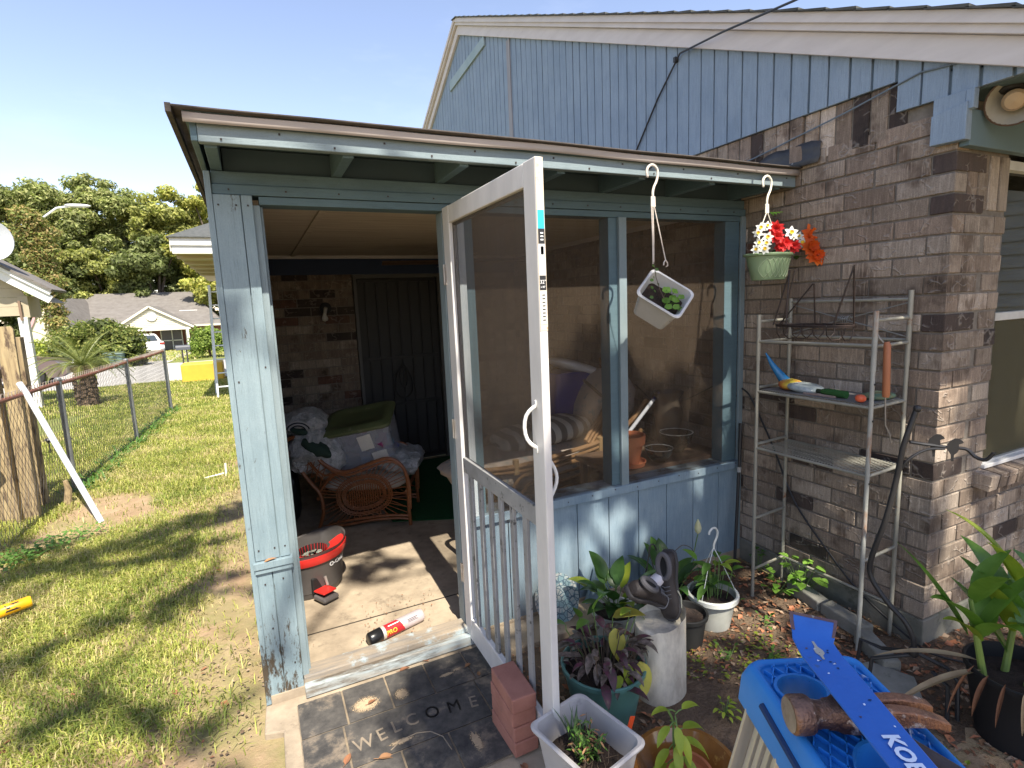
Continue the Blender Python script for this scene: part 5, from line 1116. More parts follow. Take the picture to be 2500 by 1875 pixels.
def poppy(c, nrm, r_, mat, nm, n_=9):
    nrm = V(nrm).normalized(); a = nrm.orthogonal().normalized(); b = nrm.cross(a); mb = MB(); c = V(c)
    for ring in (0,1):
        for k in range(n_): t = 2*math.pi*(k+ring*.5)/n_ + random.uniform(-.15,.15); d = a*math.cos(t)+b*math.sin(t); mb.leaf(c, d*(1-.35*ring) + nrm*(.25+.6*ring), r_*(1-.2*ring), r_*.62, up=nrm, droop=.4, fold=random.uniform(-.4,.5), n=4, curl=random.uniform(0,.8))
    fo_ = obj(nm, mb, mat, fl_, smooth=True); return fo_
F = lambda px, pz, dy=0: (px, -.43 - dy, pz)
for (x, z, r_, dy) in ((-.352,2.005,.028,0),(-.31,2.035,.028,-.02),(-.265,2.045,.026,-.02),(-.295,1.985,.03,.01),(-.345,1.958,.026,0),(-.315,1.955,.026,.02),(-.375,1.925,.026,.01),(-.33,1.925,.03,.02),(-.165,2.005,.036,.04),(-.13,1.99,.024,.03),(-.055,1.995,.026,.0),(-.05,1.96,.03,.02)): daff(F(x,z,dy-.03), (-.65+random.uniform(-.35,.35),-.8,.25), r_)
for (x, z, r_, dy) in ((-.225,2.03,.042,.0),(-.245,1.985,.040,.02),(-.185,1.955,.042,.02),(-.13,1.94,.040,.03),(-.215,1.94,.036,.02)): poppy(F(x,z,dy-.03), (-.6+random.uniform(-.35,.35),-.8,.2), r_, m_fr, "red_flower")
for (x, z, r_, dy) in ((.012,2.00,.062,.0),(-.02,1.935,.058,.02),(.0,1.89,.06,.04)): poppy(F(x,z,dy), (-.55+random.uniform(-.25,.25),-.8,.25), r_, m_fo, "orange_flower", 10)
for k in range(26):
    x = random.uniform(-.34,-.02); z = random.uniform(1.895,1.96); obj("leaf", MB().leaf((x,-.37,z-.02), (random.uniform(-1,1),random.uniform(-.9,-.2),random.uniform(0,.6)), .06, .028, n=5), m_lf_d if k % 3 else m_lf_m, fl_, smooth=True)
obj("stem", MB().tube([(-.16,-.38,1.90),(-.08,-.41,1.93),(-.03,-.44,1.935),(.0,-.44,1.97)], .003, 5), m_stem, fl_, smooth=True)
for k in range(4): obj("leaf", MB().leaf((-.24+.02*k,-.37,2.115), (.8,-.1,.15*(k-1.5)), .035, .014, n=4), m_lf_m, fl_, smooth=True)

# ================================================================== plants in the bed
def blade(root, base, tip_dir, L, wd, mat, stem=.0, droop=.6, up=(0,0,1), fold=.3, curl=0, n=8):
    base = V(base); d = V(tip_dir).normalized()
    if stem: obj("stalk", MB().tube([base, base + d*stem*.5 + V((0,0,.004)), base + d*stem], .0022, 5), m_stem, root, smooth=True)
    return obj("leaf", MB().leaf(base + d*stem, d, L, wd, droop=droop, fold=fold, n=n, curl=curl), mat, root, smooth=True)
def lily(label, x, y, z, n_, Lr, seed, lean=(0,0), mats=None, wd=.07):
    rn = random.Random(seed); p = plant("peace_lily", label, "plant", (x, y, z))
    for k in range(n_):
        a = rn.uniform(0, 6.28); e = rn.uniform(.7, 2.2); d = (math.cos(a) + lean[0], math.sin(a) + lean[1], e)
        blade(p, (x + rn.uniform(-.02,.02), y + rn.uniform(-.02,.02), z), d, rn.uniform(*Lr), wd * rn.uniform(.75,1.15), rn.choice(mats or [m_lf_d, m_lf_d, m_lf_m]), stem=rn.uniform(.08,.2), droop=rn.uniform(.5,1.4), fold=rn.uniform(.1,.35))
    return p
def round_pot(name, label, c, r0, r1, h, mat, rim=.006, soil=True, group=None, rh=.02):
    p = thing(name, label, "pot", c, group)
    obj("pot_body", MB().lathe([(r0*.9,0),(r0,.006),(r0+(r1-r0)*.5,h*.5),(r1-.002,h-rh),(r1+rim,h-rh),(r1+rim+.002,h-.002),(r1+rim*.5,h),(r1-.004,h-.002),(r0+(r1-r0)*.5-.004,h*.5),(0,h*.3)], c, 36, None, True, False), mat, p, smooth=True, auto=35)
    if soil:
        mb = MB(); n = 20; zz = c[2]+h*.82; mb.v = [(c[0],c[1],zz+.01)] + [(c[0]+(r1-.008)*k*math.cos(2*math.pi*j/n), c[1]+(r1-.008)*k*math.sin(2*math.pi*j/n), zz + .008*mnoise.noise(V((j*.7,k*4,r1*50)))) for k in (.5,1) for j in range(n)]
        mb.f = [(0,1+j,1+(j+1) % n) for j in range(n)] + [(1+j,1+(j+1) % n,1+n+(j+1) % n,1+n+j) for j in range(n)]
        obj("soil", mb, m_soil, p, smooth=True)
    return p
m_gpot = M("grey_pot", (.40,.40,.36), (.30,.31,.27), rough=.6, c3=(.2,.19,.14), s3=10, t3=(.6,.75), bump=.05)
m_wrim = plas("white_pot_rim", (.62,.63,.58), .4)
# a: round grey hanging pot
p1 = round_pot("round_hanging_pot", "round grey pot with white rim and hanger, standing in the bed beside the shoe post", (-.705,-.475,.05), .085, .115, .175, m_gpot)
obj("rim", MB().lathe([(.119,.150),(.126,.152),(.127,.174),(.121,.178),(.113,.176)], (-.705,-.475,.05), 36, None, False, False), m_wrim, p1, smooth=True)
hx, hy, hz = -.665,-.44,.52
for a_ in (R_(200), R_(320), R_(80)): obj("strap", MB().tube([(-.705+.118*math.cos(a_),-.475+.118*math.sin(a_),.222),(-.69+.05*math.cos(a_),-.46+.05*math.sin(a_),.36),(hx,hy,.44)], .0022, 5), m_wrim, p1, smooth=True)
obj("hook", MB().tube(spl([(hx,hy,.43),(hx+.004,hy,.46),(hx+.022,hy,.49),(hx+.026,hy,.515),(hx+.014,hy,.537),(hx-.008,hy,.543),(hx-.028,hy,.53),(hx-.032,hy,.515)],4), .0055, 6), m_wrim, p1, smooth=True)
q_ = plant("pothos", "leafy light green plant in the round grey hanging pot", "plant", (-.705,-.475,.19)); rn = random.Random(4)
for k in range(26):
    a = rn.uniform(0,6.28); rr0 = rn.uniform(0,.07); b0 = V((-.705+rr0*math.cos(a),-.475+rr0*math.sin(a),.19)); h_ = rn.uniform(.04,.2); tp_ = b0 + V((rr0*.4*math.cos(a), rr0*.4*math.sin(a), h_)); obj("stem", MB().tube([b0,tp_],.002,4), m_stem, q_)
    blade(q_, tp_, (math.cos(a),math.sin(a),rn.uniform(-.1,.9)), rn.uniform(.06,.11), .04, rn.choice([m_lf_g,m_lf_m,m_lf_m,m_lf_y]), droop=1.0, n=6)
# b: lily behind with bud
lily("peace lily with one pale bud close to the half wall", -.80,-.27,.09, 15, (.13,.2), 6, wd=.075, mats=[m_lf_m,m_lf_d,m_lf_m])
pb = round_pot("nursery_pot", "black nursery pot mostly hidden behind the worn shoes", (-.80,-.27,.045), .07,.085,.13, plas("black_nursery", (.02,.02,.02), .6))
bd_ = plant("lily_flower", "closed cream peace lily bud on a tall thin stalk before the half wall", "flower", (-.60,-.22,.1))
obj("stalk", MB().tube([(-.72,-.26,.15),(-.62,-.25,.3),(-.585,-.25,.42)], .0028, 5), m_stem, bd_, smooth=True); obj("bud", MB().lathe([(.002,0),(.015,.014),(.019,.035),(.013,.06),(.002,.085)], (-.585,-.25,.42), 14, None, True, True), Mleaf("bud_cream", (.55,.52,.30), (.62,.60,.42), .2), bd_, smooth=True)
obj("dry_stalk", MB().tube(spl([(-.70,-.30,.15),(-.66,-.30,.34),(-.73,-.30,.41),(-.80,-.31,.40)]), .002, 5), m_stemd, bd_, smooth=True)
# c: lily mid with white pot and black hanger
p3 = round_pot("white_hanging_pot", "dirty white hanging pot under a dark peace lily next to the teal tub", (-1.20,-.33,.045), .085,.11,.16, M("dirty_white_pot", (.5,.5,.46), (.33,.32,.29), rough=.5, scale=9))
lily("dark peace lily standing in the dirty white hanging pot", -1.20,-.33,.17, 26, (.12,.19), 12, lean=(-.15,-.15), mats=[m_lf_d,m_lf_m,m_lf_d,m_lf_y])
obj("strap", MB().tube(spl([(-1.17,-.44,.2),(-1.10,-.42,.35),(-1.065,-.42,.47),(-1.062,-.42,.53)]), .0028, 5).tube(spl([(-1.10,-.40,.18),(-1.085,-.42,.35),(-1.065,-.42,.48)]), .0028, 5).tube([(-1.02,-.5,.2),(-1.03,-.46,.33),(-1.06,-.42,.5)], .0025, 5).tube(spl([(-1.062,-.42,.50),(-1.05,-.42,.535),(-1.03,-.42,.53),(-1.015,-.42,.50)]), .004, 6), m_black, p3, smooth=True)
# d: teal tub
m_teal = M("teal_plastic", (.10,.22,.19), (.08,.185,.16), rough=.4, c3=(.25,.3,.27), s3=12, t3=(.66,.76))
p4 = round_pot("teal_tub", "big teal green tub of purple leaved plants and yellow green pothos beside the door edge", (-1.525,-.70,.045), .125,.165,.22, m_teal, rim=.006)
pp = plant("strobilanthes", "purple and silver veined leafy plants filling the teal tub", "plant", (-1.525,-.70,.23)); rn = random.Random(8)
for k in range(95):
    a = rn.uniform(0,6.28); rr0 = rn.uniform(.02,.13); b0 = V((-1.525+rr0*math.cos(a),-.70+rr0*math.sin(a),.23)); h_ = rn.uniform(.01,.13); t_ = b0 + V((.03*math.cos(a),.03*math.sin(a),h_)); obj("stem", MB().tube([b0,t_],.0022,4), m_stemd, pp)
    L_ = rn.uniform(.045,.10); blade(pp, t_, (math.cos(a+rn.uniform(-.8,.8)),math.sin(a+rn.uniform(-.8,.8)),rn.uniform(-.2,1.1)), L_, L_*.38, rn.choice([m_lf_p,m_lf_p,m_lf_s,m_lf_s,m_lf_s]), droop=rn.uniform(.6,1.8), n=6, curl=rn.uniform(0,.4))
pq = plant("golden_pothos", "yellow green pothos leaves rising among the purple plants", "plant", (-1.50,-.66,.23))
for (x,y,z,dx,dy,dz,L_,mt_) in ((-1.56,-.58,.40,-.4,-.2,1,.08,m_lf_m),(-1.50,-.60,.43,.2,-.3,1,.085,m_lf_g),(-1.53,-.60,.39,-.8,-.3,.2,.08,m_lf_g),(-1.42,-.62,.38,.6,-.4,.3,.14,m_lf_yel),(-1.44,-.66,.36,-.2,-.6,-.9,.13,m_lf_yel),(-1.36,-.66,.42,-.9,-.3,.3,.07,m_lf_y),(-1.33,-.66,.40,.7,-.2,-.5,.06,m_lf_y),(-1.50,-.80,.31,.1,-.5,-.8,.10,m_lf_y),(-1.42,-.80,.29,-.2,-.6,-.7,.12,m_lf_yel),(-1.53,-.82,.28,-.6,-.5,-.3,.06,m_lf_y),(-1.62,-.57,.38,-.7,.1,.5,.07,m_lf_m)):
    obj("stem", MB().tube([(x*.5-1.50*.5,y*.5-.68*.5,.23),(x,y,z-.02),(x,y,z)], .0022, 5), m_stem, pq, smooth=True); blade(pq,(x,y,z),(dx,dy,dz),L_,L_*.55,mt_,droop=.6)
# e: upright broken post with shoes
cyl = MB(); n = 30; m_post2 = M("pale_mottled_post", (.70,.64,.52), (.36,.32,.26), rough=.85, scale=7, stretch=(2,2,.8), c3=(.30,.17,.10), s3=14, t3=(.66,.76), bump=.3, bscale=30)
pc2 = (-1.245,-.715)
for zz, k in ((.03,1.0),(.2,.99),(.33,.97)): cyl.v += [(pc2[0]+.112*k*math.cos(2*math.pi*j/n), pc2[1]+.10*k*math.sin(2*math.pi*j/n), zz) for j in range(n)]
cyl.v += [(pc2[0]+.111*.97*math.cos(2*math.pi*j/n), pc2[1]+.10*.97*math.sin(2*math.pi*j/n), .385+.03*math.cos(2*math.pi*j/n)+.014*mnoise.noise(V((j*.6,0,0)))) for j in range(n)]
cyl.v += [(pc2[0]+.095*math.cos(2*math.pi*j/n), pc2[1]+.085*math.sin(2*math.pi*j/n), .36) for j in range(n)]
cyl.f = [(i*n+j, i*n+(j+1) % n, (i+1)*n+(j+1) % n, (i+1)*n+j) for i in range(4) for j in range(n)] + [tuple(4*n+j for j in range(n))]
cy = obj("broken_column", cyl, m_post2, None, smooth=True, auto=50); T(cy, "pale mottled round column stub with broken top carrying the shoes", "column")
m_shoe = M("shoe_leather", (.024,.019,.018), (.045,.037,.034), rough=.62, scale=14, bump=.5, bscale=90); m_sole = plas("shoe_sole", (.045,.042,.042), .6)
def shoe(label, c, fw, upv, L=.29):
    s_ = thing("sneaker", label, "shoe", c, "pair of worn dark sneakers on the column stub"); fw = V(fw).normalized(); upv = V(upv); sd = fw.cross(upv).normalized(); upv = sd.cross(fw).normalized(); c = V(c)
    fn = lambda x, y, z: c + fw*x*L + sd*y*L + upv*z*L
    prof = [(-.48,.10,.20),(-.40,.125,.27),(-.25,.125,.29),(-.10,.115,.27),(.02,.12,.24),(.15,.145,.20),(.28,.155,.165),(.40,.13,.14),(.47,.075,.10)]
    def sec(x, w_, h, z0, k=16):
        out = []
        for j in range(k):
            t = 2*math.pi*j/k; yy = w_*math.copysign(abs(math.cos(t))**.75, math.cos(t)); zz = z0 + (h - z0)*(.5+.5*math.copysign(abs(math.sin(t))**.7, math.sin(t)))
            if math.sin(t) > 0: yy *= .72 + .28*(1-math.sin(t))
            out.append(fn(x, yy, zz))
        return out
    up_ = MB(); k = 16
    for (x, w_, h) in prof: up_.v += [tuple(q) for q in sec(x, w_, h, .05)]
    up_.f = [(i*k+j, i*k+(j+1) % k, (i+1)*k+(j+1) % k, (i+1)*k+j) for i in range(len(prof)-1) for j in range(k)] + [tuple(range(k))[::-1], tuple((len(prof)-1)*k+j for j in range(k))]
    obj("upper", up_, m_shoe, s_, smooth=True, subsurf=1)
    so_ = MB()
    ol = [(-.50,.06),(-.46,.11),(-.3,.135),(-.1,.115),(.05,.125),(.2,.16),(.35,.155),(.46,.10),(.50,.03)]
    poly = ol + [(a,-b) for a,b in ol[::-1]]
    so_.prism(poly, lambda a,b,d: fn(a,b,d), .0, .075); obj("sole", so_, m_sole, s_, bevel=.006)
    obj("collar", MB().tube([fn(-.27+.17*math.cos(t), .085*math.sin(t), .285+.025*math.cos(t)*-1) for t in [2*math.pi*j/20 for j in range(20)]], .011, 8, closed=True), plas("shoe_lining", (.10,.095,.10), .9), s_, smooth=True)
    obj("opening", MB().add([fn(-.27+.16*math.cos(t), .078*math.sin(t), .283) for t in [2*math.pi*j/20 for j in range(20)]], [tuple(range(20))]), plas("shoe_dark", (.01,.01,.01), .9), s_)
    lc = MB()
    for j in range(4): lc.tube([fn(.0+.055*j,-.07,.235-.018*j), fn(.02+.055*j,0,.262-.022*j), fn(.0+.055*j,.07,.235-.018*j)], .0022, 5)
    lc.tube(spl([fn(.0,.05,.25), fn(.05,.16,.28), fn(.0,.26,.2), fn(-.05,.22,.12)]), .0025, 5)
    obj("laces", lc, plas("lace_grey", (.12,.12,.125), .9), s_, smooth=True)
    obj("logo_stripe", MB().tube(spl([fn(.30,-.155,.035), fn(.16,-.163,.06), fn(.06,-.135,.115)],4), [.003]*9, 6), plas("pale_stripe", (.38,.38,.30), .6), s_, smooth=True)
    return s_
shoe("dark worn sneaker standing tilted with its sole to the right", (-1.175,-.70,.50), (-.22,-.30,-.93), (-.80,-.45,.2))
shoe("dark worn sneaker lying toe down toward the teal tub", (-1.30,-.70,.475), (.80,.10,-.42), (.15,-.55,.8))
ts = obj("crumpled_tissue", MB().blob((-1.27,-.70,.535), (.10,.05,.045), Matrix.Rotation(R_(-20),3,'Y'), .9, 22, 14, .35, 3), plas("tissue_white", (.60,.57,.58), .9), None, smooth=True); ts.name = "sock"; T(ts, "crumpled whitish sock stuffed between the two sneakers", "sock")
bp_ = round_pot("black_pot", "black empty nursery pot between the shoe column and the round grey pot", (-.93,-.53,.045), .075,.095,.17, plas("nursery_black", (.018,.018,.018), .6))
# decorative plate against half wall
N = NT("mosaic_plate"); vo = N.n("ShaderNodeTexVoronoi", feature='DISTANCE_TO_EDGE'); vo.inputs['Scale'].default_value = 42; N.l(N.pos(), vo.inputs['Vector']); cl = N.mix(N.ramp(vo.outputs['Distance'], .05, .1), (.10,.15,.19), N.mix(N.ramp(N.noise(N.pos(), 22), .45, .55), (.45,.46,.43), (.22,.33,.36))); m_plate = N.done(N.bsdf(cl, .2))
pd = (V((0,-1,.42))).normalized(); pm = pd.to_track_quat('Z','Y').to_matrix()
dp = obj("mosaic_plate", MB().lathe([(.0,-.006),(.06,-.006),(.12,.008),(.128,.018),(.122,.016),(.06,.002),(0,.001)], (-1.395,-.085,.19), 36, pm, False, False), m_plate, None, smooth=True); dp.name = "decorative_plate"; T(dp, "round blue and white mosaic patterned plate leaning on the half wall behind the door", "plate")
wp = obj("wood_wedge", MB().prism([(-1.20,.07),(-1.05,.075),(-1.075,.20),(-1.12,.29),(-1.145,.20)], lambda a,b,d: (a, d, b), -.06, -.035), m_half, None, bevel=.003); T(wp, "blue grey offcut of board leaning on the half wall behind the lily", "board offcut")
ld = obj("ledge_slab", MB().box(-1.79,-.95,-.22,-.013,.0,.085), m_concrete, None, bevel=.008, kind='structure')
# f: grey rectangular planter at the bottom
gp = thing("grey_planter", "grey rectangular planter of black soil and a dying herb, nearest the camera", "planter", (-1.80,-1.01,.05))
m_gp = M("grey_planter_plastic", (.46,.43,.41), (.39,.365,.35), rough=.45, c3=(.25,.23,.22), s3=10, t3=(.6,.76))
cc = (V((-1.73,-.818,.3)) + V((-1.663,-1.113,.3)) + V((-1.90,-1.19,.3)) + V((-1.953,-.938,.3))) / 4
fn6 = sq_pot(gp, cc, (0,0,1), (.22,-.97,0), .142, .112, .25, m_gp, .74, m_soil, .36, rim=.012, rr=.032)
hb = plant("withered_herb", "small half withered green herb in the grey planter", "plant", cc - V((0,0,.09))); rn = random.Random(5)
for k in range(46):
    b0 = cc + V((rn.uniform(-.035,.035), rn.uniform(-.03,.04), -.092)); d = V((rn.uniform(-.5,.5), rn.uniform(-.6,.4), rn.uniform(.8,1.6))).normalized(); L_ = rn.uniform(.05,.13); tip = b0 + d*L_
    obj("stem", MB().tube([b0, b0.lerp(tip,.5)+V((0,0,.006)), tip], .0013, 4), m_stem if k % 3 else m_stemd, hb)
    for j in range(4): q = b0.lerp(tip, .35+.2*j); a = rn.uniform(0,6.28); obj("leaf", MB().leaf(q, (math.cos(a),math.sin(a),rn.uniform(-.4,.8)), rn.uniform(.014,.03), .007, n=3), rn.choice([m_lf_m,m_lf_g,m_lf_m,m_dry[1]]), hb)
for k in range(16):
    b0 = cc + V((rn.uniform(-.02,.02), rn.uniform(.05,.09), -.09)); obj("leaf", MB().leaf(b0, (rn.uniform(-.4,.4), rn.uniform(-.3,.3), 1), rn.uniform(.08,.15), .012, droop=.5, n=5), Mleaf("grey_green_leaf", (.14,.2,.12), (.1,.15,.08), .2) if k == 0 else bpy.data.materials["grey_green_leaf"], hb, smooth=True)
for k in range(9): b0 = cc + V((rn.uniform(-.07,.08), rn.uniform(-.1,-.02), -.088)); obj("twig", MB().tube([b0, b0+V((rn.uniform(-.03,.03),rn.uniform(-.03,.03),.03)), b0+V((rn.uniform(-.05,.05),rn.uniform(-.05,.05),.05+.03*rn.random()))], .0012, 4), m_stemd, hb)
# g: amber glazed dish with pepper plant
m_glaze = M("amber_glaze", (.30,.13,.03), (.18,.075,.022), rough=.15, scale=7, coat=.6, c3=(.42,.24,.06), s3=14)
dish = thing("glazed_dish", "amber brown glazed ceramic bowl at the bottom edge with a terracotta pot inside", "bowl", (-1.51,-1.15,.05))
obj("dish", MB().lathe([(.09,0),(.12,.01),(.155,.07),(.168,.10),(.175,.104),(.174,.112),(.160,.112),(.145,.08),(.11,.03),(0,.02)], (-1.51,-1.15,.05), 44, None, True, False), m_glaze, dish, smooth=True)
tp_ = obj("inner_pot", MB().lathe([(.07,.02),(.085,.075),(.09,.09),(.08,.09),(.075,.07),(0,.06)], (-1.51,-1.15,.05), 32, None, True, False), m_terra, dish, smooth=True)
pe = plant("pepper_plant", "yellow green drooping pepper plant in the amber glazed bowl", "plant", (-1.53,-1.13,.11))
obj("stem", MB().tube(spl([(-1.53,-1.13,.10),(-1.535,-1.12,.22),(-1.53,-1.11,.30),(-1.545,-1.10,.345)]), .004, 7), m_stem, pe, smooth=True)
for (z,dx,dy,dz,L_) in ((.345,-.9,.1,.5,.07),(.335,.95,.0,.25,.085),(.33,-.3,-.6,-.6,.085),(.31,-.9,-.2,-.1,.08),(.27,.9,-.1,.1,.10),(.25,.8,-.4,-.3,.12),(.23,-.9,-.1,-.3,.09),(.21,.3,-.8,-.5,.10),(.20,-.6,-.6,-.5,.11),(.19,.7,-.5,-.6,.10),(.17,-.8,.2,-.4,.11),(.16,.2,-.9,-.6,.09),(.30,.1,-.8,-.9,.10),(.26,-.4,-.7,-.7,.09)):
    blade(pe, (-1.53,-1.12,z), (dx,dy,dz), L_, L_*.36, m_lf_y, stem=.03, droop=1.1, fold=.35, n=8)
tag_ = obj("orange_tag", MB().obox((-1.625,-1.0,.235), (.022,.003,.08), Matrix.Rotation(R_(20),3,'Y')), plas("orange_plastic", (.80,.10,.03), .4), None, bevel=.004); tag_.name = "plant_marker"; T(tag_, "bright orange plastic plant marker stuck behind the grey planter", "plant marker")
# h: black pot with canna at the right edge
p8 = round_pot("black_tub", "large black nursery tub at the right edge under the broad leaved plant", (-.12,-1.58,.03), .12,.165,.29, plas("tub_black", (.012,.012,.014), .55), rim=.006)
cn_ = plant("canna", "tall broad leaved green plant with yellowing and holed leaves at the right edge", "plant", (-.14,-1.56,.27)); rn = random.Random(2)
for (bx_,by_,lean_) in ((-.20,-1.50,(-.12,.05)),(-.10,-1.52,(.1,.0)),(-.14,-1.60,(.0,-.1)),(-.05,-1.58,(.2,-.05))):
    top = V((bx_+lean_[0]*.6, by_+lean_[1]*.6, .58)); obj("stalk", MB().tube([(bx_,by_,.26),((bx_+top.x)/2,(by_+top.y)/2,.42),top], [.013,.011,.007], 8), plas("stalk_green_%d" % int(bx_*-100), (.22,.30,.07), .5), cn_, smooth=True)
    for k in range(7):
        a = rn.uniform(0,6.28); z = rn.uniform(.33,.62); blade(cn_, (bx_+lean_[0]*(z-.26)*1.5, by_+lean_[1]*(z-.26)*1.5, z), (math.cos(a)*.8+lean_[0], math.sin(a)*.8, 1.3), rn.uniform(.20,.34), rn.uniform(.06,.10), rn.choice([m_lf_m,m_lf_g,m_lf_g,m_lf_y]), droop=rn.uniform(.3,1.0), fold=.35, n=10)
blade(cn_, (-.24,-1.46,.42), (-.62,.15,.95), .55, .035, m_lf_m, droop=.35, n=12)
for (b0,d,L_) in (((-.22,-1.50,.30),(-1,.25,.05),.42),((-.20,-1.48,.32),(-.8,.8,.12),.34)): blade(cn_, b0, d, L_, .03, bpy.data.materials.get("straw_leaf") or Mleaf("straw_leaf", (.36,.27,.16), (.27,.19,.11), .15, .8), droop=.5, fold=.6, n=10)
for k in range(7):
    a = R_(150 + 20*k + rn.uniform(-9,9)); blade(cn_, (-.12+.165*math.cos(a), -1.58+.165*math.sin(a), .33), (math.cos(a)*.5, math.sin(a)*.5, -.8), rn.uniform(.14,.28), rn.uniform(.009,.020), rn.choice([m_dry[0], bpy.data.materials["straw_leaf"], bpy.data.materials["straw_leaf"]]), droop=.9, fold=.9, n=8, curl=.9)
for o_ in (p8, cn_): o_.location.x -= .15; o_.location.y += .05
# weeds
def weed(label, x, y, n_, r0, h_, mat, L_=.045, seed=0, round_=False):
    rn = random.Random(seed); p = plant("weed", label, "weed", (x,y,bedz(x,y)), "weeds in the garden bed")
    for k in range(n_):
        a = rn.uniform(0,6.28); rr0 = rn.uniform(0,r0); z0 = bedz(x,y); q = V((x+rr0*math.cos(a), y+rr0*math.sin(a), z0+rn.uniform(.3,1)*h_)); obj("stem", MB().tube([(x,y,z0), q], .0013, 4), m_stem, p)
        d = (math.cos(a),math.sin(a),rn.uniform(-.1,.5)); l_ = L_*rn.uniform(.6,1.2); obj("leaf", MB().leaf(q, d, l_, l_*(.75 if round_ else .45), droop=.5, n=5), mat, p, smooth=True)
weed("tall round leaved weed growing at the brick wall under the rack", -.06,-.50, 34,.13,.21, m_lf_g, .06, 1, True)
weed("round leaved weed creeping between the far rack posts", -.17,-.43, 16,.09,.11, m_lf_g, .05, 2, True)
weed("small weed in the corner of half wall and bricks", -.05,-.20, 9,.06,.14, m_lf_m, .045, 3, True)
weed("little weed beside the round grey pot, toward the rack", -.50,-.42, 8,.05,.06, m_lf_g, .035, 4)
for k,(x,y,n_,lb) in enumerate(((-.66,-.80,14,"leafy weed on bare soil between the grey pot and the blue ladder top"),(-.85,-.72,8,"tiny weed on bare soil below the round grey pot"),(-.75,-1.02,18,"bright weed clump near the far left corner of the ladder top"),(-.95,-.98,20,"low pale weed clump right of the column stub"),(-1.05,-1.12,16,"weed clump in front of the column stub"),(-.50,-.62,9,"small weed left of the rack's near leg"),(-.34,-1.62,9,"two leaved seedling in mulch below the black tub"),(-1.12,-.95,14,"weed tuft touching the foot of the column stub"))):
    weed(lb, x, y, n_, .055, .05, m_lf_y if k in (2,3,7) else m_lf_m, .03 if k != 6 else .05, 10+k)

# ================================================================== ladder top in the foreground
A_ = V((-2.200,-1.978,1.30)); U = V((.90893,-.41694,0)); W_ = V((-.41694,-.90893,0)); Z_ = V((0,0,1))
wd, LN = .120, .34
def lq(a, b, z=0): return A_ + U*a + W_*b + Z_*z
lad = thing("stepladder", "aluminium stepladder with bright blue plastic top tray in the foreground", "stepladder", (-2.2,-2.15,0))
m_lb = M("ladder_blue", (.022,.20,.55), (.016,.16,.47), rough=.42, scale=9, c3=(.10,.04,.06), s3=14, t3=(.68,.74), bump=.06)
m_lbp = M("ladder_blue_scuffed", (.02,.20,.60), (.015,.15,.50), rough=.45, scale=12, c3=(.60,.66,.72), s3=26, t3=(.58,.64))
skirt = .048
fnl = lambda x, y, z: lq(wd/2 + x, LN/2 + y, z)
ring = lambda g, z: (rrect(wd/2+g, LN/2+g, .013, 6), z)
obj("top_skirt", loft([ring(.010,-skirt), ring(.008,-.02), ring(.003,-.006), ring(-.001,0), ring(-.004,.0), ring(-.007,-.003), ring(-.006,-.02), ring(.004,-skirt+.001)], fnl, False, False), m_lb, lad, smooth=True, auto=60)
hole = (.035, .047, .0205); hole2 = (.062, .168, .036)
def inside_h(a, b, e=0): return ((a-hole[0])/1.15)**2 + (b-hole[1])**2 < (hole[2]+e)**2
def inside_t(a, b, e=0): return (a-hole2[0])**2 + ((b-hole2[1])/1.4)**2 < (hole2[2]+e)**2
mb = MB(); nx_, ny_ = 60, 170
for j in range(ny_+1):
    for i in range(nx_+1): mb.v.append(tuple(lq(.004 + (wd-.008)*i/nx_, .004 + (LN-.008)*j/ny_, -.005)))
for j in range(ny_):
    for i in range(nx_):
        a, b = .004+(wd-.008)*(i+.5)/nx_, .004+(LN-.008)*(j+.5)/ny_
        if not inside_h(a, b) and not inside_t(a, b): q = j*(nx_+1)+i; mb.f.append((q,q+1,q+nx_+2,q+nx_+1))
obj("deck", mb, m_lb, lad)
hw = MB(); TT = [2*math.pi*k/40 for k in range(40)]
for (dr, z) in ((.0035,-.0055),(.0030,-.001),(.0,-.001),(-.001,-.034)): hw.v += [tuple(lq(hole[0]+1.15*(hole[2]+dr)*math.cos(t), hole[1]+(hole[2]+dr)*math.sin(t), z)) for t in TT]
hw.f = [(i*40+k,i*40+(k+1)%40,(i+1)*40+(k+1)%40,(i+1)*40+k) for i in range(3) for k in range(40)]
obj("hole_rim", hw, m_lb, lad, smooth=True, auto=50)
t2 = MB()
for (k, z) in ((1.08,-.0055),(1.06,-.001),(1.0,-.002),(.96,-.010),(.88,-.026)): t2.v += [tuple(lq(hole2[0]+hole2[2]*k*math.cos(t), hole2[1]+1.4*hole2[2]*k*math.sin(t), z)) for t in [2*math.pi*q/48 for q in range(48)]]
t2.f = [(i*48+j, i*48+(j+1)%48, (i+1)*48+(j+1)%48, (i+1)*48+j) for i in range(4) for j in range(48)] + [tuple(192+j for j in range(48))]
obj("tray_well", t2, m_lb, lad, smooth=True)
def clear_of(a, b): return not inside_h(a, b, .0035) and not inside_t(a, b, .0035) and .009 < a < wd-.009 and .009 < b < LN-.009
rb_ = MB(); sp_ = .026
for dr in (1,-1):
    for k in range(-20, 30):
        run = None; tt = 0
        while tt < LN + .5:
            if dr == 1: a, b = tt*.50, k*sp_ + tt*.87
            else: a, b = wd - tt*.50, k*sp_ + tt*.87
            ok = clear_of(a, b)
            if ok and run is None: run = (a, b)
            if not ok and run is not None:
                if (a-run[0])**2 + (b-run[1])**2 > 1e-5: rb_.bar(lq(run[0],run[1],-.0025), lq(a,b,-.0025), .0013, .0045)
                run = None
            tt += .0025
obj("grip_ribs", rb_, m_lbp, lad, kind='stuff')
m_slot = plas("slot_dark", (.006,.03,.10), .7)
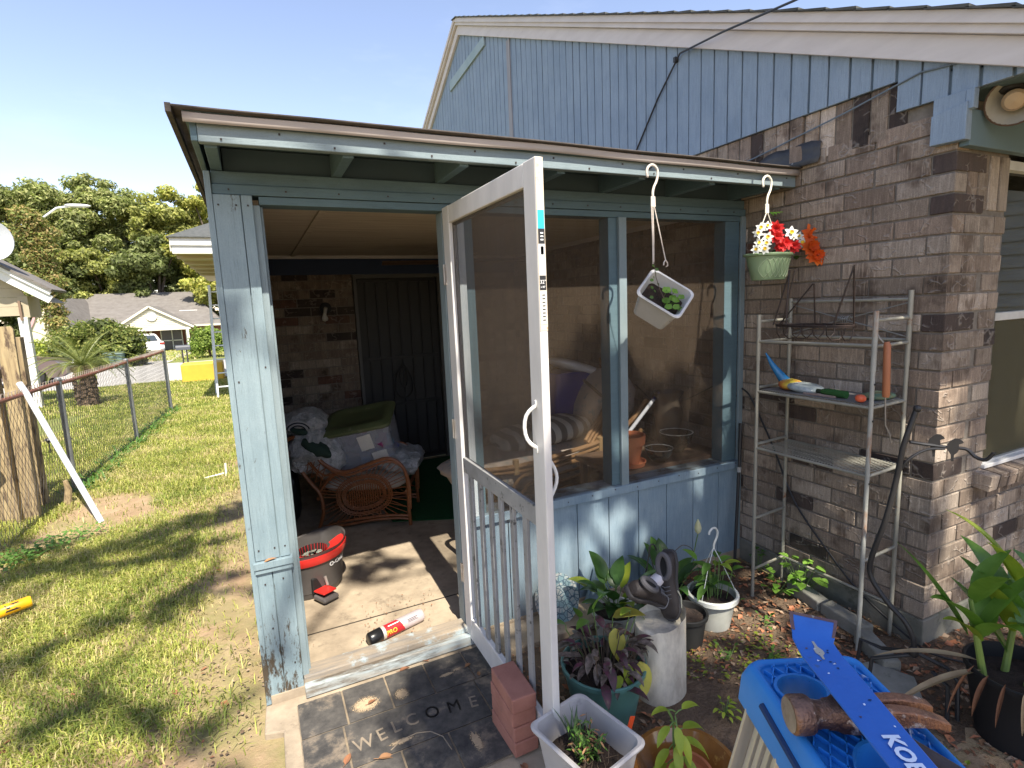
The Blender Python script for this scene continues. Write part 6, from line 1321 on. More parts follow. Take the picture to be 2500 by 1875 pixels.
for (b0, b1) in ((.05,.125),(.145,.22),(.24,.31)):
    sl_ = MB(); N_ = 12
    sl_.tube([fnl(-wd/2-.0068,-LN/2+b0,-.017), fnl(-wd/2-.0078,-LN/2+b1,-.022)], .0040, 8)
    obj("skirt_slot", sl_, m_slot, lad, smooth=True)
m_alu = M("ladder_aluminium", (.52,.50,.46), (.44,.42,.39), rough=.36, scale=9, stretch=(3,3,.5), metal=.55, c3=(.3,.28,.25), s3=12)
for a0 in (.012, wd-.012):
    for (b0, b1) in ((.055, .055-.10), (LN-.055, LN-.055+.10)):
        sgn = -1 if a0 < wd/2 else 1
        p0 = lq(a0, b0, -.012); p1 = lq(a0 + sgn*.32*0 + sgn*.03, b1, -1.29)
        if a0 < wd/2: p1 = lq(a0 - .25, b1, -1.29)
        else: p1 = lq(a0 + .03, b1, -1.29)
        d = (p1-p0).normalized(); sd = (W_ - d*W_.dot(d)).normalized(); fn_ = d.cross(sd).normalized(); Mx = Matrix((sd,d,fn_)).transposed(); L_ = (p1-p0).length; q0 = (p0+p1)/2
        mb = MB(); mb.obox(q0, (.070,L_,.003), Mx)
        outw = fn_ * (1 if fn_.dot(-U if sgn < 0 else U) > 0 else -1)
        for k in (-.033,.033): mb.obox(q0 + sd*k + outw*.008, (.004,L_,.014), Mx)
        for k in (-.020,-.007,.007,.020): mb.obox(q0 + sd*k + outw*.0035, (.0075,L_,.005), Mx)
        obj("rail", mb, m_alu, lad, bevel=.001)
for zz in (.30,.60,.90):
    q0 = lq(wd/2 - .11*(1.29-zz)/1.29, .0, zz-1.3); 
    obj("step", MB().obox(q0 + V((0,0,0)), (.12+.25*(1.29-zz)/1.29,.075,.025), Matrix((U,W_*-1,Z_)).transposed()), m_alu, lad, bevel=.003)
# hammer lying across the tray
ham = thing("hammer", "rusty claw hammer lying across the blue ladder top under the pry bar", "hammer", lq(.06,.10,.001))
m_ham = M("hammer_rust", (.10,.055,.045), (.27,.16,.11), rough=.38, scale=34, metal=.75, c3=(.66,.54,.45), s3=44, t3=(.58,.66), bump=.9, bscale=260, bdist=.002)
m_claw = M("claw_rust", (.36,.17,.09), (.15,.075,.05), rough=.42, scale=40, metal=.6, c3=(.66,.54,.44), s3=50, t3=(.58,.66), bump=.9, bscale=300, bdist=.002)
m_face = M("hammer_face", (.34,.30,.27), (.18,.15,.13), rough=.4, scale=40, metal=.5, bump=.2, bscale=200)
hx_ = (lq(.135,.106) - lq(-.006,.101)).normalized(); hy_ = Z_.cross(hx_); h0 = lq(-.008,.103,.0175)
HM = Matrix((Z_, hy_, hx_)).transposed()
obj("striking_head", MB().lathe([(.0150,.0),(.0168,.0018),(.0172,.005),(.0170,.016),(.0160,.0185),(.0128,.0215),(.0118,.028),(.0122,.036)], h0, 28, HM, True, True), m_ham, ham, smooth=True, auto=50)
obj("face", MB().lathe([(.0148,-.0004),(.009,-.0010),(0,-.0014)], h0, 28, HM, False, False), m_face, ham, smooth=True)
hf = lambda a, b, z: h0 + hx_*a + hy_*b + Z_*z
# neck and eye block: octagonal section lofts
def osec(a, hb, hz, zc=0, bc=0, k=12, e=.6): return [tuple(hf(a, bc + hb*math.copysign(abs(math.cos(t))**e, math.cos(t)), zc + hz*math.copysign(abs(math.sin(t))**e, math.sin(t)))) for t in [2*math.pi*j/k for j in range(k)]]
def oloft(secs):
    mb = MB(); k = len(secs[0])
    for s_ in secs: mb.v += s_
    mb.f = [(i*k+j, i*k+(j+1)%k, (i+1)*k+(j+1)%k, (i+1)*k+j) for i in range(len(secs)-1) for j in range(k)] + [tuple(range(k))[::-1], tuple((len(secs)-1)*k+j for j in range(k))]
    return mb
obj("eye_block", oloft([osec(.034,.0115,.0118), osec(.040,.0120,.0124), osec(.045,.0150,.0140), osec(.056,.0165,.0145), osec(.070,.0155,.0142), osec(.080,.0130,.0130)]), m_ham, ham, smooth=True, auto=50)
for sg in (1,-1):
    secs = []
    for i in range(9):
        t = i/8; secs.append(osec(.074+.062*t, .0060-.0004*t, .0115-.0075*t, .004*math.sin(t*2.6) - .006*t*t, sg*(.0064+.0046*t), 12, .3))
    obj("claw", oloft(secs), m_claw, ham, smooth=True, auto=28, bevel=.0006)
hd = (W_*.80 + U*.42).normalized(); hs_ = Z_.cross(hd)
secs = []
for (t, wz, hz_) in ((0,.0125,.012),(.022,.0105,.0110),(.05,.0090,.0105),(.12,.0100,.0115),(.20,.0120,.0135),(.27,.0125,.0140)):
    c_ = hf(.058, 0, -.001) + hd*t; secs.append([tuple(c_ + hs_*wz*math.cos(a) + Z_*hz_*math.sin(a)) for a in [2*math.pi*j/14 for j in range(14)]])
obj("handle", oloft(secs), M("dark_hammer_handle", (.035,.025,.025), (.07,.05,.045), rough=.5, scale=30, bump=.2), ham, smooth=True)
# pry bar
pry = thing("pry_bar", "bright blue flat pry bar with chipped paint lying on top of the rusty hammer", "pry bar", lq(.05,.10,.035))
m_pb = M("prybar_blue", (.022,.13,.48), (.017,.105,.41), rough=.38, scale=16, c3=(.05,.09,.16), s3=22, t3=(.66,.70), bump=.1, bscale=200)
m_pe = M("prybar_bare_edge", (.10,.06,.07), (.16,.10,.09), rough=.5, scale=40, metal=.4)
ctr = [(.064,.013,.058,.0228),(.0612,.018,.052,.022),(.057,.026,.0455,.020),(.053,.033,.0430,.0192),(.051,.044,.0428,.0192),(.0485,.058,.0430,.0195),(.047,.085,.0435,.0192),(.0452,.115,.0435,.0186),(.0435,.155,.0430,.018),(.0425,.192,.0420,.0174),(.041,.25,.040,.0168)]
tv = MB(); n_ = len(ctr); Th = .0026
ss = []
for i, (a, b, z, hwid) in enumerate(ctr):
    p = V((a,b,z)); q0 = V(ctr[max(0,i-1)][:3]); q1 = V(ctr[min(n_-1,i+1)][:3]); tg = (q1-q0).normalized(); sd = V((tg.y,-tg.x,0)).normalized(); sd = -sd if sd.x < 0 else sd
    nn = tg.cross(sd); nn = nn if nn.z > 0 or abs(nn.z) < .3 and nn.y > 0 else -nn
    ss.append((p, sd, nn, hwid))
W3 = lambda q: lq(q.x, q.y, q.z)
for (p, sd, nn, hwid) in ss: tv.v += [tuple(W3(p - sd*hwid)), tuple(W3(p + sd*hwid)), tuple(W3(p + sd*hwid - nn*Th)), tuple(W3(p - sd*hwid - nn*Th))]
tv.f = [(i*4+j, i*4+(j+1)%4, (i+1)*4+(j+1)%4, (i+1)*4+j) for i in range(n_-1) for j in range(4)] + [(0,3,2,1), ((n_-1)*4,(n_-1)*4+1,(n_-1)*4+2,(n_-1)*4+3)]
pbo = obj("blade", tv, m_pb, pry, bevel=.0007, smooth=True, auto=30)
# bare worn rim of the bent tip, notch and teardrop slot
(p, sd, nn, hwid) = ss[0]
def strip(i0, k0, k1, mat, nm, e=.0003):
    mb = MB(); (p, sd, nn, h) = ss[i0]; (p2, sd2, nn2, h2) = ss[i0+1]
    mb.add([W3(p + sd*h*k0 + nn*e), W3(p + sd*h*k1 + nn*e), W3(p2 + sd2*h2*k1 + nn2*e), W3(p2 + sd2*h2*k0 + nn2*e)], [(0,1,2,3)]); return obj(nm, mb, mat, pry)
for i0 in (0,1): strip(i0,-1,-.84,m_pe,"worn_edge"); strip(i0,.86,1,m_pe,"worn_edge")
mb = MB(); q1_ = ss[0][0].lerp(ss[1][0], .35); mb.add([W3(p - sd*hwid + nn*.0004), W3(p + sd*hwid + nn*.0004), W3(q1_ + sd*hwid*.98 + nn*.0004), W3(q1_ - sd*hwid*.98 + nn*.0004)], [(0,1,2,3)]); obj("worn_edge", mb, m_pe, pry)
mb = MB(); mb.add([W3(p - sd*.0016 + nn*.0006), W3(p + sd*.0016 + nn*.0006), W3(q1_ + nn*.0006)], [(0,1,2)]); obj("nail_notch", mb, plas("notch_dark", (.25,.23,.2), .8), pry)
(pm_, sdm, nnm, hm) = ss[4]; tdir = (ss[5][0]-ss[4][0]).normalized()
tear = [(-.0012,-.013),(.0012,-.013),(.0016,-.004),(.0045,.002),(.0045,.007),(.0015,.011),(.001,.017),(-.001,.017),(-.0015,.011),(-.004,.007),(-.004,.002),(-.0014,-.004)]
obj("nail_slot", MB().add([W3(pm_ + sdm*(a-.001) + tdir*(b+.004) + nnm*.0006) for a,b in tear], [tuple(range(len(tear)))]), plas("slot_seen_through", (.40,.38,.33), .8), pry)
pa, pb_ = ss[6][0], ss[8][0]; td = (pb_-pa).normalized(); sdn = ss[7][1]; nnn = V((0,0,1))
# print reads along the bar, upside down to the viewer as in the photograph
fnp = lambda q: W3(ss[8][0] + td*(q.x + .040) + sdn*q.y + nnn*(.0012 + q.z))
text("brand_lettering", "KOBALT", .0185, None, plas("pale_print", (.72,.78,.88), .5), pry, fn=fnp, depth=.0002, bold=.0006)
for k in range(16):
    i0 = random.choice([4,5,6,7]); t = random.random(); q = ss[i0][0].lerp(ss[i0+1][0], t) + ss[i0][1]*random.uniform(-.8,.8)*.017
    flat = [V((math.cos(a)*random.uniform(.5,1.2), math.sin(a)*random.uniform(.4,1), 0))*random.uniform(.0008,.0022) for a in [2*math.pi*j/8 for j in range(8)]]
    obj("paint_chip", MB().add([W3(q + f_ + V((0,0,.0006))) for f_ in flat], [tuple(range(8))]), random.choice([m_pe, bpy.data.materials["pale_print"], m_slot]), pry)

# ================================================================== left yard: fences
m_wood = M("weathered_fence_wood", (.40,.31,.17), (.20,.145,.085), rough=.9, scale=6, stretch=(7,7,.5), c3=(.09,.06,.04), s3=7, t3=(.50,.62), st3=(3,3,.8), bump=.5, bscale=20)
wf = thing("privacy_fence", "broken old wooden stockade fence boards behind the chain link at the left edge", "fence", (-4.8,3.7,0))
brd = [(-4.585,3.55,.115,.03,1.72,.02),(-4.655,3.52,.03,.13,1.50,.0),(-4.74,3.60,.13,.03,1.73,-.02),(-4.86,3.62,.12,.028,1.35,.04),(-4.95,3.45,.03,.12,1.6,.02),(-5.06,3.70,.15,.03,1.74,.0),(-5.24,3.72,.15,.028,1.70,.03),(-5.42,3.74,.15,.028,1.72,-.02),(-4.62,3.98,.05,.10,1.62,.01),(-5.6,3.76,.15,.028,1.70,.01)]
for (x,y,sx,sy,h,ln) in brd:
    mb = MB(); c = .03
    poly = [(-sx/2,0),(sx/2,0),(sx/2,h-c),(sx/2-c*.5,h),(-sx/2+c*.5,h),(-sx/2,h-c)] if sx > .1 else [(-sx/2,0),(sx/2,0),(sx/2,h),(-sx/2,h)]
    mb.prism(poly, lambda a,b,d: (x+a+ln*b, y+d, b-.02), -sy/2, sy/2); obj("board", mb, m_wood, wf, bevel=.003)
obj("rail", MB().tube(spl([(-4.75,3.45,.62),(-4.95,3.40,.50),(-5.25,3.36,.38),(-5.6,3.30,.30)]), .035, 8), m_wood, wf, smooth=True)
obj("rail", MB().box(-5.7,-4.62,3.80,3.84,1.25,1.33), m_wood, wf, bevel=.003)
# chain link fence
m_galv = M("galvanised_post", (.15,.16,.17), (.21,.22,.23), rough=.45, metal=.4, scale=10)
m_rail = M("rusty_top_rail", (.20,.075,.045), (.12,.05,.035), rough=.7, scale=14, c3=(.40,.36,.32), s3=7, t3=(.58,.66))
m_wire = M("chain_link_wire", (.13,.115,.10), (.19,.17,.155), rough=.5, metal=.3, scale=20)
cf = thing("chain_link_fence", "chain link fence with grey posts and rusty top rail running along the lawn", "fence", (-4.35,6,0))
fx = lambda y: -4.463 + (y - 4.318) * .0508
P0, P1 = V((fx(1.6),1.6,0)), V((fx(9.285),9.285,0)); FH = 1.14
for y in (1.87,4.318,6.765,9.285): obj("post", MB().tube([(fx(y),y,-.05),(fx(y),y,FH+.01)], .027 if y < 9 else .031, 12).blob((fx(y),y,FH+.02),(.065,.065,.05),None,1,12,8), m_galv, cf, smooth=True)
for (a,b) in ((1.6,4.318),(4.318,6.765),(6.765,9.285)): obj("top_rail", MB().tube([(fx(a),a,FH-.01+.012*math.sin(a)),(fx((a+b)/2),(a+b)/2,FH-.022),(fx(b),b,FH-.01)], .019, 10), m_rail, cf, smooth=True)
# wires: zig-zag pickets, the mesh geometry itself
mesh = MB(); pit = .062; hh = .062; nrow = int((FH-.02)/hh)
s_ = 1.6; k = 0
vs, lp, ct = [], [], []
def wire_seg(p, q, r_=.0017):
    d = (q-p).normalized(); a = d.cross(V((0,0,1))).normalized()*r_; b = d.cross(a).normalized()*r_; n = len(vs)
    for c in (p,q):
        vs.extend([tuple(c+a), tuple(c-a*.5+b*.87), tuple(c-a*.5-b*.87)])
    for j in range(3): lp.extend([n+j, n+(j+1)%3, n+3+(j+1)%3, n+3+j]); ct.append(4)
y = 1.6
while y < 9.26:
    for j in range(nrow+1):
        z0 = .03 + j*hh; z1 = z0 + hh/1.0
        ph = 1 if j % 2 else -1
        wob = lambda yy, zz: V((fx(yy) + .012*mnoise.noise(V((yy*1.7,zz*2,0))), yy, zz + .008*mnoise.noise(V((yy*2,3,zz*2)))))
        a = wob(y - ph*pit/4*.92, z0); b = wob(y + ph*pit/4*.92, min(z1, FH+.012)); wire_seg(a, b)
        a2 = wob(y + pit/2 + ph*pit/4*.92, z0); b2 = wob(y + pit/2 - ph*pit/4*.92, min(z1, FH+.012)); wire_seg(a2, b2)
    y += pit
me = mesh_np("chain_mesh", vs, lp, ct); me.materials.append(m_wire); o = bpy.data.objects.new("chain_mesh", me); sc.collection.objects.link(o); o.parent = cf; o.location = -OFF[cf]; T(o, kind='stuff')
tw = MB(); y = 1.62
while y < 9.2: tw.tube([(fx(y)-.01,y,FH-.02),(fx(y),y,FH+.035),(fx(y)+.012,y+.015,FH+.03),(fx(y)+.01,y+.02,FH-.02)], .0028, 5, cap=False); y += .062
obj("wire_twists", tw, M("twist_wire", (.30,.20,.15), (.45,.42,.38), rough=.6), cf, kind='stuff')
pv = obj("pvc_pipe", MB().tube([(-4.02,3.18,.0),(-4.475,3.52,1.13),(-4.52,3.55,1.22)], .024, 12), M("white_pvc", (.66,.68,.72), (.58,.60,.64), rough=.35), None, smooth=True); pv.name = "white_pipe"; T(pv, "long white plastic pipe leaning on the chain link fence rail", "pipe")
sm = obj("stump", MB().tube([(-4.42,3.86,0),(-4.40,3.87,.16),(-4.41,3.86,.25)], [.035,.028,.018], 8), m_wood, None, smooth=True); T(sm, "short splintered sapling stump at the foot of the chain link fence", "stump")
# drink can on lawn
yc = thing("drink_can", "crushed yellow drink can lying in the grass at the left edge", "can", (-4.08,1.57,.05))
Rc2 = V((.93,.36,.06)).normalized().to_track_quat('Z','Y').to_matrix(); yc0 = V((-4.17,1.53,.075))
obj("can_body", MB().lathe([(.022,-.006),(.027,0),(.033,.01),(.033,.148),(.028,.158),(.0,.156)], yc0, 24, Rc2, True, False), plas("can_yellow", (.80,.42,.01), .35, (.72,.36,.01)), yc, smooth=True)
obj("can_end", MB().lathe([(.0,-.010),(.024,-.012),(.028,.0)], yc0, 20, Rc2, False, False), plas("can_silver", (.6,.6,.6), .3, metal=.8), yc, smooth=True)
def ycf(q):
    t = q.y/.034; return yc0 + Rc2 @ V((0,0,.07+q.x)) + (V((.25,-.80,.54)).normalized()*math.cos(t) + (V((.93,.36,.06)).cross(V((.25,-.80,.54))).normalized())*math.sin(t))*(.0338+q.z)
text("lettering", "FZ", .06, None, m_ink, yc, fn=ycf, bold=.002)
spn = thing("sprinkler_stake", "small white plastic stake and bar lying in the lawn beside the porch", "garden stake", (-3.15,4.05,.0))
obj("bar", MB().tube([(-3.30,4.05,.02),(-3.12,4.08,.035)], .008, 6), plas("white_stake", (.7,.7,.68), .5), spn, smooth=True); obj("stake", MB().tube([(-3.10,4.08,.0),(-3.095,4.09,.14)], .010, 6), bpy.data.materials["white_stake"], spn, smooth=True)
for k,(x,y) in enumerate(((-5.35,5.9),(-5.0,6.35),(-5.25,6.5))):
    sl_ = thing("solar_light", ("black solar stake light nearest the fence boards","black solar stake light, left of the close pair in the neighbouring lawn","black solar stake light, right of the close pair in the neighbouring lawn")[k], "garden light", (x,y,0), "solar lights in the neighbouring lawn")
    obj("stake", MB().tube([(x,y,0),(x,y,.18)], .008, 6), m_black, sl_, smooth=True); obj("cap", MB().lathe([(.02,0),(.03,.03),(.045,.035),(.03,.055),(0,.06)], (x,y,.17), 14, None, True, True), m_black, sl_, smooth=True)

# ================================================================== palm and shrubs
TZ = lambda y: -.02*max(0,y-9)
m_palm = Mleaf("palm_leaf", (.13,.17,.045), (.26,.27,.08), .2, .35)
m_trunk = M("palm_trunk", (.16,.11,.07), (.09,.06,.04), rough=.95, scale=14, bump=1, bscale=24, bdist=.03)
pal = thing("sago_palm", "sago palm with scaly trunk and spreading feather fronds behind the chain link fence", "palm", (-6.05,11.9,TZ(11.9)))
pc = V((-6.05,11.9,TZ(11.9)))
mb = MB(); mb.tube([pc, pc+V((0,0,.4)), pc+V((0,0,.86))], [.19,.18,.15], 14)
for k in range(150): a = random.uniform(0,6.28); z = random.uniform(.03,.82); mb.obox(pc+V((.185*math.cos(a),.185*math.sin(a),z)), (.06,.06,.05), Matrix.Rotation(a,3,'Z') @ Matrix.Rotation(-.5,3,'Y'))
obj("trunk", mb, m_trunk, pal)
for k in range(40):
    a = 2.4*k; el = .25 + .9*(k/40)**1.2; L = random.uniform(.85,1.15); d = V((math.cos(a)*math.cos(el), math.sin(a)*math.cos(el), math.sin(el)))
    pts = [pc + V((0,0,.86))]; dd = d.copy()
    for j in range(12): dd = (dd - V((0,0,.075*(1+j*.12)*(1.2-el*.5)))).normalized(); pts.append(pts[-1] + dd*L/12)
    mb = MB(); mb.tube(pts, .007, 4)
    for j in range(1,12):
        for t in (0,.33,.66):
            if j == 11 and t: continue
            p = pts[j].lerp(pts[min(12,j+1)], t); tg = (pts[min(12,j+1)]-pts[j-1]).normalized(); sd = tg.cross(V((0,0,1))).normalized()
            ln_ = .17*math.sin(math.pi*min(1,(j+t)/12*.9+.1))
            for s2 in (1,-1):
                q = p + (sd*s2 + tg*.6 + V((0,0,.25))).normalized()*ln_; w2 = tg*.006; mb.add([p-w2,p+w2,q],[(0,1,2)])
    obj("frond", mb, m_palm, pal)
def cloud(name, centers, n, size, mat, parent=None, flat=.5, seed=1, squash=.75, tri=False, cols=None):
    """n leaf faces spread in the outer volume of many clumps; centers: (x,y,z,r)"""
    rg = np.random.default_rng(seed); C = np.array(centers, float); wgt = C[:,3]**2; wgt /= wgt.sum(); idx = rg.choice(len(C), n, p=wgt)
    d = rg.normal(size=(n,3)); d /= np.linalg.norm(d,axis=1)[:,None]; rr = C[idx,3]*(rg.random(n)**.45); rr *= 1+.18*np.sin(d[:,0]*9+idx)*np.cos(d[:,2]*8)
    p = C[idx,:3] + d*rr[:,None]*np.array([1,1,squash])
    nrm = d + rg.normal(size=(n,3))*flat + np.array([0,0,.35]); nrm /= np.linalg.norm(nrm,axis=1)[:,None]
    a = np.cross(nrm, rg.normal(size=(n,3))); a /= np.linalg.norm(a,axis=1)[:,None]; b = np.cross(nrm, a); s = size*(.6+.8*rg.random(n))[:,None]
    bend = nrm*s*.25
    v = np.stack([p - a*s, p - b*s*.45 + bend, p + a*s, p + b*s*.45 + bend], 1).reshape(-1,3)
    lp = np.arange(n*4); o0 = OFF.get(parent, V((0,0,0))) if parent is not None else V((0,0,0)); v = v - np.array(o0)
    col = None
    if cols is not None:
        base = np.array(cols); ci = rg.integers(0,len(base),n); c = base[ci]*(.7+.6*rg.random(n))[:,None]; clump = (.88+.3*rg.random(len(C)))[idx]*1.3; c = c*clump[:,None]; col = np.repeat(np.concatenate([c, np.ones((n,1))],1), 4, axis=0)
    me = mesh_np(name, v, lp, np.full(n,4), col); me.materials.append(mat); o = bpy.data.objects.new(name, me); sc.collection.objects.link(o)
    if parent is not None: place(o, parent)
    return o
m_fol = Mleaf("foliage", (1,1,1), (1,1,1), .38, .55, attr=True, spec=.25)
def ell(cx, cy, cz, rx, ry, rz, n, r_, seed, lo=-.2):
    rg = random.Random(seed); out = []
    while len(out) < n:
        x,y,z = (rg.uniform(-1,1) for _ in range(3)); q = x*x+y*y+z*z
        if q < 1 and z > lo and q > .2: out.append((cx+x*rx, cy+y*ry, cz+z*rz, r_*rg.uniform(.7,1.3)))
    return out
HEDGE = [(.10,.13,.03),(.15,.17,.045),(.20,.20,.06),(.07,.09,.025)]
bz = TZ(28)
bu = thing("round_bush", "large clipped dome shaped hedge bush beyond the palm", "bush", (-8.9,27.6,bz))
cloud("foliage", ell(-9.05,27.6,bz+.75,1.75,1.5,1.45,150,.36,3,-.6), 15000, .075, m_fol, bu, seed=3, cols=HEDGE)
cloud("foliage", ell(-9.05,27.6,bz+.7,1.6,1.4,1.3,60,.5,4,-.6), 3500, .14, m_fol, bu, seed=4, cols=[(.04,.05,.015)])
obj("trunk", MB().tube([(-9,27.6,bz),(-9,27.6,bz+.8)], .09, 8), m_trunk, bu)
b2 = thing("small_round_bush", "small round light green bush in front of the house across the street", "bush", (-4.9,31,TZ(31)))
cloud("foliage", ell(-4.95,31,TZ(31)+.85,1.0,.9,.72,70,.28,5,-.7), 6000, .07, m_fol, b2, seed=5, cols=[(.17,.24,.05),(.24,.30,.07),(.10,.14,.03)])
obj("trunk", MB().tube([(-4.95,31,TZ(31)),(-5.0,31,TZ(31)+.5)], .06, 8), m_trunk, b2)
b3 = thing("yellow_shrub", "low yellow green shrub at the foot of the vine covered pole", "bush", (-10.9,27.5,bz))
cloud("foliage", ell(-11.2,28.5,bz+.7,1.4,1,.75,50,.3,6,-.7), 4000, .08, m_fol, b3, seed=6, cols=[(.30,.32,.06),(.20,.24,.05)])
# vine covered lamp pole
vp = thing("vine_covered_pole", "street lamp pole wrapped in reddish green vines, its lamp arm sticking out right", "street lamp", (-11.9,33,TZ(33)))
vx = -12.05
obj("pole", MB().tube([(vx,33,-.6),(vx,33,7.0)], .14, 10), M("pole_wood", (.30,.24,.18), rough=.9), vp, smooth=True)
vc = [(vx+random.uniform(-.3,.3)*(1.0 if z < 2.6 else 1.5)+(.15 if z < 3 else 0), 33+random.uniform(-.3,.3), z, .42 if z < 3 else .62) for z in np.arange(.2,7.1,.16)]
cloud("vine_leaves", vc, 15000, .085, m_fol, vp, seed=8, cols=[(.20,.17,.06),(.15,.17,.05),(.26,.19,.08),(.12,.14,.04)])
obj("lamp_arm", MB().tube([(vx+.4,32.9,7.0),(vx+1.0,32.8,7.45),(vx+1.6,32.7,7.55)], .05, 8), plas("lamp_white", (.72,.74,.74), .4), vp, smooth=True)
obj("lamp_head", MB().blob((vx+1.9,32.7,7.58), (1.1,.35,.16), None, .8, 18, 10), bpy.data.materials["lamp_white"], vp, smooth=True)

# ================================================================== house across the street
hs = thing("ranch_house", "low brick ranch house with dark grey roof and cream gabled porch across the street", "house", (-10,49,-.9))
HY = 49.0; gzv = -.85
m_roofd = M("dark_grey_roof", (.125,.112,.10), (.175,.16,.145), rough=.95, scale=2.2, stretch=(1,1,2), bump=.3, bscale=14, bdist=.05)
m_side = M("cream_lap_siding", (.62,.58,.43), (.55,.51,.37), rough=.7, scale=2)
m_fbrick = M("red_house_brick", (.26,.10,.06), (.17,.08,.06), rough=.9, scale=3, stretch=(2,2,6), c3=(.34,.25,.20), s3=8, t3=(.58,.68))
eav = 1.15; rdg = 4.0
obj("roof", MB().add([(-17.1,HY-.5,eav),(-4.9,HY-.5,eav),(-7.5,54.5,rdg),(-15.9,54.5,rdg),(-17.1,HY+11,eav),(-4.9,HY+11,eav)], [(0,1,2,3),(1,5,2),(5,4,3,2),(4,0,3)]), m_roofd, hs, solid=.08)
obj("fascia", MB().box(-17.1,-4.9,HY-.58,HY-.5,eav-.12,eav+.03), m_side, hs)
obj("wall", MB().box(-16.9,-5.1,HY,HY+10,gzv-.3,eav-.05), m_fbrick, hs)
# front gable porch with lap siding strips
gx0, gx1, gxa, gza = -12.05, -7.15, -9.75, 2.62; gy = HY-2.2; gzb = 1.15
obj("porch_roof", MB().add([(gx0-.2,gy-.2,gzb-.08),(gxa,gy-.2,gza+.12),(gx1+.2,gy-.2,gzb-.08),(gx0-.2,HY+.6,gzb-.08),(gxa,HY+3.5,gza+.12),(gx1+.2,HY+.6,gzb-.08)], [(0,1,4,3),(1,2,5,4)]), m_roofd, hs, solid=.06)
k = 0; z = gzb - .14
while z < gza - .1:
    t0 = max(0,(z-gzb))/(gza-gzb); t1 = max(0,(z+.13-gzb))/(gza-gzb); xa, xb = gx0+(gxa-gx0)*t0, gx1+(gxa-gx1)*t0
    if xb-xa > .2: obj("siding_board", MB().add([(xa,gy-.03,z),(xb,gy-.03,z),(gx1+(gxa-gx1)*t1,gy,z+.13),(gx0+(gxa-gx0)*t1,gy,z+.13),(xa,gy+.02,z),(xb,gy+.02,z)], [(0,1,2,3),(0,4,5,1)]), m_side, hs)
    z += .14
obj("gable_trim", MB().bar((gx0-.2,gy-.16,gzb-.12),(gxa,gy-.16,gza+.06),.1,.14,(0,0,1)).bar((gxa,gy-.16,gza+.06),(gx1+.2,gy-.16,gzb-.12),.1,.14,(0,0,1)), plas("cream_trim", (.68,.64,.50), .6), hs)
obj("gable_vent", MB().lathe([(.0,.0),(.33,.0),(.36,.05),(.36,.08)], (gxa+.1,gy-.06,1.98), 16, Matrix.Rotation(R_(90),3,'X'), False, False), plas("vent_white", (.80,.79,.74), .6), hs)
obj("beam", MB().box(gx0,gx1,gy-.1,gy+.05,.86,1.02), bpy.data.materials["cream_trim"], hs)
for x in (gx1-.25,): obj("column", MB().box(x-.09,x+.09,gy-.08,gy+.1,gzv-.1,.859), plas("column_cream", (.70,.67,.58), .6), hs)
for (x0,x1,nm) in ((-9.5,-8.0,"screen_porch"),): 
    wn = obj("porch_window", MB().box(x0,x1,HY-.14,HY-.06,gzv+.1,.8), plas("window_dark", (.10,.09,.085), .3), hs)
    for x in (x0, x0+.75, x1-.06): obj("frame", MB().box(x,x+.07,HY-.2,HY-.141,gzv+.1,.8), plas("frame_cream_%d" % int(x*-100), (.6,.58,.5), .6), wn)
    obj("frame", MB().box(x0,x1,HY-.2,HY-.142,-.05,.02), bpy.data.materials["column_cream"], wn)
obj("porch_post", MB().box(-7.75,-7.6,HY-.3,HY-.15,gzv,.8).box(-10.2,-10.05,HY-.3,HY-.15,gzv,.8), plas("post_white", (.7,.68,.62), .6), hs)
wn = obj("window", MB().box(-6.45,-5.55,HY-.05,HY-.01,-.62,.72), plas("window_curtain", (.48,.48,.46), .4), hs)
obj("frame", MB().box(-6.5,-5.5,HY-.09,HY-.051,.68,.74).box(-6.5,-5.5,HY-.09,HY-.051,.02,.07).box(-6.5,-6.44,HY-.1,HY-.091,-.62,.74).box(-6.03,-5.97,HY-.1,HY-.091,-.62,.74).box(-5.56,-5.5,HY-.1,HY-.091,-.62,.74).box(-6.5,-5.5,HY-.12,HY-.10,-.66,-.6), plas("frame_white", (.72,.71,.68), .6), wn)
obj("roof_vent", MB().bar((-8.2,50.9,2.35),(-6.9,50.9,2.35),.1,.05), bpy.data.materials["frame_white"], hs)
# left cream gable wing
obj("wing_wall", MB().add([(-17.2,HY-3,-.1),(-14.3,HY-3,-.1),(-14.3,HY-3,.75),(-15.75,HY-3,3.35),(-17.2,HY-3,.35),(-17.2,HY+2,-.1),(-14.3,HY+2,-.1)], [(0,1,2,3,4),(1,6,2)]), m_side, hs)
obj("wing_brick", MB().box(-17.15,-14.3,HY-3.02,HY-2.9,gzv-.5,-.1), m_fbrick, hs)
obj("wing_rake", MB().bar((-17.4,HY-3.1,.0),(-15.75,HY-3.1,3.45),.08,.16,(0,0,1)), plas("pink_trim", (.52,.30,.30), .6), hs)
obj("wing_roof", MB().add([(-15.75,HY-3.15,3.45),(-14.1,HY-3.15,.55),(-13.2,HY+3,.9),(-15.0,HY+4,3.6)], [(0,1,2,3)]), m_roofd, hs, solid=.06)

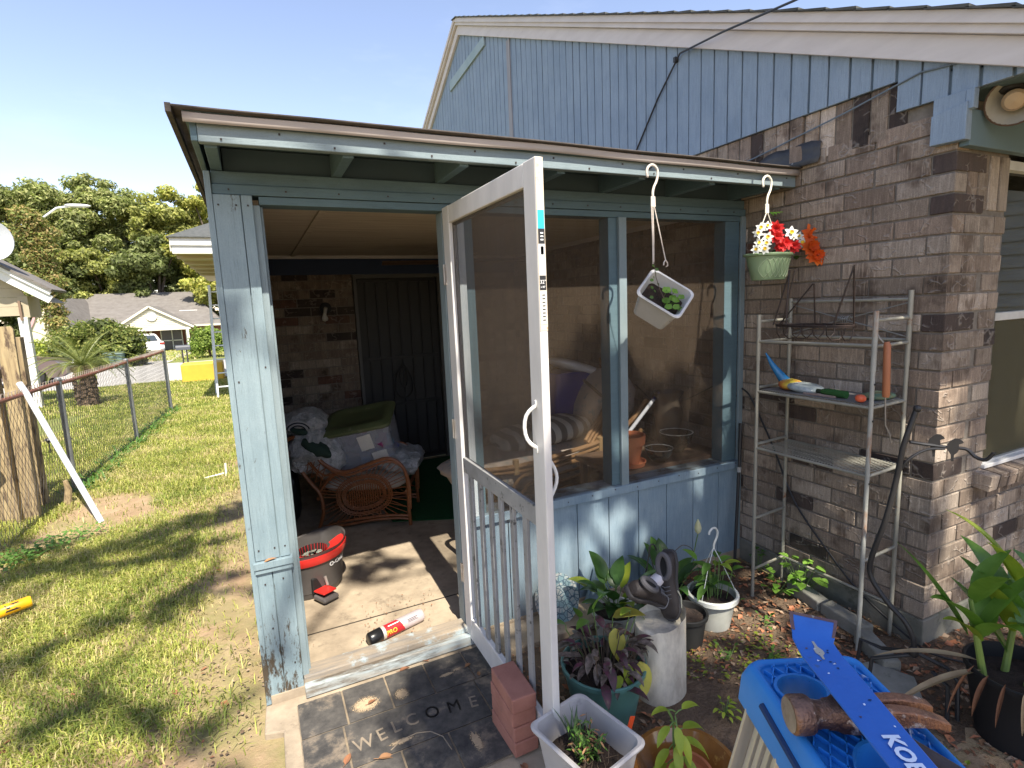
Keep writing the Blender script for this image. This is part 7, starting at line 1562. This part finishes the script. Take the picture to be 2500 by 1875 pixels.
# ================================================================== vehicles
def car(name, label, c, rz, L, W, H, paint, cat="car", parts=True):
    t = thing(name, label, cat, (0,0,0)); t.location = c; t.rotation_euler = (0,0,rz)
    m_p = M(name + "_paint_%d" % int(abs(c[0])*10), paint, tuple(x*.9 for x in paint), rough=.3, scale=2, coat=.5)
    m_g = bpy.data.materials.get("car_glass") or plas("car_glass", (.04,.05,.06), .08); m_t = bpy.data.materials.get("tyre_rubber") or plas("tyre_rubber", (.02,.02,.02), .8)
    m_r = bpy.data.materials.get("wheel_rim") or plas("wheel_rim", (.45,.45,.46), .3, metal=.6)
    prof = [(-.50,.30),(-.50,.52),(-.485,.62),(-.40,.655),(-.33,.66),(-.22,.93),(-.10,.995),(.06,.99),(.20,.66),(.30,.63),(.45,.55),(.495,.42),(.50,.25),(.47,.18),(.40,.17),(.39,.30),(.345,.40),(.275,.40),(.23,.30),(.22,.17),(-.22,.17),(-.23,.30),(-.275,.40),(-.345,.40),(-.39,.30),(-.40,.18),(-.48,.2)]
    mb = MB(); n = len(prof); k = 7
    for j in range(k):
        s = -1 + 2*j/(k-1)
        for (a,b) in prof:
            w_ = W/2*(1 - (.20*max(0,(b-.60)/.4))); 
            e = .03 if abs(s) == 1 else 0
            mb.v.append((a*L*(1-e*.6), s*w_, b*H*(1-e*.25)))
    mb.f = [(j*n+i, j*n+(i+1)%n, (j+1)*n+(i+1)%n, (j+1)*n+i) for j in range(k-1) for i in range(n)] + [tuple(range(n))[::-1], tuple((k-1)*n+i for i in range(n))]
    obj("body", mb, m_p, t, smooth=True, auto=35)
    for s in (-1,1):
        obj("side_window", MB().prism([(-.30,.67),(-.205,.90),(-.10,.955),(.05,.95),(.17,.67)], lambda a,b,d: (a*L, s*(W/2*(1-.20*max(0,(b-.60)/.4))+d), b*H), .002, .008), m_g, t)
    obj("rear_window", MB().add([(-.335*L,-W*.38,.675*H),(-.335*L,W*.38,.675*H),(-.232*L,W*.34,.915*H),(-.232*L,-W*.34,.915*H)], [(0,1,2,3)]), m_g, t, solid=.02)
    obj("windscreen", MB().add([(.195*L,-W*.38,.69*H),(.195*L,W*.38,.69*H),(.075*L,W*.34,.965*H),(.075*L,-W*.34,.965*H)], [(0,1,2,3)]), m_g, t, solid=.02)
    for a in (-.31,.31):
        for s in (-1,1):
            wh = obj("wheel", MB().lathe([(.10,-.1),(.31,-.09),(.33,-.05),(.33,.05),(.31,.09),(.10,.1)], (a*L, s*(W/2-.10), .33), 20, Matrix.Rotation(R_(90),3,'X'), True, True), m_t, t, smooth=True)
            obj("rim", MB().lathe([(.0,.105),(.20,.10),(.21,.085)], (a*L, s*(W/2-.10), .33), 14, Matrix.Rotation(R_(-90*s),3,'X'), False, False), m_r, wh, smooth=True)
    for s in (-1,1):
        obj("tail_light", MB().box(-.502*L,-.47*L, s*W*.43-.14, s*W*.43+.14, .50*H, .59*H), plas("tail_red_%s%d" % (name, s+1), (.30,.03,.02), .3), t, bevel=.02)
        obj("headlight", MB().box(.46*L,.492*L, s*W*.40-.16, s*W*.40+.16, .42*H, .50*H), bpy.data.materials["can_silver"], t, bevel=.02)
    obj("number_plate", MB().box(-.506*L,-.4945*L,-.16,.16,.44*H,.52*H), bpy.data.materials["frame_white"], t)
    obj("bumper", MB().box(-.512*L,-.49*L,-W*.46,W*.46,.24*H,.36*H), m_p, t, bevel=.03)
    return t
car("white_sedan", "white sedan seen from behind, parked on the driveway of the house across", (-9.75,42.0,-.655), R_(108), 4.7, 1.78, 1.43, (.62,.60,.57))
car("brown_sedan", "dark brown sedan with pale roof edge parked beyond the palm at left", (-10.6,19.9,-.21), R_(3), 4.8, 1.75, 1.35, (.10,.065,.055))
car("red_car", "red car mostly hidden between the fence boards and the hedge", (-21.5,40,-.6), R_(10), 4.6, 1.75, 1.4, (.5,.03,.04))
bn2 = thing("wheelie_bin", "grey green wheeled rubbish bin at the street side of the dome bush", "bin", (-8.3,28,TZ(28)))
z0 = TZ(28)
obj("bin_body", loft([(rrect(.26,.28,.05),.0),(rrect(.34,.36,.06),.62)], lambda x,y,z: (-8.3+x,26.4+y,z0+.06+z)), M("bin_green", (.11,.17,.15), (.09,.14,.125), rough=.5), bn2, smooth=True)
obj("lid", loft([(rrect(.37,.40,.06),.62),(rrect(.37,.40,.06),.66),(rrect(.30,.32,.06),.71)], lambda x,y,z: (-8.3+x,26.4+y,z0+.06+z)), plas("bin_lid", (.15,.20,.18), .5), bn2, smooth=True)
obj("ribs", MB().box(-8.60,-8.0,26.03,26.05,z0+.55,z0+.60).box(-8.42,-8.40,26.035,26.06,z0+.1,z0+.54).box(-8.22,-8.20,26.035,26.06,z0+.1,z0+.54), bpy.data.materials["bin_green"], bn2)
for s in (-1,1): obj("wheel", MB().lathe([(.0,-.03),(.12,-.03),(.12,.03),(0,.03)], (-8.3+s*.28,26.7,z0+.12), 14, Matrix.Rotation(R_(90),3,'Y'), True, True), bpy.data.materials["tyre_rubber"], bn2)
mbx = thing("mailbox", "dark mailbox on two thin posts behind the yellow box", "mailbox", (-5.75,26.5,TZ(26)))
z0 = TZ(26.5)
obj("box", MB().prism([(-.10,0),(.10,0),(.10,.13),(.07,.20),(0,.23),(-.07,.20),(-.10,.13)], lambda a,b,d: (-5.72+d,26.5+a,z0+.62+b), -.29, .29), plas("mailbox_grey", (.07,.075,.085), .5), mbx, bevel=.01)
obj("post", MB().box(-5.80,-5.74,26.47,26.53,z0-.05,z0+.62), m_black, mbx); obj("post", MB().box(-5.62,-5.56,26.47,26.53,z0-.05,z0+.62), m_black, mbx)
ybx = obj("yellow_box", MB().box(-4.68,-3.62,15.5,16.35,-.16,.40), M("yellow_paint", (.62,.40,.045), (.55,.34,.04), rough=.6, scale=3, c3=(.30,.22,.10), s3=6, t3=(.66,.76)), None, bevel=.03); ybx.name = "utility_box"; T(ybx, "faded yellow utility box standing in the lawn by the street", "utility box")
# folding ladder at the far building
fl2 = thing("extension_ladder", "white aluminium folding ladder leaning near the building behind the porch", "ladder", (-3.4,10.8,0))
m_lw = plas("ladder_white", (.66,.69,.72), .35)
for (xb, xt, yb, yt) in ((-3.52,-3.47,10.75,11.4),(-3.28,-3.33,10.75,11.4),(-3.24,-3.31,11.6,11.45),(-3.60,-3.49,11.6,11.45)):
    obj("stile", MB().bar((xb,yb,-.02),(xt,yt,2.40),.035,.06,(0,1,0)), m_lw, fl2)
for k in range(8): t = (k+.7)/8.2; obj("rung", MB().tube([(-3.52+.05*t,10.75+.65*t,2.4*t),(-3.28-.05*t,10.75+.65*t,2.4*t)], .016, 8), m_lw, fl2, smooth=True)
# building behind the porch: only its eave corner shows
nb = thing("rear_building", "pale eave corner of the building behind the porch", "building", (-2,12,0))
obj("gutter_board", MB().box(-3.86,2,8.97,9.0,2.98,3.12).box(-3.84,2,9.001,9.03,2.84,2.979), plas("gutter_white", (.66,.66,.64), .5), nb, bevel=.005)
obj("side_fascia", MB().box(-3.87,-3.845,9.001,18,2.88,3.11), plas("cream_fascia", (.62,.58,.46), .6), nb)
obj("soffit_board", MB().box(-3.84,2,9.03,18,2.86,2.875), plas("soffit_tan", (.42,.36,.24), .7), nb)
for k in range(5): obj("soffit_beam", MB().box(-3.83,2,9.5+k*1.2,9.56+k*1.2,2.80,2.859), bpy.data.materials["soffit_tan"], nb)
obj("roof", MB().add([(-3.9,8.93,3.12),(2,8.93,3.12),(2,13.5,4.4),(-2.4,13.5,4.4),(-3.9,18,3.12)], [(0,1,2,3),(0,3,4)]), m_shing, nb, solid=.02)
obj("wall", MB().box(-2.75,2,10.2,17.5,0,2.86), m_side, nb)
# neighbour carport at left with satellite dish
cp = thing("carport", "neighbouring pale carport gable with white post at the left edge", "carport", (-8,12,0))
m_cw = plas("carport_white", (.70,.69,.66), .55); m_ctan = plas("carport_tan", (.40,.34,.24), .7)
rp0, rp1 = V((-6.42,12,2.20)), V((-8.6,12,3.72))
obj("rake_board", MB().bar(rp0, rp1, .04, .16, (0,0,1)), m_cw, cp); obj("rake_board", MB().bar(rp0+V((.02,-.045,.13)), rp1+V((.02,-.045,.13)), .04, .07, (0,0,1)), m_cw, cp)
obj("roof", MB().add([tuple(rp0+V((.05,-.1,.19))), tuple(rp1+V((0,-.1,.19))), tuple(rp1+V((0,.9,.19))), tuple(rp0+V((.05,.9,.19)))], [(0,1,2,3)]), m_roofd, cp, solid=.05)
obj("soffit", MB().add([tuple(rp0+V((0,.0,-.06))), tuple(rp1+V((0,.0,-.06))), tuple(rp1+V((0,.9,-.06))), tuple(rp0+V((0,.9,-.06)))], [(0,1,2,3)]), m_ctan, cp, solid=.02)
rkx = lambda z: min(-6.9, -6.42-(z-2.08)/.697)
for k in range(8): obj("gable_board", MB().prism([(-9,1.9+.19*k),(rkx(1.9+.19*k),1.9+.19*k),(rkx(2.085+.19*k),2.085+.19*k),(-9,2.085+.19*k)], lambda a,b,d: (a, 12.25+d, b), 0, .03), m_ctan, cp)
obj("beam", MB().box(-7.02,-6.86,12.2,12.9,1.86,2.3), m_ctan, cp); obj("post", MB().box(-7.06,-6.90,12.15,12.30,-.06,1.86), m_cw, cp, bevel=.01)
obj("post_bracket", MB().box(-7.0,-6.96,12.10,12.149,1.80,2.2), plas("rust_bracket", (.2,.13,.09), .7), cp)
ds = thing("satellite_dish", "grey satellite dish on a bent white mast above the carport roof", "satellite dish", (-7.3,12,2.9))
dd = V((-.62,-.55,.45)).normalized(); dm = V((.35,-.93,.12)).normalized().to_track_quat('Z','Y').to_matrix()
obj("reflector", MB().lathe([(.0,.0),(.15,.012),(.28,.045),(.34,.075),(.345,.07)], (-7.16,11.8,3.36), 28, dm, False, False, 1, 1.15), plas("dish_grey", (.36,.38,.40), .5), ds, smooth=True, solid=.01)
obj("mast", MB().tube(spl([(-7.45,11.9,2.85),(-7.28,11.85,3.0),(-7.20,11.84,3.12),(-7.18,11.84,3.28)]), .035, 8).tube([(-7.35,11.6,3.12),(-7.2,11.82,3.2)], .03, 8).blob((-7.2,11.75,3.2),(.16,.14,.2),None,.7,10,8), m_cw, ds, smooth=True)

# ================================================================== trees beyond
TREE = [[(.15,.17,.055),(.22,.235,.09),(.10,.115,.04),(.28,.28,.12)], [(.21,.215,.06),(.29,.285,.09),(.15,.16,.05)], [(.27,.27,.065),(.36,.33,.09),(.19,.20,.05)], [(.11,.13,.045),(.16,.18,.07),(.08,.09,.035)]]
m_bark = M("tree_bark", (.13,.10,.075), (.07,.055,.04), rough=.95, scale=6, stretch=(3,3,.5), bump=.8, bscale=12, bdist=.05)
def tree(label, x, y, top, rx, n, pal, seed, low=.1, size=.30, group="trees beyond the houses", ry=None, gap=1.0):
    z0 = TZ(min(y,60)); t = thing("broadleaf_tree", label, "tree", (x,y,z0), group); rg = random.Random(seed); H = top - z0
    fork = V((x, y, z0 + H*.35)); tb = MB().tube([(x,y,z0-.3),(x+.1,y,z0+H*.2),fork], [.42,.34,.28], 10); cen = []
    nl = 11
    for k in range(nl):
        a = 2*math.pi*k/nl + rg.uniform(-.3,.3); e = rg.uniform(.15,1.25); rr0 = rx*rg.uniform(.45,.95)
        tip = V((x + math.cos(a)*rr0*math.cos(e*.8), y + math.sin(a)*rr0*math.cos(e*.8), z0 + H*(low + .25 + (.62-low*.5)*math.sin(e)*rg.uniform(.8,1.05))))
        mid = fork.lerp(tip, .5) + V((0,0,H*.05)); tb.tube([fork + V((0,0,-H*.1*rg.random())), mid, tip], [.16,.10,.04], 7)
        for j in range(9): cen.append((tip.x + rg.gauss(0,rx*.22), tip.y + rg.gauss(0,rx*.22), tip.z + rg.gauss(0,rx*.16), rx*rg.uniform(.11,.24)*gap))
    for k in range(26): a = rg.uniform(0,6.28); rr0 = rx*rg.uniform(.1,.9); cen.append((x+rr0*math.cos(a), y+rr0*math.sin(a), z0+H*rg.uniform(low+.08,.8), rx*rg.uniform(.12,.26)*gap))
    cen = [(a,b,min(c, top-d*.7),d) for a,b,c,d in cen]
    obj("trunk", tb, m_bark, t, smooth=True); cloud("crown", cen, n, size, m_fol, t, seed=seed, cols=TREE[pal], flat=.6, squash=.7)
    return t
TL = [(-31,66,13.5,6.5,0,"broad tree furthest left, above the carport roof"),(-25.5,60,14.6,4.6,1,"tall tree with a pointed top left of the vine covered pole"),(-21.5,63,15.9,5.2,0,"tall full tree directly behind the vine covered pole"),(-17,62,16.2,4.6,0,"tall tree right of the lamp arm with an open airy top"),(-13.2,64,16.9,4.8,0,"tallest olive green tree above the roof ridge middle"),(-9.3,62,14.6,4.6,1,"yellowish tree above the right end of the far roof"),(-5.2,60,15.5,4.2,2,"bright yellow green tree against the porch corner post"),(-27.5,56,7.5,4.0,2,"lower light green tree left of the vine covered pole"),(-19.0,57,9.5,4.4,3,"dark dense tree low behind the left roof end"),(-14.2,57.5,9.0,4.2,1,"rounded mid height tree just above the roof ridge"),(-10.5,57,9.5,4.0,3,"dark tree filling the gap above the far gable"),(-4.2,53,6.4,3.6,2,"light green low tree beside the far house's right end"),(-34,58,9.5,5.5,3,"dark tree behind the carport post"),(-24,58,9.0,4.3,3,"dark green tree low behind the vine pole"),(0,62,13,5,1,"tree hidden mostly behind the porch, its edge at the corner post")]
for i,(x,y,top,rx,pal,lb) in enumerate(TL): tree(lb, x, y, top, rx, 31000, pal, 40+i, size=.175, low=.02 if top < 10 else .12)
# shade trees behind the viewer (their dappled shade falls on the porch front)
def shade_tree(label, x, y, cens, seed, size=.16, dens=900):
    t = thing("oak_tree", label, "tree", (x,y,0), "oaks behind the viewer"); tb = MB().tube([(x,y,-.2),(x+.2,y+.1,3),(x,y+.3,5.2)], [.38,.3,.24], 12)
    done = [V((x,y+.3,5.2))]
    for c in sorted(cens, key=lambda c: (V(c[:3])-done[0]).length):
        p = V(c[:3]); q = min(done, key=lambda d_: (d_-p).length); tb.tube([q, q.lerp(p,.5)+V((0,0,.05)), p], [.028,.02,.010], 5); done.append(p)
    obj("trunk", tb, m_bark, t, smooth=True); n = int(sum(c[3]**2 for c in cens)*dens)
    cloud("crown", cens, n, size*.55, m_fol, t, seed=seed, cols=TREE[3], flat=.8, squash=.55)
rs = random.Random(21); cens = []
SH = 1/math.tan(R_(SUN_EL))
def shade_at(px, py, r_, z=None):   # a leafy branch that shades the spot (px, py) on the ground
    z = z or rs.uniform(6.2,9.5); cens.append((px, py - z*SH, z, r_))
shade_spec = []
for k in range(75): shade_at(rs.uniform(-2.4,1.9), rs.uniform(-2.6,.1), rs.uniform(.16,.42))
bands = [(11, -4.9, -2.85, 2.12, .0, .17), (9, -4.3, -2.85, 1.0, .18, .15), (5, -4.0, -2.8, .15, .1, .12), (4, -4.9, -4.3, 2.75, .1, .16), (5, -3.5, -2.8, -.6, .0, .16)]
for n_, xa, xb, y0_, slp, rr_b in bands:
    for k in range(n_): t = (k + rs.random())/n_; shade_at(xa + (xb-xa)*t, y0_ + slp*(xb-xa)*t + rs.gauss(0,.12), rr_b*rs.uniform(.55,1.1))
for k in range(4): shade_at(rs.uniform(-2.55,-1.95), rs.uniform(.25,1.15), rs.uniform(.07,.13))
for k in range(10): shade_at(-4.9+k*.25, 2.0+.22*k*.5, .22)
for k in range(30): shade_at(rs.uniform(-1.75,.0), rs.uniform(.35,1.05), rs.uniform(.09,.2))
shade_tree("leafy oak behind the viewer casting dappled shade on the porch front", -.5, -9.5, cens, 77)

# house to the right of the yard, seen only as a reflection in the window glass
bh = thing("white_house", "white sided house across the side yard, seen only as a reflection in the window", "house", (8,-7,0))
m_wside = M("white_lap_siding", (.60,.60,.57), (.52,.52,.49), rough=.6, scale=2)
for k in range(17): obj("siding_board", MB().add([(6.97,-14,.3+.18*k),(6.97,-2.2,.3+.18*k),(7,-2.2,.48+.18*k),(7,-14,.48+.18*k)], [(0,1,2,3)]), m_wside, bh)
obj("wall", MB().box(7.03,14,-14,-2.2,0,3.4), m_wside, bh)
obj("roof", MB().add([(6.5,-14.5,3.3),(6.5,-1.8,3.3),(10.5,-1.8,5.4),(10.5,-14.5,5.4),(14.5,-1.8,3.3),(14.5,-14.5,3.3)], [(0,1,2,3),(2,4,5,3)]), m_roofd, bh, solid=.08)
obj("window", MB().box(6.93,6.96,-6,-4.8,1,2.2), bpy.data.materials["window_dark"], bh)
# ================================================================== grass
def grass(name, label, boxes, seed, zf=gz):
    rg = np.random.default_rng(seed); P = []; Hh = []; Wd = []
    for (x0,x1,y0,y1,den,h,wd_) in boxes:
        n = int((x1-x0)*(y1-y0)*den); x = rg.uniform(x0,x1,n); y = rg.uniform(y0,y1,n)
        nz = np.sin(x*2.1+1.3*np.sin(y*1.7))*np.cos(y*1.9+np.sin(x*3.3)) + .6*np.sin(x*6.1+y*4.3)*np.cos(y*7.7-x*2.2)
        bare = np.zeros(n)
        bare += np.clip(1-(-2.82-x)/.42,0,1)*np.clip((5-y)/2,0,1)*1.3                     # trodden strip at the porch
        bare += np.clip(1-np.hypot((x+4.1)/.55,(y-3.3)/.75),0,1)*2.6                      # bare dirt by the pipe
        bare += np.clip(1-abs(x-(-4.45+.05*(y-4.3)))/.25,0,1)*np.clip((y-3)/.6,-1,1)*-.6  # weeds under the fence
        keep = rg.random(n) < np.clip(.92+.40*nz-bare, .06, 1)
        P.append(np.stack([x,y],1)[keep]); m_ = keep.sum(); Hh.append(h*(.5+.9*rg.random(m_))*(1+.25*nz[keep])); Wd.append(np.full(m_,wd_))
    P = np.concatenate(P); Hh = np.clip(np.concatenate(Hh),.01,.3); Wd = np.concatenate(Wd); n = len(P)
    z = np.array([zf(a,b) for a,b in P]); a = rg.uniform(0,2*np.pi,n); lean = rg.uniform(.35,1.5,n)
    d = np.stack([np.cos(a),np.sin(a),np.zeros(n)],1); s = np.stack([-np.sin(a),np.cos(a),np.zeros(n)],1)*Wd[:,None]*.5
    b = np.stack([P[:,0],P[:,1],z],1); m1 = b + d*(Hh*lean*.35)[:,None]; m1[:,2] += Hh*.75; tp = b + d*(Hh*lean*1.15)[:,None]; tp[:,2] += Hh*(1.0-.28*lean)
    v = np.stack([b-s, b+s, m1+s*.8, m1-s*.8, tp],1).reshape(-1,3); i0 = np.arange(n)*5
    q = np.stack([i0,i0+1,i0+2,i0+3],1); t = np.stack([i0+3,i0+2,i0+4],1); lp = np.concatenate([q.ravel(), t.ravel()]); ct = np.concatenate([np.full(n,4),np.full(n,3)])
    base = np.array([(.27,.31,.06),(.37,.38,.085),(.46,.43,.14),(.50,.42,.21),(.19,.235,.05)]); w_ = np.array([.28,.30,.2,.12,.10]); ci = rg.choice(5,n,p=w_); st_ = np.sin(P[:,0]*3.7+2*np.sin(P[:,1]*2.9))*np.cos(P[:,1]*3.1+P[:,0]*1.3); ci = np.where((st_ > .45) & (rg.random(n) < .45), 3, ci); ci = np.where((st_ < -.5) & (rg.random(n) < .5), 4, ci); c = base[ci]*(.75+.5*rg.random(n))[:,None]
    col = np.repeat(np.concatenate([c,np.ones((n,1))],1),5,axis=0)
    me = mesh_np(name, v, lp, ct, col); me.materials.append(m_grass); o = bpy.data.objects.new(name, me); sc.collection.objects.link(o); T(o, label, "grass", None, 'stuff'); return n
m_grass = Mleaf("grass_blades", (1,1,1), (1,1,1), .35, .5, attr=True, spec=.3)
grass("grass", "sunlit patchy green and straw lawn beside the porch", [(-5.6,-2.80,-1.6,3.2,9500,.040,.0050),(-5.6,-2.80,3.2,6.0,5600,.05,.006),(-5.6,-2.8,6.0,10,3000,.05,.008),(-9,-5.6,3.9,8,1500,.05,.008),(-8.5,-2.9,10,16.4,1100,.055,.014),(-13,-8.5,8,16.4,400,.06,.02),(-9,2,30,47,60,.08,.05)], 5)
ft = thing("fence_weeds", "tufty weeds growing along the foot of the chain link fence", "weeds", (-4.3,6,0)); ft['kind'] = 'stuff'
mb = MB()
for k in range(900):
    y = 4.2 + 5.2*random.random()**1.1; x = fx(y) + random.gauss(.03,.07); a = random.uniform(0,6.28); mb.leaf((x,y,0), (math.cos(a),math.sin(a),random.uniform(.5,2)), random.uniform(.07,.2), .02, droop=1, n=3)
o = obj("weeds", mb, m_lf_m, ft, kind='stuff')
lw = thing("leafy_weeds", "bright leafy weeds in the shade line at the left frame edge", "weeds", (-4.5,2.2,0)); mb = MB()
for k in range(420):
    t = random.random(); x = -4.55+.5*t+random.gauss(0,.10); y = 2.35+.45*t+random.gauss(0,.08); a = random.uniform(0,6.28); mb.leaf((x,y,.03+random.random()*.06), (math.cos(a),math.sin(a),random.uniform(.1,1)), .035, .022, droop=.6, n=3)
lw['kind'] = 'stuff'; obj("weeds", mb, m_lf_m, lw, kind='stuff')
# leaf litter and wood chips in the bed
def litter(name, label, n, area, L, mats, seed, zf):
    rg = random.Random(seed)
    for mi, mt_ in enumerate(mats):
        mb = MB()
        for k in range(n):
            for _ in range(20):
                x, y = rg.uniform(area[0],area[1]), rg.uniform(area[2],area[3])
                if mnoise.noise(V((x*2.2,y*2.2,9))) > -.12 - .5*(x > -.6) + .0 and not (x > -.01 and y > -1.07): break
            a = rg.uniform(0,6.28); l = L*rg.uniform(.35,1.3); d = V((math.cos(a),math.sin(a),rg.uniform(-.15,.45))); sd = V((-math.sin(a),math.cos(a),rg.uniform(-.4,.4)))*l*rg.uniform(.15,.42); p = V((x,y,zf(x,y)+.006+rg.random()*.008))
            mb.add([p-d*l*.5, p+sd-V((0,0,.0))+V((0,0,.15*l)), p+d*l*.5, p-sd+V((0,0,.1*l))], [(0,1,2),(0,2,3)])
        T(obj(name, mb, mt_, None, kind='stuff'), label[mi], "leaf litter")
m_chip = M("pale_wood_chip", (.34,.24,.16), (.24,.17,.11), rough=.9, scale=30)
litter("leaf_litter", ["dark brown dead leaves strewn over the garden bed","tan dead leaves strewn over the garden bed","rusty dead leaves strewn over the garden bed","pale wood chips strewn over the garden bed"], 1450, (-1.75,1.4,-2.8,-.03), .034, [m_dry[0],m_dry[1],m_dry[2],m_chip], 3, bedz)
litter("dirt_crumbs", ["dark crumbs of bark on the bed soil","small dark crumbs of soil over the bed"], 5000, (-1.75,1.0,-2.6,-.03), .012, [m_bed, m_dry[0]], 6, bedz)
litter("lawn_leaves", ["scattered brown dead leaves on the lawn near the porch"], 90, (-4.6,-2.85,-1.3,1.6), .035, [m_dry[0]], 8, gz)
litter("groundcover", ["low pale green groundcover leaves over the bed soil"], 1100, (-1.35,-.55,-1.9,-.6), .022, [m_lf_y], 12, lambda x,y: bedz(x,y)+.008)
litter("lawn_crumbs", ["dark crumbs and bark bits on the trodden strip beside the post", "tan straw bits on the trodden strip beside the post"], 1300, (-3.4,-2.79,-1.3,4.0), .016, [m_bed, m_chip], 21, gz)
litter("twigs_on_slab", ["dark crumbs blown along the porch slab"], 160, (-2.6,-1.9,.08,.5), .010, [m_dry[0]], 14, lambda x,y: .100)
